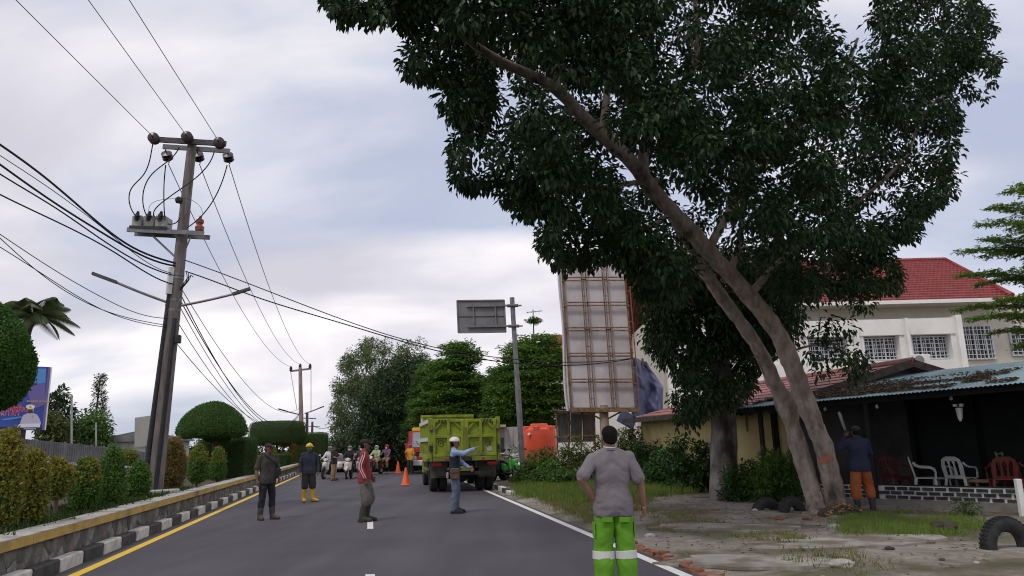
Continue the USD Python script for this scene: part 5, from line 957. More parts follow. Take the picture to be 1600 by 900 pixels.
for x in (.02, Wb - .03): obj('frame_post', MB().bar(bp_(x, -.15, .1), bp_(x, Hb, .1), .07, .07), rusty, bf)
for x in (Wb * .33, Wb * .66):
    for o in (-.07, .10): obj('truss_rail', MB().bar(bp_(x + o, -.1, .14), bp_(x + o, Hb, .14), .035, .04), rusty, bf)
    for j in range(9): obj('truss_rung', MB().bar(bp_(x - .07, Hb * (j + .5) / 9, .14), bp_(x + .10, Hb * (j + .5) / 9, .14), .03, .03), rusty, bf)
for x in (Wb + .10,):
    obj('ladder_rail', MB().bar(bp_(x, -.1, .3), bp_(x, Hb * .98, .3), .035, .035), rusty, bf)
    for j in range(10): obj('ladder_rung', MB().bar(bp_(x - .13, Hb * (j + .5) / 10, .2), bp_(x, Hb * (j + .5) / 10, .3), .025, .025), rusty, bf)
for j in range(1, 6):
    for o in (-.05, .07): obj('cross_rail', MB().bar(bp_(-.02, Hb * j / 6 + o, .17 + .02 * (o > 0)), bp_(Wb + .02, Hb * j / 6 + o, .17 + .02 * (o > 0)), .035, .045), rusty, bf)
obj('bottom_beam', MB().bar(bp_(-.05, -.1, .12), bp_(Wb + .1, -.1, .12), .16, .14), rusty, bf)
pc_ = bp_(Wb * .51, 0, -.1); obj('post', MB().tube([[pc_[0], pc_[1], -.2], [pc_[0], pc_[1], pc_[2] + .1]], .18, 12), pm('post_tan', (.26, .19, .13), (.36, .28, .2), 3, .8, c3=(.15, .1, .07), s3=1.5), bf)
obj('brace', MB().bar([pc_[0], pc_[1], pc_[2] - .5], bp_(.5, -.1, .05), .06, .06), rusty, bf); obj('brace', MB().bar([pc_[0], pc_[1], pc_[2] - .5], bp_(Wb - .5, -.1, .05), .06, .06), rusty, bf)
# blue tarpaulin hanging beside it
tp_ = thing('tarpaulin', 'crumpled dark blue tarpaulin hanging right of the billboard frame', 'tarpaulin')
nu, nv = 26, 30; TA = [at(988, 560, 30), at(1003, 564, 30), at(1026, 600, 30.2), at(1024, 640, 30.2), at(986, 650, 30)]
g_ = []
for j in range(nv):
    tv = j / (nv - 1); l = at(985 + 6 * tv, 556 + 95 * tv, 29.8); r = at(1009 + 28 * min(1, tv * 1.9), 566 + 76 * tv, 30.3)
    for i in range(nu):
        tu = i / (nu - 1); p = l + (r - l) * tu; w = meshkit.fbm(np.array([[tu * 3.2, tv * 3.5, 1.]]), 4, 8)[0] - .5; g_.append(p + [.25 * w, .7 * w + .12 * math.sin(tu * 11 + 3 * tv), .1 * w])
i = (np.arange(nv - 1)[:, None] * nu + np.arange(nu - 1)[None]).reshape(-1, 1); tf = np.vstack([i + [0, 1, nu + 1], i + [0, nu + 1, nu]]); g_ = np.array(g_)
tarp_m = pm('blue_tarp', (.095, .105, .20), (.16, .175, .29), 2.2, .55, bump=.4, bscale=9); obj('sheet', (np.vstack([g_, g_ + [0, .02, 0]]), np.vstack([tf, tf[:, ::-1] + len(g_)])), tarp_m, tp_, smooth=True); obj('hanging_corner', MB().add(*displaced(*MB().box(at(980, 655, 29.9), (.75, .08, .55), ry=.5, bev=.03).get(), .08, 3)), pm('pale_blue_tarp', (.16, .19, .32), (.25, .28, .42), 4, .6), tp_)
for x in (988, 1003): obj('tie_pole', MB().tube([at(x, 690, 30.1), at(x + 1, 560, 30.1)], .05, 7), rusty, tp_)
# lean-to of dark sheeting and sticks
ln = thing('lean_to', 'ramshackle lean-to of dark plastic sheeting under the billboard', 'shelter'); YN = 30.6
a, b, c, d_ = at(872, 642, YN), at(930, 646, YN), at(930, 690, YN), at(872, 692, YN)
for q in range(3):
    l0, l1 = a + (b - a) * q / 3, a + (b - a) * (q + .97) / 3; m0, m1 = d_ + (c - d_) * q / 3, d_ + (c - d_) * (q + .97) / 3; obj('sheeting', MB().add(*displaced(np.array([l0, l1, m1, m0, l0 + [0, .05, 0], l1 + [0, .05, 0], m1 + [0, .05, 0], m0 + [0, .05, 0]]), np.array([[0, 2, 1], [0, 3, 2], [4, 5, 6], [4, 6, 7], [0, 1, 5], [0, 5, 4], [1, 2, 6], [1, 6, 5], [2, 3, 7], [2, 7, 6], [3, 0, 4], [3, 4, 7]]), .03, 2)), pm('dark_sheeting_' + 'abc'[q], (.07, .065, .065), (.13 + .02 * q, .125, .12), 2.5, .6, stretch=(3, 3, .6)), ln)
for x in (871, 889, 908, 930): obj('stick', MB().tube([at(x, 705, YN - .1), at(x + rng.uniform(-2, 2), 640, YN - .1)], .04, 6), rusty, ln)
obj('roof_edge', MB().bar(at(866, 641, YN - .3), at(936, 645, YN - .3), .5, .04), rusty, ln); obj('cross_stick', MB().bar(at(866, 683, YN - .15), at(936, 680, YN - .15), .05, .05), rusty, ln)
# orange tank
tk = thing('water_tank', 'large orange plastic water tank behind the bushes', 'water tank'); c = at(843, 690, 34); r_ = .74; zt2 = at(843, 662, 34)[2]; zs = at(843, 673, 34)[2]
tank_m = pm('orange_tank_plastic', (.62, .075, .035), (.72, .105, .05), 1.2, .42, c3=(.5, .08, .05), s3=.8)
prof = [(r_ * .98, .1)] + [(r_ * (1 + (.012 if k % 2 else 0)), .1 + (zs - .1) * k / 8) for k in range(1, 8)] + [(r_, zs), (r_ * .97, zs + .06), (r_ * .78, zs + .12), (r_ * .74, zs + .2)]
obj('tank_body', MB().lathe(prof + [(.01, zs + .22)], (c[0], 34, 0), n=40), tank_m, tk, smooth=35)
for k in range(6): a = k * 1.047 + .3; obj('shoulder_lug', MB().box((c[0] + math.cos(a) * r_ * .72, 34 + math.sin(a) * r_ * .72, zs + .10), (.42, .3, .22), rz=a, bev=.04), tank_m, tk)
obj('lid', MB().lathe([(.0, zt2), (.36, zt2), (.40, zt2 - .04), (.40, zt2 - .12), (.3, zt2 - .2)][::-1], (c[0], 34, 0), n=24), tank_m, tk, smooth=35); obj('outlet', MB().lathe([(.06, 0), (.06, .08), (.01, .09)], (c[0] - .45, 34 - .62, zs - .15), (-.5, -1, 0), 10), white_pl, tk)
# grey sheet hut between truck and tank
ht_ = thing('sheet_hut', 'grey sheet metal hut with dark opening between the dump truck and the water tank', 'hut'); Yh = 37; a, b = at(776, 690, Yh), at(817, 690, Yh); zz = at(800, 667, Yh)[2]
grey_sheet = pm('pale_grey_sheet', (.26, .25, .26), (.36, .35, .355), 2.5, .7, stretch=(4, 4, .4)); xm = at(788, 690, Yh)[0]
for k in range(4): obj('wall_sheet', MB().box((xm + (b[0] - xm) * (k + .5) / 4, Yh + .02 * (k % 2), zz / 2), ((b[0] - xm) / 4 - .01, .04, zz)), grey_sheet, ht_)
obj('back_wall', MB().box(((a[0] + xm) / 2, Yh + .8, zz / 2 - .1), (xm - a[0] + .3, .05, zz - .2)), pm('hut_interior', (.02, .02, .022), (.04, .04, .042), 2), ht_); obj('counter', MB().box(((a[0] + xm) / 2, Yh + .1, 1.1), (xm - a[0], .5, .05)), white_pl, ht_); obj('lower_panel', MB().box(((a[0] + xm) / 2, Yh, .75), (xm - a[0], .05, .6)), pm('brown_panel', (.2, .15, .12), (.3, .24, .2), 3), ht_)
obj('lintel', MB().box(((a[0] + xm) / 2, Yh, zz - .25), (xm - a[0], .06, .5)), pm('hut_lintel', (.22, .2, .2), (.28, .26, .26), 3), ht_); obj('awning', MB().box(((a[0] + xm) / 2, Yh - .2, zz + .05), (xm - a[0] + .2, .7, .12)), pm('tan_awning', (.33, .24, .12), (.42, .32, .18), 3), ht_)

# ---- road sign on a tall post seen from behind
sg = thing('sign_post', 'grey back of a large road sign on a tall steel post', 'road sign'); pb_ = at(817.5, 722, 30); pb_[2] = 0; pt_ = at(800, 465, 30)
sgm = pm('sign_grey_back', (.16, .155, .165), (.21, .205, .215), 1.6, .55, metal=.2)
obj('post', MB().tube([pb_, pb_ + (pt_ - pb_) * .55, pb_ + (pt_ - pb_) * .551, pt_], [.115, .115, .10, .10], 14), steel, sg, smooth=40)
s1, s2, s3, s4 = at(714, 470, 30), at(788, 469, 30), at(790, 517, 30), at(716, 520, 30)
Xs = norm(s2 - s1); Zs = norm(s1 - s4); Ns = np.cross(Xs, Zs); Ws, Hs = np.linalg.norm(s2 - s1), np.linalg.norm(s1 - s4)
def sp2(x, z, o=0): return s4 + Xs * x + Zs * z + Ns * o
for j in range(2): c = [sp2(.0, Hs * j / 2 + .0005), sp2(Ws, Hs * j / 2 + .0005), sp2(Ws, Hs * (j + 1) / 2 - .0005), sp2(0, Hs * (j + 1) / 2 - .0005)]; obj('sign_panel', (np.array(c + [q - Ns * .03 for q in c]), np.array([[0, 1, 2], [0, 2, 3], [4, 6, 5], [4, 7, 6], [0, 4, 5], [0, 5, 1], [1, 5, 6], [1, 6, 2], [2, 6, 7], [2, 7, 3], [3, 7, 4], [3, 4, 0]])), sgm, sg)
for p, q in (((0, 0), (Ws, 0)), ((0, Hs), (Ws, Hs)), ((0, 0), (0, Hs)), ((Ws, 0), (Ws, Hs))): obj('edge_frame', MB().bar(sp2(*p, .02), sp2(*q, .02), .05, .05), sgm, sg)
for z in (.18, .82): obj('support_arm', MB().bar(sp2(Ws * .2, Hs * z, .06), sp2(Ws + .5, Hs * z, .06), .07, .07), steel, sg); obj('clamp', MB().box(sp2(Ws + .33, Hs * z, .03), (.46, .3, .09), bev=.02), steel, sg); obj('clamp_bolt', MB().box(sp2(Ws + .62, Hs * z, .03), (.16, .08, .05)), steel, sg)
obj('seam_strip', MB().bar(sp2(0, Hs * .5, .012), sp2(Ws, Hs * .5, .012), .03, .02), dsteel, sg)
for x in (.34, .8): obj('stiffener', MB().bar(sp2(Ws * x, Hs * .14, .05), sp2(Ws * x, Hs * .9, .05), .07, .05), steel, sg)

# ================================================================== VEHICLES
rubber = pm('tyre_rubber', (.012, .012, .013), (.026, .025, .025), 8, .85); blackm = pm('black_metal', (.012, .012, .013), (.03, .028, .027), 5, .6); chrome = pm('bright_metal', (.55, .55, .56), None, metal=.9, rough=.25)
lime = pm('lime_truck_paint', (.205, .262, .015), (.26, .315, .024), 1.4, .5, c3=(.105, .105, .04), s3=2.2, lo3=.47, hi3=.70); limed = pm('dusty_lime_paint', (.13, .155, .028), (.19, .215, .038), 3, .7); dustyw = pm('dusty_white_paint', (.42, .42, .36), (.55, .55, .50), 5, .7); mud = pm('muddy_rubber', (.06, .055, .045), (.11, .10, .085), 4, .9)
glass_v = pm('vehicle_glass', (.02, .03, .035), (.05, .07, .08), 1, .1, spec=.6); amber = pm('amber_lens', (.6, .2, .02)); redl = pm('red_lens', (.35, .02, .02)); yelp = pm('yellow_mark_paint', (.62, .45, .04))
def wheel(parent, c, R, w, axis=(1, 0, 0), rimm=None, name='wheel'):
    prof = [(R * .58, -w * .5), (R * .9, -w * .5), (R * .985, -w * .38), (R, -w * .15), (R, w * .15), (R * .985, w * .38), (R * .9, w * .5), (R * .58, w * .5)]
    o = obj(name, MB().lathe(prof[::-1], c, axis, 26), rubber, parent, smooth=35); obj('rim', MB().lathe([(.02, -w * .2), (R * .3, -w * .22), (R * .55, -w * .3), (R * .6, -w * .45), (R * .6, w * .45), (R * .5, w * .25), (R * .2, w * .3), (.02, w * .3)][::-1], c, axis, 20), rimm or blackm, o); return o
tr = thing('dump_truck', 'lime green dump truck seen from behind on the right of the road', 'truck', (-1.76, 25.75, 0), math.atan(.19))
w2, z0, z1, Lb = 1.19, 1.15, 2.44, 4.7
obj('bed_floor', MB().box((0, Lb / 2, z0 + .05), (2 * w2 - .06, Lb, .12)), limed, tr)
for s_ in (-1, 1):
    sd_ = obj('bed_side', MB().box((s_ * (w2 - .04), Lb / 2 + .03, (z0 + z1) / 2), (.05, Lb, z1 - z0)), lime, tr)
    for k in range(9): obj('side_rib', MB().box((s_ * (w2 + .0), .25 + k * .53, (z0 + z1) / 2), (.06, .09, z1 - z0 - .16)), lime, tr)
    for z in (z0 + .06, z0 + .62, z1 - .07): obj('side_rail', MB().box((s_ * (w2 + .015), Lb / 2, z), (.09, Lb, .13)), dustyw if z > z0 + .1 and s_ < 0 else lime, tr)
    obj('corner_post', MB().box((s_ * (w2 - .03), .0, (z0 + z1) / 2 + .02), (.15, .12, z1 - z0 + .04), bev=.01), lime, tr)
    # tailgate leaf
    gate = obj('tailgate', MB().box((s_ * .56, -.03, (z0 + z1) / 2), (1.06, .03, z1 - z0 - .06)), lime, tr)
    for z in (z0 + .08, z0 + .70, z1 - .07): obj('gate_rail', MB().box((s_ * .56, -.08, z), (1.06, .08, .10), bev=.01), lime, gate)
    for x in (.08, .55, 1.04): obj('gate_stile', MB().box((s_ * x, -.085, (z0 + z1) / 2), (.10, .085, z1 - z0 - .08), bev=.01), lime, gate)
    for a_, b_ in (((.12, z1 - .34), (.36, z1 - .10)), ((.52, z1 - .10), (.52, z1 - .10)), ((1.0, z1 - .34), (.78, z1 - .10))):
        if a_ != b_: obj('gate_brace', MB().bar((s_ * a_[0], -.07, a_[1]), (s_ * b_[0], -.07, b_[1]), .06, .06, up=(0, 1, 0)), lime, gate)
    obj('gate_latch', MB().box((s_ * .03, -.13, z0 + .55), (.06, .06, .9)), limed, gate); obj('hinge', MB().box((s_ * 1.14, -.09, z0 + .32), (.1, .1, .16)), blackm, tr); obj('hinge', MB().box((s_ * 1.14, -.09, z1 - .28), (.1, .1, .16)), limed, tr)
    m = MB()
    for k in range(4): m.prism([(0, 0), (.06, 0), (.10, .07), (.04, .07)], .004, (s_ * .72 - .2 + k * .105, -.122, z1 - .105), (1, 0, 0), (0, 0, 1))
    obj('hazard_stripes', m, blackm, gate)
    m = MB().lathe([(.085, 0), (.105, 0), (.105, .004), (.085, .004)], (s_ * .80, -.05, z0 + .47), (0, -1, 0), 24); m.text('H' if s_ < 0 else '01', .085, (s_ * .80 - (.035 if s_ < 0 else .055), -.047, z0 + .43), (1, 0, 0), (0, 0, 1), .004); obj('gate_marking', m, blackm, gate)
    if s_ > 0: obj('round_sticker', MB().lathe([(.0, .004), (.09, .004), (.09, 0)], (.86, -.048, z0 + .26), (0, -1, 0), 18), pm('sticker_white', (.5, .5, .55), (.2, .2, .45), 14, .5), gate)
obj('tail_sill', MB().box((0, -.02, z0 - .05), (2 * w2, .2, .14), bev=.01), limed, tr); obj('headboard', MB().box((-.12, Lb, (z0 + 2.72) / 2 + .3), (2 * w2 - .25, .06, 2.72 - z0 - .6)), lime, tr); obj('headboard_cap', MB().box((-.12, Lb - .02, 2.72), (2 * w2 - .25, .1, .1)), lime, tr); obj('corner_stake', MB().box((-w2 + .04, Lb, 2.35), (.07, .07, .75)), dustyw, tr)
for s_ in (-.4, .4): obj('chassis_rail', MB().box((s_, 3.2, .92), (.1, 6.4, .26)), blackm, tr)
for k in range(3): obj('cross_member', MB().box((0, .4 + k * 1.3, .9), (.8, .12, .2)), blackm, tr)
obj('rear_axle', MB().tube([[-.95, 1.15, .5], [.95, 1.15, .5]], .11, 10).add(trimesh.creation.icosphere(2, .24).apply_translation([0, 1.15, .5])), blackm, tr); obj('bumper_bar', MB().bar((-.9, .05, .62), (.9, .05, .62), .09, .12), blackm, tr)
for s_ in (-1, 1):
    for q in (.66, .97): wheel(tr, (s_ * q, 1.15, .5), .5, .27)
    wheel(tr, (s_ * .9, 5.6, .5), .5, .27); obj('mud_flap', MB().box((s_ * .84, .46, .78), (.62, .02, .62)), mud, tr); obj('tail_lamp', MB().box((s_ * .95, .0, .94), (.32, .08, .12), bev=.01), redl, tr)
    obj('side_guard', MB().box((s_ * 1.08, 3.2, .72), (.05, 2.2, .1)), limed, tr); obj('fender', MB().bar((s_ * .88, .6, 1.06), (s_ * .88, 1.8, 1.06), .6, .04), limed, tr)
obj('number_plate', MB().box((.0, -.13, z0 - .05), (.46, .012, .13)), blackm, tr); obj('plate_bracket', MB().box((0, -.08, .78), (.5, .03, .16)), limed, tr)
for s_ in (-1, 1): obj('reflector', MB().box((s_ * .62, -.125, z0 - .05), (.12, .01, .05)), redl, tr); obj('chain', MB().tube([[s_ * 1.1, -.1, z0 + .5], [s_ * 1.12, -.14, z0 + .25], [s_ * 1.1, -.12, z0 - .1]], .012, 5), blackm, tr)
cab = obj('cab', MB().box((0, 5.9, 1.55), (2.0, 1.5, 1.5), bev=.12), lime, tr); obj('rear_window', MB().box((0, 5.14, 1.95), (1.1, .03, .5)), glass_v, cab); obj('fuel_tank', MB().box((-.85, 3.0, .75), (.5, .9, .5), bev=.06), blackm, tr); obj('tool_box', MB().box((-1.0, 4.1, .75), (.32, .6, .42), bev=.03), limed, tr)

# red truck facing the camera
redp = pm('red_cab_paint', (.36, .022, .03), (.44, .04, .045), 2, .4); rt = thing('red_truck', 'red truck facing the camera beyond the dump truck', 'truck', (at(666, 738, 43.5)[0], 43.5, 0), math.atan(.19) + math.pi)
obj('cab', MB().box((0, -.75, 1.05), (1.9, 1.6, .95), bev=.08).prism([(-1.9, 1.45), (.06, 1.45), (-.16, 2.42), (-1.9, 2.42)], 1.84, (-.92, -.05 + .0, 0), (0, 1, 0), (0, 0, 1)), redp, rt)
ry_ = .05
obj('windscreen', MB().add([[-.8, .05, 1.5], [.8, .05, 1.5], [.76, -.155, 2.34], [-.76, -.155, 2.34]], [[0, 2, 1], [0, 3, 2]]), pm('pale_windscreen', (.18, .22, .25), (.28, .33, .37), 2, .15, spec=.6), rt)
obj('bumper', MB().box((0, .08, .62), (1.95, .2, .3), bev=.04), pm('bumper_white', (.45, .43, .42), (.55, .53, .52), 3, .5), rt); obj('grille', MB().box((0, .06, 1.12), (1.2, .03, .22)), blackm, rt)
for s_ in (-1, 1):
    obj('headlight', MB().box((s_ * .72, .08, .86), (.36, .06, .22), bev=.03), chrome, rt); obj('side_mirror', MB().box((s_ * 1.1, -.05, 1.9), (.12, .08, .35), bev=.02), blackm, rt); wheel(rt, (s_ * .78, -.9, .42), .42, .24); wheel(rt, (s_ * .78, -4.2, .42), .42, .24); obj('wiper', MB().bar((s_ * .3, .055, 1.52), (s_ * .3 + .3, .01, 1.85), .02, .02), blackm, rt)
obj('cargo_bed', MB().box((0, -3.8, 1.3), (1.9, 4.2, 1.0), bev=.03), redp, rt); obj('roof_sign', MB().box((.3, -.8, 2.52), (.9, .3, .2), bev=.03), yelp, rt); obj('chassis', MB().box((0, -3, .7), (.9, 5.5, .25)), blackm, rt)

# traffic cones
cone_m = pm('cone_orange', (.75, .11, .03), (.82, .16, .06), 3, .5)
def cone_(loc, label):
    t = thing('traffic_cone', label, 'traffic cone', loc, rng.uniform(0, 1)); obj('cone_body', MB().lathe([(.19, .03), (.165, .06), (.04, .68), (.03, .70), (.0, .705)][::-1][::-1], n=20), cone_m, t, smooth=40); obj('base', MB().box((0, 0, .02), (.40, .40, .04), bev=.012), cone_m, t); obj('collar', MB().lathe([(.125, .22), (.128, .235), (.10, .36), (.095, .37)], n=20), pm('cone_band', (.70, .20, .12), (.78, .3, .2), 3, .5), t, smooth=40); return t
cone_(gr(634, 758), 'near orange traffic cone left of the dump truck'); p = gr(622, 739.5); cone_((p[0], p[1], 0), 'far orange traffic cone left of the person in orange by the red truck')

# motorcycles: built facing +y
def scooter(label, loc, rz, body, panel, kind='scooter', lamp_on=False):
    t = thing('motorcycle', label, 'motorcycle', loc, rz); R = .27 if kind == 'scooter' else .29; wb_ = .62
    fw_ = wheel(t, (0, wb_, R), R, .10, (1, 0, 0), chrome); wheel(t, (0, -wb_, R), R, .11, (1, 0, 0), chrome)
    for s_ in (-.07, .07): obj('fork', MB().tube([[s_, wb_, R], [s_ * .9, wb_ - .2, .82]], .02, 6), chrome, t)
    obj('front_fender', MB().tube([[0, wb_ + (R + .05) * math.sin(a), R + (R + .05) * math.cos(a)] for a in np.linspace(-1.0, 1.1, 9)], [.03, .06, .07, .075, .075, .07, .07, .06, .02], 7), panel, t, smooth=40)
    sh = MB().add(*displaced(*MB().box((0, .40, .66), (.38, .10, .46), rx=.32, bev=.045).get(), .0, 1)); obj('leg_shield', sh, body, t)
    obj('front_cover', MB().lathe([(.02, .1), (.10, .08), (.15, .0), (.16, -.12), (.12, -.3), (.03, -.36)], (0, .50, .76), (0, .32, 1), 14), body, t, smooth=40)
    obj('handlebar_cover', MB().box((0, .36, .97), (.26, .2, .14), bev=.05), body, t); obj('headlight', MB().lathe([(.01, .03), (.08, .02), (.09, -.02)], (0, .47, .98), (0, 1, .1), 14), white_pl, t)
    obj('handlebar', MB().tube([[-.34, .26, 1.0], [-.2, .34, .99], [.2, .34, .99], [.34, .26, 1.0]], .016, 6), blackm, t)
    for s_ in (-1, 1): m = obj('mirror', MB().box((s_ * .36, .34, 1.22), (.12, .02, .08), bev=.008).tube([[s_ * .26, .32, 1.0], [s_ * .34, .34, 1.2]], .008, 5), chrome if kind == 'scooter' else blackm, t); obj('indicator', MB().box((s_ * .16, .50, .84), (.08, .05, .05), bev=.015), amber, t)
    obj('floorboard', MB().box((0, .08, .30), (.30, .5, .07), bev=.02), blackm, t); obj('engine', MB().box((0, -.28, .33), (.24, .42, .26), bev=.05), blackm, t)
    obj('body_shell', MB().add(Manifold.hull_points(np.array([[s_ * x, y, z] for s_ in (-1, 1) for x, y, z in ((.12, -.12, .34), (.16, -.2, .66), (.15, -.75, .72), (.06, -.92, .66), (.14, -.45, .45), (.12, -.12, .6))]))), body, t, smooth=30)
    obj('saddle', MB().add(Manifold.hull_points(np.array([[s_ * x, y, z] for s_ in (-1, 1) for x, y, z in ((.10, .0, .70), (.13, -.2, .78), (.13, -.7, .82), (.08, -.82, .80), (.12, -.5, .69))]))), blackm, t, smooth=30)
    obj('exhaust', MB().tube([[.16, -.2, .25], [.18, -.6, .3], [.18, -.9, .36]], [.03, .055, .05], 8), blackm, t); obj('rear_fender', MB().box((0, -.88, .46), (.14, .1, .3), rx=-.5), blackm, t); obj('number_plate', MB().box((0, .535, .52), (.17, .01, .08)), blackm, t); return t
paint = lambda n, c: pm(n, c, tuple(x * 1.15 for x in c), 3, .35, coat=.3)
cream_p, green_p, pink_p, dark_p, white_p, blue_p, lgrey_p = paint('cream_scooter_paint', (.55, .50, .44)), paint('green_bike_paint', (.06, .30, .06)), paint('pink_scooter_paint', (.5, .32, .36)), paint('dark_bike_paint', (.02, .02, .025)), paint('white_bike_paint', (.5, .5, .5)), paint('blue_bike_paint', (.03, .04, .12)), paint('silver_bike_paint', (.3, .3, .32))
toward = lambda a=0: math.pi + a
S1 = gr(545, 748); scooter('cream scooter ridden towards the camera in the middle of the road', (S1[0], S1[1], 0), toward(.05), cream_p, cream_p)
S2 = gr(513, 748); scooter('white and black motorcycle half hidden behind the man in beige trousers', (S2[0], S2[1], 0), toward(-.15), white_p, dark_p)
S3 = gr(586, 741.5); scooter('dark motorcycle carrying two riders right of the man in the red jacket', (S3[0], S3[1], 0), toward(-.35), dark_p, dark_p)
S4 = gr(563, 746); scooter('pink and white scooter half hidden behind the man in the red jacket', (S4[0], S4[1], 0), toward(.1), pink_p, white_p)
B1 = at(796, 742, 30.5); B2 = at(783, 748, 31); B3 = at(771, 752, 31)
scooter('parked motorcycle with green front cover right of the dump truck', (B1[0], B1[1], ground_z(B1[0], B1[1])), toward(.45), green_p, green_p, 'bike'); scooter('parked dark motorcycle in the middle of the row beside the dump truck', (B2[0], B2[1] + .2, .09), toward(-.55), blue_p, dark_p, 'bike'); scooter('parked black motorcycle nearest to the dump truck', (B3[0], B3[1] - .3, .09), toward(-.75), dark_p, lgrey_p, 'bike')
B4 = at(806, 735, 32.5); scooter('parked silver motorcycle half hidden behind the green one', (B4[0], B4[1] + .4, .09), toward(.2), lgrey_p, white_p, 'bike')
# white car far away
p = at(509, 741, 58); cr_ = thing('parked_car', 'small white car far down the road beyond the stone wall', 'car', (p[0], 58, -.25), 1.2)
obj('body', MB().box((0, 0, .55), (1.65, 3.8, .55), bev=.14), white_pl, cr_); obj('cabin', MB().add(Manifold.hull_points(np.array([[s_ * x, y, z] for s_ in (-1, 1) for x, y, z in ((.78, -1.4, .8), (.78, 1.0, .8), (.62, -1.0, 1.4), (.62, .4, 1.4))]))), glass_v, cr_); obj('roof', MB().box((0, -.3, 1.41), (1.26, 1.4, .05), bev=.02), white_pl, cr_)
for sx in (-.75, .75):
    for sy in (-1.2, 1.2): wheel(cr_, (sx, sy, .3), .3, .2)

# ================================================================== PEOPLE
def ball(c, r): return (np.asarray(c, float), r)
_sph = np.array(trimesh.creation.icosphere(2).vertices)
def hull(*balls): return Manifold.hull_points(np.vstack([c + _sph * (np.asarray(r, float)) for c, r in balls]))
def chain(pts, rs): return [hull((np.asarray(pts[i], float), rs[i]), (np.asarray(pts[i + 1], float), rs[i + 1])) for i in range(len(pts) - 1)]
def skin_of(parts, ref=.02, it=8, wrinkle=0.0, wscale=9.0, seed=0, squash=None):
    m = Manifold.batch_boolean(parts, manifold3d.OpType.Add).refine_to_length(ref).to_mesh(); t = trimesh.Trimesh(np.array(m.vert_properties[:, :3]), np.array(m.tri_verts), process=True)
    if it: trimesh.smoothing.filter_taubin(t, lamb=.5, nu=.52, iterations=it)
    v = np.array(t.vertices)
    if wrinkle: v = v + t.vertex_normals * ((meshkit.fbm((v + np.stack([v[:, 2] * 0, v[:, 2] * 0, (np.abs(v[:, 0]) - v[:, 1]) * .7], 1)) * [wscale * .55, wscale * .55, wscale * 1.5] + seed, 3, seed) - .36) * 2 * wrinkle)[:, None]
    return v, np.array(t.faces)
skin_m = pm('brown_skin', (.20, .105, .07), (.25, .14, .095), 9, .55); skin_d = pm('dark_brown_skin', (.13, .07, .048), (.17, .095, .065), 9, .55); hair_m = pm('black_hair', (.005, .0045, .0045), (.011, .010, .010), 60, .85, spec=.1, bump=.6, bscale=120, bdist=.01); eye_m = pm('eye_dark', (.02, .015, .012)); lip_m = pm('lip_brown', (.17, .07, .055))
def cloth(name, c, c2=None, rough=.85, s=5): return pm(name, c, c2 or tuple(x * 1.35 for x in c), s, rough, bump=.3, bscale=140, bdist=.004)
def rot_z(v, a): c, s = math.cos(a), math.sin(a); v = np.asarray(v, float); return np.stack([v[..., 0] * c - v[..., 1] * s, v[..., 0] * s + v[..., 1] * c, v[..., 2]], -1)
def hand_parts(w, d, n, side, curl=.5, s=1.0, point=False):
    """palm, four fingers and a thumb: w wrist, d along the forearm, n out of the palm, side +1 when the thumb lies along d x n"""
    d = norm(d); n = norm(np.asarray(n) - d * (np.asarray(n) @ d)); a = np.cross(d, n) * side; out = [hull(ball(w, .026 * s), ball(w + d * .03 + a * .012, .024 * s)), hull(ball(w + d * .03 + a * .022, .018 * s), ball(w + d * .03 - a * .02, .017 * s), ball(w + d * .088 + a * .030, .0135 * s), ball(w + d * .082 - a * .030, .0125 * s))]
    for k, (o, L) in enumerate(((.030, .068), (.010, .078), (-.011, .072), (-.031, .056))):
        b = w + d * (.088 - .004 * abs(k - 1)) + a * o; c = 0.05 if (point and k == 0) else curl; d1 = norm(d * math.cos(c * .7) + n * math.sin(c * .7) + a * o * 1.2); d2 = norm(d * math.cos(c * 1.7) + n * math.sin(c * 1.7)); d3 = norm(d * math.cos(c * 2.4) + n * math.sin(c * 2.4))
        p1 = b + d1 * L * .45; p2 = p1 + d2 * L * .32; p3 = p2 + d3 * L * .26; out += chain([b - d * .012, p1, p2, p3], [.0108 * s, .0098 * s, .009 * s, .0078 * s])
    t0 = w + d * .028 + a * .026; t1 = t0 + norm(d * .6 + a * .8 + n * .2) * .036; t2 = t1 + norm(d * .9 + a * .3 + n * .35) * .032; out += chain([t0, t1, t2], [.0145 * s, .0118 * s, .0098 * s]); return out
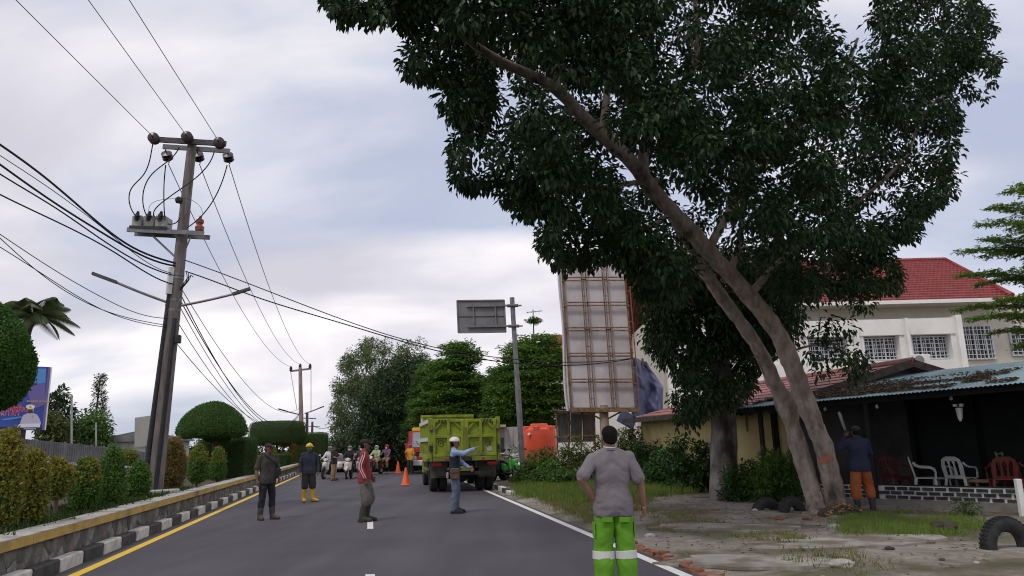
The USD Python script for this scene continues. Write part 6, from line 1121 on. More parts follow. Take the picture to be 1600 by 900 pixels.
def person(label, loc, face, Hgt, J=None, top=None, bottom=None, foot=None, head=None, skin=skin_m, sleeve='short', bag=.022, boot_h=.0, yaw=0.0, nod=0.0, extra=None, fine=True, group=None, seat_z=0.0, hands=True, tuck=None):
    rz = math.atan2(face[1], face[0]) - math.pi / 2; k = Hgt / 1.70; t = thing('person', label, 'person', loc, rz, group, None, k)
    j = dict(aL=(-.10, -.01, .085), aR=(.10, -.01, .085), kL=(-.105, .02, .48), kR=(.105, .02, .48), hL=(-.085, 0, .89), hR=(.085, 0, .89), pel=(0, 0, .94), wai=(0, .005, 1.08), che=(0, 0, 1.27), sL=(-.178, -.005, 1.385), sR=(.178, -.005, 1.385), nek=(0, -.01, 1.455), hed=(0, .015, 1.585), eL=(-.235, -.03, 1.13), eR=(.235, -.03, 1.13), wL=(-.245, .05, .885), wR=(.245, .05, .885), tL=(-.12, .17, .035), tR=(.12, .17, .035), nL=(1, 0, 0), nR=(-1, 0, 0), cL=.55, cR=.55)
    j.update(J or {}); j = {a: (np.array(b, float) if np.ndim(b) else b) for a, b in j.items()}
    hx = lambda p: j['hed'] + rot_z(np.asarray(p, float) * 1.0, yaw) ; dw = lambda e, w: norm(j[w] - j[e])
    ref = .016 if fine else .03
    torso = [hull(ball(j['hL'], .095), ball(j['hR'], .095), ball(j['pel'] + [-.06, 0, 0], .10), ball(j['pel'] + [.06, 0, 0], .10)), hull(ball(j['pel'] + [-.06, 0, 0], .10), ball(j['pel'] + [.06, 0, 0], .10), ball(j['wai'] + [-.055, 0, 0], .092), ball(j['wai'] + [.055, 0, 0], .092)), hull(ball(j['wai'] + [-.055, 0, 0], .092), ball(j['wai'] + [.055, 0, 0], .092), ball(j['che'] + [-.08, .0, 0], .098), ball(j['che'] + [.08, .0, 0], .098)),
             hull(ball(j['che'] + [-.08, 0, 0], .098), ball(j['che'] + [.08, 0, 0], .098), ball(j['sL'] + (j['che'] - j['sL']) * .12, .06), ball(j['sR'] + (j['che'] - j['sR']) * .12, .06), ball(j['nek'], .062))]
    neck = [hull(ball(j['nek'] + [0, 0, -.03], .06), ball(j['hed'] + [0, -.015, -.075], .052))]
    headp = [hull(ball(hx((0, -.018, .035)), (.077, .094, .085)), ball(hx((0, .02, .01)), (.07, .07, .07)), ball(hx((0, .03, -.06)), (.052, .055, .05))), hull(ball(hx((0, .052, -.088)), (.026, .022, .02)), ball(hx((0, .02, -.05)), (.058, .05, .05))),
             hull(ball(hx((0, .088, .008)), .010), ball(hx((0, .106, -.028)), .015), ball(hx((-.014, .09, -.032)), .010), ball(hx((.014, .09, -.032)), .010))] + [hull(ball(hx((s_ * .078, -.012, .012)), (.012, .02, .022)), ball(hx((s_ * .076, -.006, -.02)), (.010, .012, .014))) for s_ in (-1, 1)]
    arms, legs, feet = {}, {}, []
    for s_ in 'LR':
        arms[s_] = ([j['s' + s_], j['s' + s_] * .5 + j['e' + s_] * .5, j['e' + s_], j['e' + s_] * .6 + j['w' + s_] * .4, j['w' + s_]], [.054, .048, .040, .040, .027]); legs[s_] = ([j['h' + s_], j['h' + s_] * .5 + j['k' + s_] * .5, j['k' + s_], j['k' + s_] * .62 + j['a' + s_] * .38 + [0, -.015, 0], j['a' + s_]], [.092, .080, .057, .058, .04])
        feet.append(hull(ball(j['a' + s_] + [0, -.02, -.035], .042), ball(j['a' + s_], .042), ball(j['t' + s_] * .5 + j['a' + s_] * .5 + [0, 0, -.03], .042), ball(j['t' + s_], (.04, .045, .028))))
    hnd = []
    if hands:
        for s_, sd_ in (('L', -1), ('R', 1)): hnd += hand_parts(j['w' + s_] , j['d' + s_] if 'd' + s_ in j else dw('e' + s_, 'w' + s_), j['n' + s_], j.get('sd' + s_, sd_), j['c' + s_], 1.0, j.get('p' + s_, False))
    else: hnd = [hull(ball(j['w' + s_], .028), ball(j['w' + s_] + dw('e' + s_, 'w' + s_) * .1, .032)) for s_ in 'LR']
    body = torso + neck + headp + chain(*arms['L']) + chain(*arms['R']) + chain(*legs['L']) + chain(*legs['R']) + feet + hnd
    b = obj('body', skin_of(body, .011 if fine else .03, 4), skin, t, smooth=True)
    for s_ in (-1, 1): obj('eye', MB().add(trimesh.creation.icosphere(1, .0105).apply_translation(hx((s_ * .031, .082, .014)))), eye_m, b); obj('eyebrow', MB().box(hx((s_ * .032, .090, .034)), (.034, .012, .007), rz=yaw), hair_m, b)
    obj('mouth', MB().box(hx((0, .086, -.058)), (.042, .014, .010), rz=yaw, bev=.004), lip_m, b)
    grow = lambda pts, rs, g: chain(pts, [r + g for r in rs])
    sides = lambda c, o, r: (ball(c + [-o, 0, 0], r), ball(c + [o, 0, 0], r))
    hem = j['pel'] + [0, 0, -.035] if not tuck else j['pel'] + [0, 0, .06]
    if top is not None:
        g = .014
        sh_ = [hull(*sides(hem, .072, .132 if not tuck else .112), *sides(j['wai'], .062, .112)), hull(*sides(j['wai'], .062, .112), *sides(j['che'], .085, .113)), hull(*sides(j['che'], .085, .113), ball(j['sL'] + (j['che'] - j['sL']) * .1, .066), ball(j['sR'] + (j['che'] - j['sR']) * .1, .066), ball(j['nek'] + [0, 0, -.005], .066))]
        for s_ in 'LR':
            p, r = arms[s_]
            if sleeve == 'long': sh_ += grow(p[:4] + [p[3] * .12 + p[4] * .88], r[:4] + [.030], g * .9)
            elif sleeve == 'short': sh_ += grow([p[0], p[1], p[1] * .35 + p[2] * .65], [r[0], r[1] + .004, r[1] + .006], g)
            else: sh_ += grow([p[0], p[0] * .8 + p[1] * .2], [r[0] - .004, r[0] - .004], .012)
        sh_[0:0] = [hull(*sides(hem + [0, 0, -.06], .082, .125), *sides(hem + [0, 0, .04], .078, .125))] if not tuck else []; cut = float(hem[2] - .10)
        sh_ = [q.trim_by_plane((0, 0, 1), cut) if k < 2 and not tuck else q for k, q in enumerate(sh_)]; v, f = skin_of(sh_, ref, 6, .012 if fine else .008, 9, len(label))
        obj('shirt', (v, f), top, t, smooth=True)
    if bottom is not None:
        tr_ = [hull(*sides(j['pel'] + [0, 0, .05], .062, .100), ball(j['hL'] + [0, 0, -.02], .100), ball(j['hR'] + [0, 0, -.02], .100)), hull(ball(j['hL'], .100), ball(j['hR'], .100), ball(j['pel'] + [0, 0, -.1], .07))]
        for s_ in 'LR':
            p, r = legs[s_]; end = p[4] if boot_h == 0 else p[2] * (boot_h - .02) / .4 + p[4] * (1 - (boot_h - .02) / .4)
            tr_ += grow([p[0], p[1], p[2], p[3] if boot_h < .25 else p[2] * .6 + end * .4, end], [r[0] * .98 - bag * .75, r[1] * .98 - bag * .1, r[2] + bag * .35, r[3] + bag * (.35 if boot_h else .5), .043 + bag * (.25 if boot_h else .6)], bag)
        obj('trousers', skin_of(tr_, ref, 6, .010, 9, len(label) + 3), bottom, t, smooth=True)
    if foot is not None:
        for s_ in 'LR':
            a, to = j['a' + s_], j['t' + s_]; pr = [hull(ball(a + [0, -.03, -.045], .046), ball(a + [0, 0, .0], .052), ball(a * .45 + to * .55 + [0, 0, -.01], .050), ball(to + [0, 0, .005], (.050, .05, .036)))]
            if boot_h: q = legs[s_][0]; up = q[2] * boot_h / .4 + q[4] * (1 - boot_h / .4); pr += chain([a, a * .5 + up * .5 + [0, -.008, 0], up], [.056, .066, .066])
            bt_ = obj('boot' if boot_h else 'shoe', skin_of(pr, .02, 4), foot, t, smooth=True); sv = [hull(ball([a[0], a[1] - .03, .014], (.046, .046, .014)), ball([to[0], to[1] + .01, .014], (.05, .05, .014)))]
            obj('sole', sv[0], blackm, bt_)
    kinds = {} if head is None else head
    if 'hair' in kinds or not kinds.get('hat'):
        hp_ = hull(ball(hx((0, -.022, .042)), (.083, .099, .086)), ball(hx((0, -.05, -.02)), (.07, .065, .05))); pl_n = rot_z(norm((0, -.75, .66)), yaw); hp_ = hp_.trim_by_plane(tuple(pl_n), float(pl_n @ hx((0, .040, .045)))) ; obj('hair', skin_of([hp_], .02, 3, .004, 40), hair_m, b, smooth=True)
    elif kinds.get('hat'):
        hp_ = hull(ball(hx((0, -.03, .02)), (.079, .088, .06)), ball(hx((0, -.05, -.03)), (.066, .06, .04))); pl_n = rot_z(norm((0, -.9, .3)), yaw); hp_ = hp_.trim_by_plane(tuple(pl_n), float(pl_n @ hx((0, .01, .0)))); obj('hair', skin_of([hp_], .02, 2), hair_m, b, smooth=True)
    if kinds.get('hat') == 'cap':
        dm = hull(ball(hx((0, -.018, .055)), (.091, .105, .078))).trim_by_plane((0, 0, 1), float(hx((0, 0, .048))[2])); c_ = obj('cap', skin_of([dm], .02, 2), kinds['mat'], t, smooth=50)
        vz = MB().prism(Polygon([(-.075, 0), (-.078, .05), (-.05, .095), (0, .105), (.05, .095), (.078, .05), (.075, 0)]), .008, hx((0, .062, .045)), rot_z((1, 0, 0), yaw), rot_z(norm((0, 1, -.18)), yaw)); obj('visor', vz, kinds['mat'], c_)
    if kinds.get('hat') == 'hardhat':
        dm = hull(ball(hx((0, -.012, .062)), (.106, .126, .094))).trim_by_plane((0, 0, 1), float(hx((0, 0, .055))[2])); c_ = obj('hard_hat', skin_of([dm], .02, 2), kinds['mat'], t, smooth=50)
        obj('brim', MB().prism(Point(0, 0).buffer(1).difference(Point(0, 0).buffer(.8)), .009, hx((0, .012, .052)), rot_z((.122, 0, 0), yaw), rot_z((0, .158, -.018), yaw)) , kinds['mat'], c_); obj('ridge', MB().tube([hx((0, -.012 + .122 * math.sin(a), .064 + .094 * math.cos(a))) for a in np.linspace(-1.3, 1.3, 9)], .012, 6), kinds['mat'], c_)
    if kinds.get('hat') == 'helmet':
        dm = hull(ball(hx((0, -.015, .04)), (.125, .142, .122)), ball(hx((0, -.03, -.03)), (.118, .12, .08))); pl_n = rot_z(norm((0, -.93, .36)), yaw); dm = dm.trim_by_plane(tuple(pl_n), float(pl_n @ hx((0, .055, .02)))); c_ = obj('helmet', skin_of([dm], .025, 2), kinds['mat'], t, smooth=50); obj('helmet_visor', MB().tube([hx((.115 * math.sin(a), .095 * math.cos(a) + .02, .075)) for a in np.linspace(-1.3, 1.3, 9)], .012, 5), blackm, c_)
    if kinds.get('mask') is not None: obj('face_mask', skin_of([hull(ball(hx((0, .060, -.05)), (.058, .048, .05)), ball(hx((0, .098, -.03)), (.02, .012, .02)), ball(hx((0, .07, -.01)), (.055, .03, .012)))], .02, 1), kinds['mask'], t, smooth=True)
    if extra: extra(t, j, hx)
    return t
P_ = lambda px, py: gr(px, py)
# the man in the foreground
def ex_fg(t, j, hx):
    for s_ in 'LR':
        a, k_ = j['a' + s_], j['k' + s_]; c = k_ * .84 + a * .16; d = norm(a - k_)
        obj('reflective_band', displaced(*MB().lathe([(.106, -.04), (.113, -.036), (.113, .036), (.106, .04)], c, d, 26).get(), .004, 6, 2), pm('reflective_tape', (.48, .49, .47), (.58, .59, .57), 5, .5), t, smooth=40)
        obj('cargo_pocket', MB().box(j['h' + s_] * .45 + j['k' + s_] * .55 + [.104 * (1 if s_ == 'R' else -1), -.0, 0], (.012, .13, .15), bev=.005), lime_cl, t)
    obj('back_pocket', MB().box((-.085, -.120, .775), (.11, .012, .05), bev=.004), lime_cl, t); obj('back_pocket', MB().box((.09, -.120, .77), (.11, .012, .05), bev=.004), lime_cl, t)
    obj('collar', MB().torus(.066, .011, j['nek'] + [0, 0, .01], (0, -.15, 1), 22, 7), pm('plum_collar', (.045, .03, .055)), t, smooth=True); obj('neck_strap', MB().torus(.062, .008, j['nek'] + [0, 0, .04], (0, -.2, 1), 22, 6), pm('pale_strap', (.45, .36, .40)), t, smooth=True)
lime_cl = cloth('lime_green_cloth', (.085, .24, .012), (.12, .31, .02)); grey_cl = cloth('grey_shirt_cloth', (.135, .12, .135), (.175, .158, .172))
FG = P_(965, 936)
person('man in the foreground seen from behind in grey T-shirt and lime green trousers', (FG[0], FG[1], 0), (-.06, 1.0), 1.70,
       dict(aL=(-.125, 0, .085), aR=(.12, .0, .085), kL=(-.115, .015, .49), kR=(.11, .015, .49), tL=(-.16, .16, .035), tR=(.16, .16, .035), sL=(-.185, 0, 1.37), sR=(.185, .0, 1.378), eL=(-.335, -.11, 1.18), wL=(-.20, -.02, .98), nL=(.9, .3, -.1), cL=.4, dL=(.55, .15, -.8), eR=(.29, -.03, 1.13), wR=(.325, .04, .90), nR=(-1, .1, 0), cR=.5),
       grey_cl, lime_cl, cloth('dark_shoe', (.03, .03, .03)), {'hair': 1}, skin_m, 'short', .030, 0, yaw=.12, extra=ex_fg)
# man with the shoulder bag
def ex_bag(t, j, hx):
    obj('shoulder_bag', MB().box((-.20, .09, 1.03), (.14, .13, .24), rz=.5, bev=.03), black_cl, t); obj('bag_strap', MB().tube(spline([(-.22, .08, 1.12), (-.10, .13, 1.28), (.06, .115, 1.40), (.12, -.01, 1.475), (.05, -.12, 1.36), (-.12, -.13, 1.18), (-.24, .0, 1.1)], 24), .014, 5), black_cl, t); obj('cap_badge', MB().box(hx((0, .095, .075)), (.05, .015, .015), rz=-.2), pm('cap_badge_tan', (.3, .18, .12)), t)
black_cl = cloth('black_cloth', (.012, .012, .014), (.022, .022, .026)); olive_cl = cloth('olive_cloth', (.045, .042, .034), (.062, .058, .047)); navy_jean = cloth('dark_jean_cloth', (.012, .015, .024), (.024, .028, .042))
D = P_(415, 812)
person('man in dark cap and olive T-shirt with a shoulder bag beside the yellow line', (D[0], D[1], 0), (.72, -.7), 1.69, dict(aL=(-.15, .02, .085), aR=(.13, -.03, .085), kL=(-.13, .02, .48), kR=(.115, .02, .48), tL=(-.2, .2, .035), tR=(.16, .13, .035), wR=(.26, .02, .88), eR=(.25, -.05, 1.13), eL=(-.25, .0, 1.13), wL=(-.22, .15, .93)), olive_cl, navy_jean, cloth('boot_brown', (.06, .05, .045), (.09, .075, .065)), {'hat': 'cap', 'mat': cloth('maroon_cap', (.022, .014, .016))}, skin_d, 'short', .012, .17, yaw=.25, extra=ex_bag)
# yellow helmet
teal = cloth('teal_mask', (.03, .10, .12)); navy_cl = cloth('navy_cloth', (.028, .03, .05), (.042, .045, .07)); brown_cl = cloth('dark_brown_cloth', (.03, .025, .025), (.045, .037, .036)); ybt = pm('yellow_rubber', (.55, .30, .015), (.64, .37, .03), 3, .4); yhat = pm('yellow_helmet_shell', (.70, .46, .01), None, rough=.35)
D = P_(481, 784)
person('worker in yellow hard hat, navy shirt and yellow rubber boots', (D[0], D[1], 0), (.42, -.9), 1.69, dict(aL=(-.13, .03, .085), aR=(.12, -.02, .085), kL=(-.125, .02, .48), tL=(-.25, .16, .035), tR=(.13, .14, .035), wR=(.27, .08, .87), eR=(.26, -.02, 1.12), eL=(-.26, -.03, 1.12), wL=(-.27, .05, .88)), navy_cl, brown_cl, ybt, {'hat': 'hardhat', 'mat': yhat, 'mask': teal}, skin_m, 'long', .034, .38, yaw=.15)
# red jacket
def ex_red(t, j, hx):
    for s_, d in (('L', -1), ('R', 1)):
        S, E, W = j['s' + s_], j['e' + s_], j['w' + s_]
        for o in (-.022, .022):
            out = np.array([d * .078, o, .02]); obj('sleeve_stripe', MB().tube(spline([S + [d * .03, o, .055], S * .7 + E * .3 + [d * .072, o, 0], E + [d * .062, o - .01, 0], E * .4 + W * .6 + [d * .058, o, 0], W + [d * .046, o, .02]], 14), .010, 5), white_st, t)
    obj('collar', MB().torus(.066, .016, j['nek'] + [0, 0, .012], (0, -.1, 1), 22, 7), black_cl, t, smooth=True)
red_cl = cloth('red_jacket_cloth', (.22, .028, .035), (.29, .045, .05)); white_st = cloth('stripe_white', (.50, .40, .42)); grey_pant = cloth('grey_brown_cloth', (.11, .098, .092), (.155, .14, .13)); green_boot = pm('dark_green_rubber', (.028, .032, .02), (.05, .052, .035), 5, .6)
D = P_(568, 815)
person('man in red jacket with white sleeve stripes, black cap and rubber boots', (D[0], D[1], 0), (1.0, .12), 1.72, dict(aL=(-.09, .05, .085), aR=(.10, -.04, .085), kL=(-.10, .12, .49), kR=(.11, .06, .49), hL=(-.09, .0, .90), hR=(.09, 0, .90), tL=(-.10, .23, .035), tR=(.13, .14, .035), eR=(.245, -.05, 1.13), wR=(.25, .04, .88), eL=(-.235, .02, 1.13), wL=(-.22, .14, .91), cR=.9), red_cl, grey_pant, green_boot, {'hat': 'cap', 'mat': black_cl}, skin_d, 'long', .040, .33, extra=ex_red)
# white helmet, pointing
def ex_wh(t, j, hx):
    ve = [hull(ball(j['pel'] + [-.07, 0, .06], .13), ball(j['pel'] + [.07, 0, .06], .13), ball(j['wai'] + [-.062, 0, 0], .120), ball(j['wai'] + [.062, 0, 0], .120)), hull(ball(j['wai'] + [-.062, 0, 0], .120), ball(j['wai'] + [.062, 0, 0], .120), ball(j['che'] + [-.085, 0, 0], .122), ball(j['che'] + [.085, 0, 0], .122)), hull(ball(j['che'] + [-.085, 0, 0], .122), ball(j['che'] + [.085, 0, 0], .122), ball((-.11, -.01, 1.40), .062), ball((.11, -.01, 1.40), .062))]
    obj('vest', skin_of(ve, .02, 5, .009, 8, 4), navy_v, t, smooth=True); obj('tool_pouch', MB().box((.20, .02, .90), (.09, .22, .26), bev=.03), leather, t); obj('belt', MB().torus(.165, .018, (0, 0, 1.0), (0, 0, 1), 24, 6), leather, t); obj('pouch_flap', MB().box((.245, .02, .97), (.03, .2, .1), bev=.01), leather, t); obj('glove', MB().box((.08, -.16, .86), (.1, .06, .16), bev=.03), cloth('pale_glove', (.25, .24, .25)), t)
lightblue = cloth('light_blue_cloth', (.22, .30, .50), (.30, .39, .60)); navy_v = cloth('navy_vest_cloth', (.012, .014, .026), (.02, .022, .038)); leather = pm('brown_leather', (.07, .04, .028), (.12, .075, .05), 6, .7); jean = cloth('blue_jean_cloth', (.085, .115, .17), (.13, .165, .23)); whh = pm('white_helmet_shell', (.62, .60, .58), None, rough=.35)
D = P_(711, 802)
person('man in white hard hat and navy vest pointing right behind the dump truck', (D[0], D[1], 0), (1.0, .02), 1.70, dict(aL=(-.09, .03, .085), aR=(.09, -.03, .085), kL=(-.095, .05, .48), kR=(.10, .02, .48), tL=(-.1, .2, .035), tR=(.11, .15, .035), eR=(.19, .25, 1.36), wR=(.14, .47, 1.455), nR=(0, 0, -1), cR=.12, pR=True, sdR=1, eL=(-.22, .12, 1.17), wL=(-.18, .33, 1.02), nL=(1, 0, 0), cL=.5), lightblue, jean, cloth('black_shoe', (.02, .02, .022)), {'hat': 'hardhat', 'mat': whh}, skin_m, 'long', .014, 0, extra=ex_wh, tuck=1)
# man with the machete
def ex_mach(t, j, hx):
    w = j['wL'] + norm(j['wL'] - j['eL']) * .06; d = norm((-.02 - .10, -.05, .42)); hdl = obj('machete_handle', MB().tube([w - d * .08, w + d * .09], .017, 7), dark_wood, t)
    X_ = norm(np.cross(d, (0, 1, 0))); obj('machete_blade', MB().prism(Polygon([(-.022, 0), (-.03, .2), (-.036, .34), (-.02, .40), (.028, .39), (.03, .2), (.022, 0)]), .005, w + d * .09, X_, d), steel, hdl)
orange_cl = cloth('orange_trouser_cloth', (.21, .055, .016), (.29, .085, .026)); navy_d = cloth('deep_navy_cloth', (.011, .014, .036), (.017, .021, .052))
D = P_(1352, 800)
person('man in navy top and orange trousers seen from behind raising a machete', (D[0], D[1], .0), (.05, 1.0), 1.72, dict(aL=(-.13, .02, .085), aR=(.15, -.05, .085), kL=(-.12, .03, .48), kR=(.16, .08, .50), eL=(-.33, .06, 1.26), wL=(-.16, .14, 1.50), nL=(.7, .5, 0), cL=1.2, dL=(.2, .2, .6), eR=(.26, .05, 1.15), wR=(.20, .24, 1.02), tL=(-.16, .17, .035), tR=(.2, .12, .035)), navy_d, orange_cl, cloth('dark_boot', (.025, .025, .026)), {'hat': 'cap', 'mat': black_cl}, skin_d, 'long', .030, .24, yaw=.05, extra=ex_mach)
# beige trousers
beige = cloth('beige_cloth', (.24, .16, .09), (.31, .215, .125)); dvest = cloth('charcoal_cloth', (.025, .022, .024)); rusty_cl = cloth('dark_red_cloth', (.07, .03, .028))
D = P_(521, 751)
person('man in dark vest and beige trousers standing beside the motorcycles', (D[0], D[1], 0), (.95, -.3), 1.69, dict(eR=(.25, .08, 1.15), wR=(.18, .27, 1.1), eL=(-.25, .1, 1.15), wL=(-.12, .3, 1.08)), dvest, beige, cloth('dark_brown_shoe', (.04, .025, .02)), {'hat': 'cap', 'mat': black_cl}, skin_m, 'short', .018, 0, fine=False)
# riders
def rider(label, S, ang, top_, bot_, hat_, mask_, back=0.0, skin_=skin_m, z=0.0):
    f = np.array([-math.sin(math.pi + ang), math.cos(math.pi + ang)]); o = np.array([S[0], S[1]]) - f * (.22 + back)
    J_ = dict(pel=(0, 0, .90), hL=(-.09, .02, .87), hR=(.09, .02, .87), wai=(0, .03, 1.03), che=(0, .06, 1.20), sL=(-.185, .06, 1.33), sR=(.185, .06, 1.33), nek=(0, .06, 1.38), hed=(0, .09, 1.51), kL=(-.19, .40, .72), kR=(.19, .40, .72), aL=(-.16, .32, .38), aR=(.16, .32, .38), tL=(-.17, .5, .345), tR=(.17, .5, .345), eL=(-.27, .26, 1.1), eR=(.27, .26, 1.1), wL=(-.3, .45, 1.03), wR=(.3, .45, 1.03), nL=(0, 0, -1), nR=(0, 0, -1), cL=1.0, cR=1.0)
    return person(label, (o[0], o[1], z), tuple(f), 1.70, J_, top_, bot_, cloth('rider_shoe_' + str(len(used)), (.03, .03, .03)), dict(hat='helmet', mat=hat_, mask=mask_), skin_, 'long', .018, 0, fine=False)
wmask = cloth('white_mask', (.6, .6, .6)); gmask = cloth('green_mask', (.2, .42, .36)); hg = pm('grey_helmet', (.22, .22, .23), None, rough=.35); hr = pm('red_helmet', (.42, .04, .05), None, rough=.35); hw = pm('silver_helmet', (.4, .42, .45), None, rough=.35)
rider('rider in black with grey helmet and white mask on the cream scooter', S1, .05, cloth('rider_black', (.015, .015, .018)), navy_jean, hg, wmask)
rider('rider in white top with grey helmet behind the man in beige trousers', S2, -.15, cloth('rider_white', (.45, .45, .48)), navy_jean, hg, None)
rider('rider in pale green jacket with green mask beside the man in the red jacket', S3, -.35, cloth('rider_green', (.30, .36, .16), (.38, .42, .22)), beige, hw, gmask)
rider('passenger in purple top with red helmet and white mask on the two up motorcycle', S3 + np.array([.35, .25, 0]), -.35, cloth('rider_purple', (.10, .06, .11)), beige, hr, wmask, .42, z=.03)
rider('rider in dark clothes half hidden behind the man in the red jacket', S4, .1, cloth('rider_grey', (.04, .04, .05)), navy_jean, hg, wmask)
D = P_(641, 741.5)
yo = cloth('orange_work_cloth', (.45, .22, .02), (.55, .29, .03)); person('worker in orange and dark trousers standing at the front of the red truck', (D[0], D[1], 0), (-.5, -.8), 1.68, dict(eR=(.27, .1, 1.2), wR=(.1, .25, 1.25)), yo, black_cl, cloth('work_boot', (.03, .028, .026)), {'hat': 'cap', 'mat': cloth('blue_grey_cap', (.10, .11, .18))}, skin_m, 'short', .02, 0, fine=False)

# ================================================================== SMALL THINGS ON THE GROUND
def blades(name, label, pts, n, L, W, mat, sp=.1):
    pts = np.asarray(pts, float); c = np.repeat(pts, n, 0); b = c + rng.normal(0, 1, (len(c), 3)) * [sp, sp, 0]; b[:, 2] = ground_z(b[:, 0], b[:, 1]) - .01; d = rng.normal(0, .42, (len(c), 3)); d[:, 2] = 1; k = rng.uniform(.45, 1.3, len(c)); return obj(name, leaves(b, d, rdir(len(c)), L * k, W * k, .1), mat, None, label, 'grass', None, 'stuff')
grass_m = leafm('grass_blade', (.10, .15, .026), (.18, .25, .045), (.30, .31, .09), 1.2, .7, .25); grass_y = leafm('dry_grass_blade', (.13, .14, .042), (.20, .195, .072), (.29, .26, .12), 1.2, .8, .2)
def scatter(poly, n, thr=.42, sc=.9, seed=1):
    Pp = Polygon([tuple(gr(x, y)[:2]) for x, y in poly]).buffer(0); b = Pp.bounds; p = rng.uniform(b[:2], b[2:], (n * 14, 2))
    ok = shapely.contains_xy(Pp, p[:, 0], p[:, 1]) & (meshkit.fbm(np.c_[p * sc, np.full(len(p), seed)], 3, seed) > thr) & (p[:, 0] > RX(p[:, 1]) + .5); p = p[ok][:n]
    return np.c_[p, np.zeros(len(p))]
blades('grass', 'green grass and weeds on the verge between the kerb and the straight trunked tree', scatter([(800, 752), (1110, 748), (1110, 776), (990, 782), (900, 795), (812, 778)], 2600, .33), 18, .21, .016, grass_m, .14)
blades('grass', 'short yellowing grass along the road edge below the bushes', scatter([(800, 765), (1020, 775), (1000, 800), (930, 832), (880, 812)], 1000, .42), 13, .11, .014, grass_y, .12)
blades('grass', 'patch of bright green grass at the feet of the man with the machete', scatter([(1300, 808), (1360, 800), (1480, 806), (1560, 812), (1560, 835), (1440, 842), (1320, 835)], 620, .44), 11, .11, .012, grass_m, .10)
blades('grass', 'sparse grass tufts growing in cracks of the concrete in the foreground', scatter([(1010, 800), (1250, 838), (1380, 880), (1420, 915), (1220, 880), (1190, 850), (1020, 830)], 170, .47, 1.6), 12, .10, .012, grass_y, .07)
bush_leaf = leafm('verge_bush_leaf', (.035, .085, .012), (.075, .16, .024), (.15, .26, .04), 1.3, .42, .3); bush_dk = leafm('dark_bush_leaf', (.018, .05, .010), (.04, .095, .018), (.085, .16, .03), 1.3, .42, .25); bush_yl = leafm('yellow_bush_leaf', (.05, .075, .014), (.11, .125, .02), (.32, .24, .03), 1.1, .42, .3)
def bush(label, px, pb, Yv, rx, rz_, n, per, L, W, mat, name='bush', z0=None, dr=.1):
    p = at(px, pb, Yv); zb = float(ground_z(np.array(p[0]), np.array(Yv))) if z0 is None else z0; u = rdir(n) * (rng.uniform(0, 1, (n, 1)) ** .45); u[:, 2] = np.abs(u[:, 2]); c = np.array([p[0], Yv, zb + .05]) + u * [rx, rx * .8, rz_] * (.75 + .5 * meshkit.noise(u * 1.7 + px, 3)[:, None])
    t = thing(name, label, 'bush'); m = MB()
    for q in c[:12]: m.tube(spline([[p[0], Yv, zb - .1], [p[0] * .5 + q[0] * .5, Yv * .5 + q[1] * .5, zb + .3 * rz_], q], 6), np.linspace(.02, .006, 6), 5)
    obj('stems', m, bark, t); v, f = clumps(c, .2, per, L, W, dr, .8); obj('foliage', (v, f), mat, t); return t
bush('bright green broad leaved bush at the foot of the road sign post', 850, 748, 28.2, 1.0, .85, 80, 40, .14, .075, bush_leaf); bush('green creeping bush left of the grey shirted man', 868, 745, 26.5, 1.0, .7, 60, 36, .13, .07, bush_leaf)
bush('leafy green shoots in front of the orange water tank', 850, 712, 31.5, .7, 1.15, 40, 34, .14, .07, bush_leaf); bush('dark bush with yellow flecks under the billboard frame, left part', 905, 720, 28.5, 1.3, 1.75, 140, 42, .13, .06, bush_yl); bush('yellow speckled croton bush right of the billboard post', 985, 715, 28.0, 1.3, 2.0, 150, 42, .15, .06, bush_yl)
bush('dark green bush against the ochre wall left of the straight trunk', 1045, 735, 24.3, 1.1, 1.2, 90, 42, .15, .065, bush_dk); bush('dense green bush at the left foot of the straight trunk', 1080, 742, 22.4, .85, 1.5, 80, 42, .15, .065, bush_dk); bush('bright green fern like shrub between the two big trees', 1212, 772, 18.3, .62, 1.15, 90, 44, .15, .05, bush_leaf); bush('dark green shrub right behind the straight trunk', 1168, 772, 18.9, .62, .95, 80, 44, .14, .05, bush_dk)
bush('small green plant beside the parked motorcycles', 803, 724, 33.5, .6, 1.1, 36, 34, .13, .07, bush_leaf); bush('low weed on the concrete edge right of the machete man', 1508, 790, 14.7, .16, .3, 12, 20, .09, .03, bush_leaf); bush('dark hedge bush behind the grass verge left of the ochre wall', 1018, 728, 26.5, .9, 1.5, 90, 40, .14, .06, bush_dk)
# worn half buried tyres
def tyre(label, c, R, axis, r=.11):
    t = thing('old_tyre', label, 'tyre'); obj('tyre_casing', displaced(*MB().torus(R, r, c, axis, 30, 10).get(), .012, 5, 2), rubber, t, smooth=50); obj('bead', MB().torus(R - r * .75, .03, c, axis, 26, 6), blackm, t, smooth=50); a_, b_, d_ = frame(axis); c = np.asarray(c, float); m = MB()
    for k in range(40):
        e = a_ * math.cos(k * .15708) + b_ * math.sin(k * .15708)
        for q in (-.045, .0, .045): m.bar(c + e * (R + r * .97 - abs(q) * .25) + d_ * (q - .017), c + e * (R + r * .97 - abs(q) * .25) + d_ * (q + .017), .03, .022, up=e)
    obj('tread', m, rubber, t, kind='stuff')
q = gr(1258, 806); tyre('half buried old tyre standing left of the twin trunks', (q[0], q[1] + .7, -.02), .24, (.5, -1, .05)); q = gr(1222, 806); tyre('second half buried old tyre nearest to the fern like shrub', (q[0], q[1] + .9, -.04), .23, (.2, -1, .05)); q = gr(1588, 862); tyre('worn half buried tyre standing at the right picture edge', (q[0] + .05, q[1] + .25, .03), .29, (.2, -1, .05), .10)
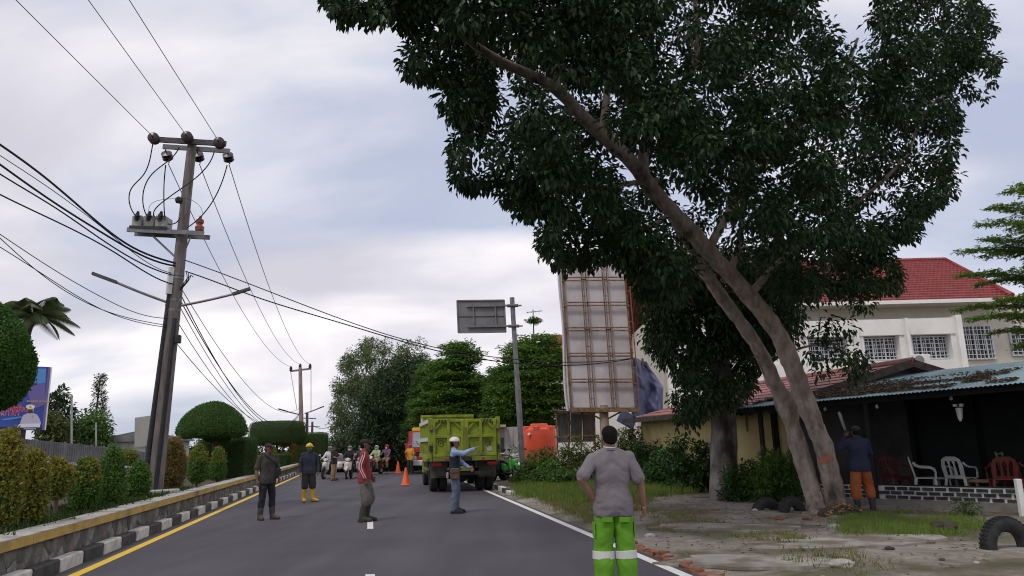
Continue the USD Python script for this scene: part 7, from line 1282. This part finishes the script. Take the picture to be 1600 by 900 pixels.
# red brick chips along the road edge, stones, litter
be = thing('brick_edging', 'broken red brick chips along the right road edge in the foreground', 'brick edging'); brm = [pm('broken_brick_' + w, c1, c2, 6, .9, bump=.5) for w, c1, c2 in (('red', (.15, .06, .038), (.24, .10, .065)), ('dusty', (.16, .10, .075), (.24, .17, .13)))]
for k in range(46): Yb = rng.uniform(7.9, 12.2); x = RX(Yb) + .16 + abs(rng.normal(0, .07)); s_ = rng.uniform(.05, .15); v, f = MB().box((0, 0, 0), (s_, s_ * 1.5, .05), rz=rng.uniform(0, 3)).get(); v = v + rng.normal(0, .007, v.shape) + [x, Yb, .012]; obj('brick', (v, f), brm[int(rng.random() < .45)], be)
stone_w = pm('pale_stone', (.28, .26, .24), (.42, .40, .37), 6, .9, bump=.5); stone_d = pm('dark_clod', (.035, .028, .022), (.07, .055, .045), 6, .95, bump=.5)
def rock(name, label, p, s_, mat, fl=.6): v, f = trimesh.creation.icosphere(3 if s_ > .06 else 2).vertices, trimesh.creation.icosphere(3 if s_ > .06 else 2).faces; v = v * [s_ * 1.3, s_, s_ * fl] * (.7 + .6 * meshkit.fbm(v * 1.6 + p[0] * 9, 3, 3))[:, None]; z = float(ground_z(np.array(p[0]), np.array(p[1]))); return obj(name, (rot_z(v, rng.uniform(0, 6)) + [p[0], p[1], z + s_ * fl * .4], f), mat, None, label, 'stone' if 'stone' in name else 'lump', smooth=True)
for x, y, s_, lb, mt in ((1317, 886, .11, 'pale stone lying in the grass tuft in the foreground', stone_w), (1305, 822, .08, 'white stone at the foot of the twin trunked tree', stone_w), (1390, 862, .05, 'small dark clod alone on the concrete', stone_d), (1472, 876, .03, 'tiny dark stone on the concrete in the right foreground', stone_d), (1218, 812, .08, 'reddish broken lump left of the twin trunks', brm[0]), (1180, 801, .05, 'small pale stone under the dark shrub', stone_w), (1072, 752, .10, 'pale flat stone in the grass left of the straight trunk', stone_w), (1526, 880, .035, 'flat pale chip at the lower right', stone_w), (1016, 838, .07, 'flat pale stone beside the right hand of the man in green trousers', stone_w), (1475, 826, .16, 'dark soil lump in the grass right of the machete man', stone_d), (1262, 812, .07, 'orange brown lump beside the half buried tyres', brm[0])): rock('stone', lb, gr(x, y), s_, mt)
hp2 = thing('soil_heap', 'heap of chopped orange wood chips and soil at the foot of the twin trunks', 'heap'); chip = [pm('wood_chip_orange', (.30, .15, .06), (.42, .24, .11), 8, .9), pm('wood_chip_dark', (.08, .055, .035), (.15, .10, .07), 8, .9)]; hc = gr(1318, 806)
v = trimesh.creation.icosphere(3).vertices * [.42, .3, .22]; obj('soil_mound', (v * (.7 + .6 * meshkit.fbm(v * 4, 3, 5))[:, None] + [hc[0], hc[1] + .1, .0], trimesh.creation.icosphere(3).faces), stone_d, hp2, smooth=True)
for k in range(90): a = rng.uniform(0, 6.28); r = abs(rng.normal(0, .24)); x, y = hc[0] + r * 1.3 * math.cos(a), hc[1] + .05 + r * math.sin(a) - .1; z = max(.02, .22 * (1 - r / .42)) + .01; s_ = rng.uniform(.03, .10); v, f = MB().box((0, 0, 0), (s_, s_ * .55, .018), rz=rng.uniform(0, 6), rx=rng.uniform(-.6, .6), ry=rng.uniform(-.5, .5)).get(); obj('wood_chip', (v + [x, y, z], f), chip[int(rng.random() < .4)], hp2)
fg_l = []
for _ in range(900):
    x, y = rng.uniform(1.5, 11), rng.uniform(8.2, 22)
    if x > RX(y) + .4 and meshkit.noise(np.array([[x * .7, y * .7, 5.]]), 6)[0] > .45: fg_l.append([x, y, float(ground_z(np.array(x), np.array(y))) + .02])
fg_l = np.array(fg_l); obj('fallen_leaves', leaves(fg_l, rdir(len(fg_l)) * [1, 1, .15], rdir(len(fg_l)) * .3 + [0, 0, 1], .075, .034), lit, None, 'brown fallen leaves scattered over the concrete and dirt under the trees', 'fallen leaves', None, 'stuff')
gv = []
for _ in range(420):
    x, y = rng.uniform(1.5, 10), rng.uniform(8.2, 21)
    if x > RX(y) + .25: gv.append([x, y, float(ground_z(np.array(x), np.array(y)))])
gv = np.array(gv); mm = MB()
for p in gv: s_ = rng.uniform(.006, .022); v, f = trimesh.creation.icosphere(0).vertices, trimesh.creation.icosphere(0).faces; mm.add(v * [s_ * 1.3, s_, s_ * .7] * rng.uniform(.7, 1.2, (len(v), 1)) + p + [0, 0, s_ * .3], f)
obj('gravel', mm, slab_mat, None, 'small pale gravel strewn over the dirt verge', 'gravel', None, 'stuff')
for k, (x, y, lb) in enumerate(((1256, 848, 'longer pale broken stick on the concrete in front of the twin trunks'), (1235, 860, 'shorter pale broken stick on the concrete nearer the camera'), (1100, 752, 'pale plank lying in the grass left of the straight trunk'))): p = gr(x, y); obj('stick', MB().bar([p[0] - .3, p[1] + .1, .03 + .06 * (k == 2)], [p[0] + .35, p[1] - .12, .035 + .06 * (k == 2)], .05, .025), stone_w, None, lb, 'stick')
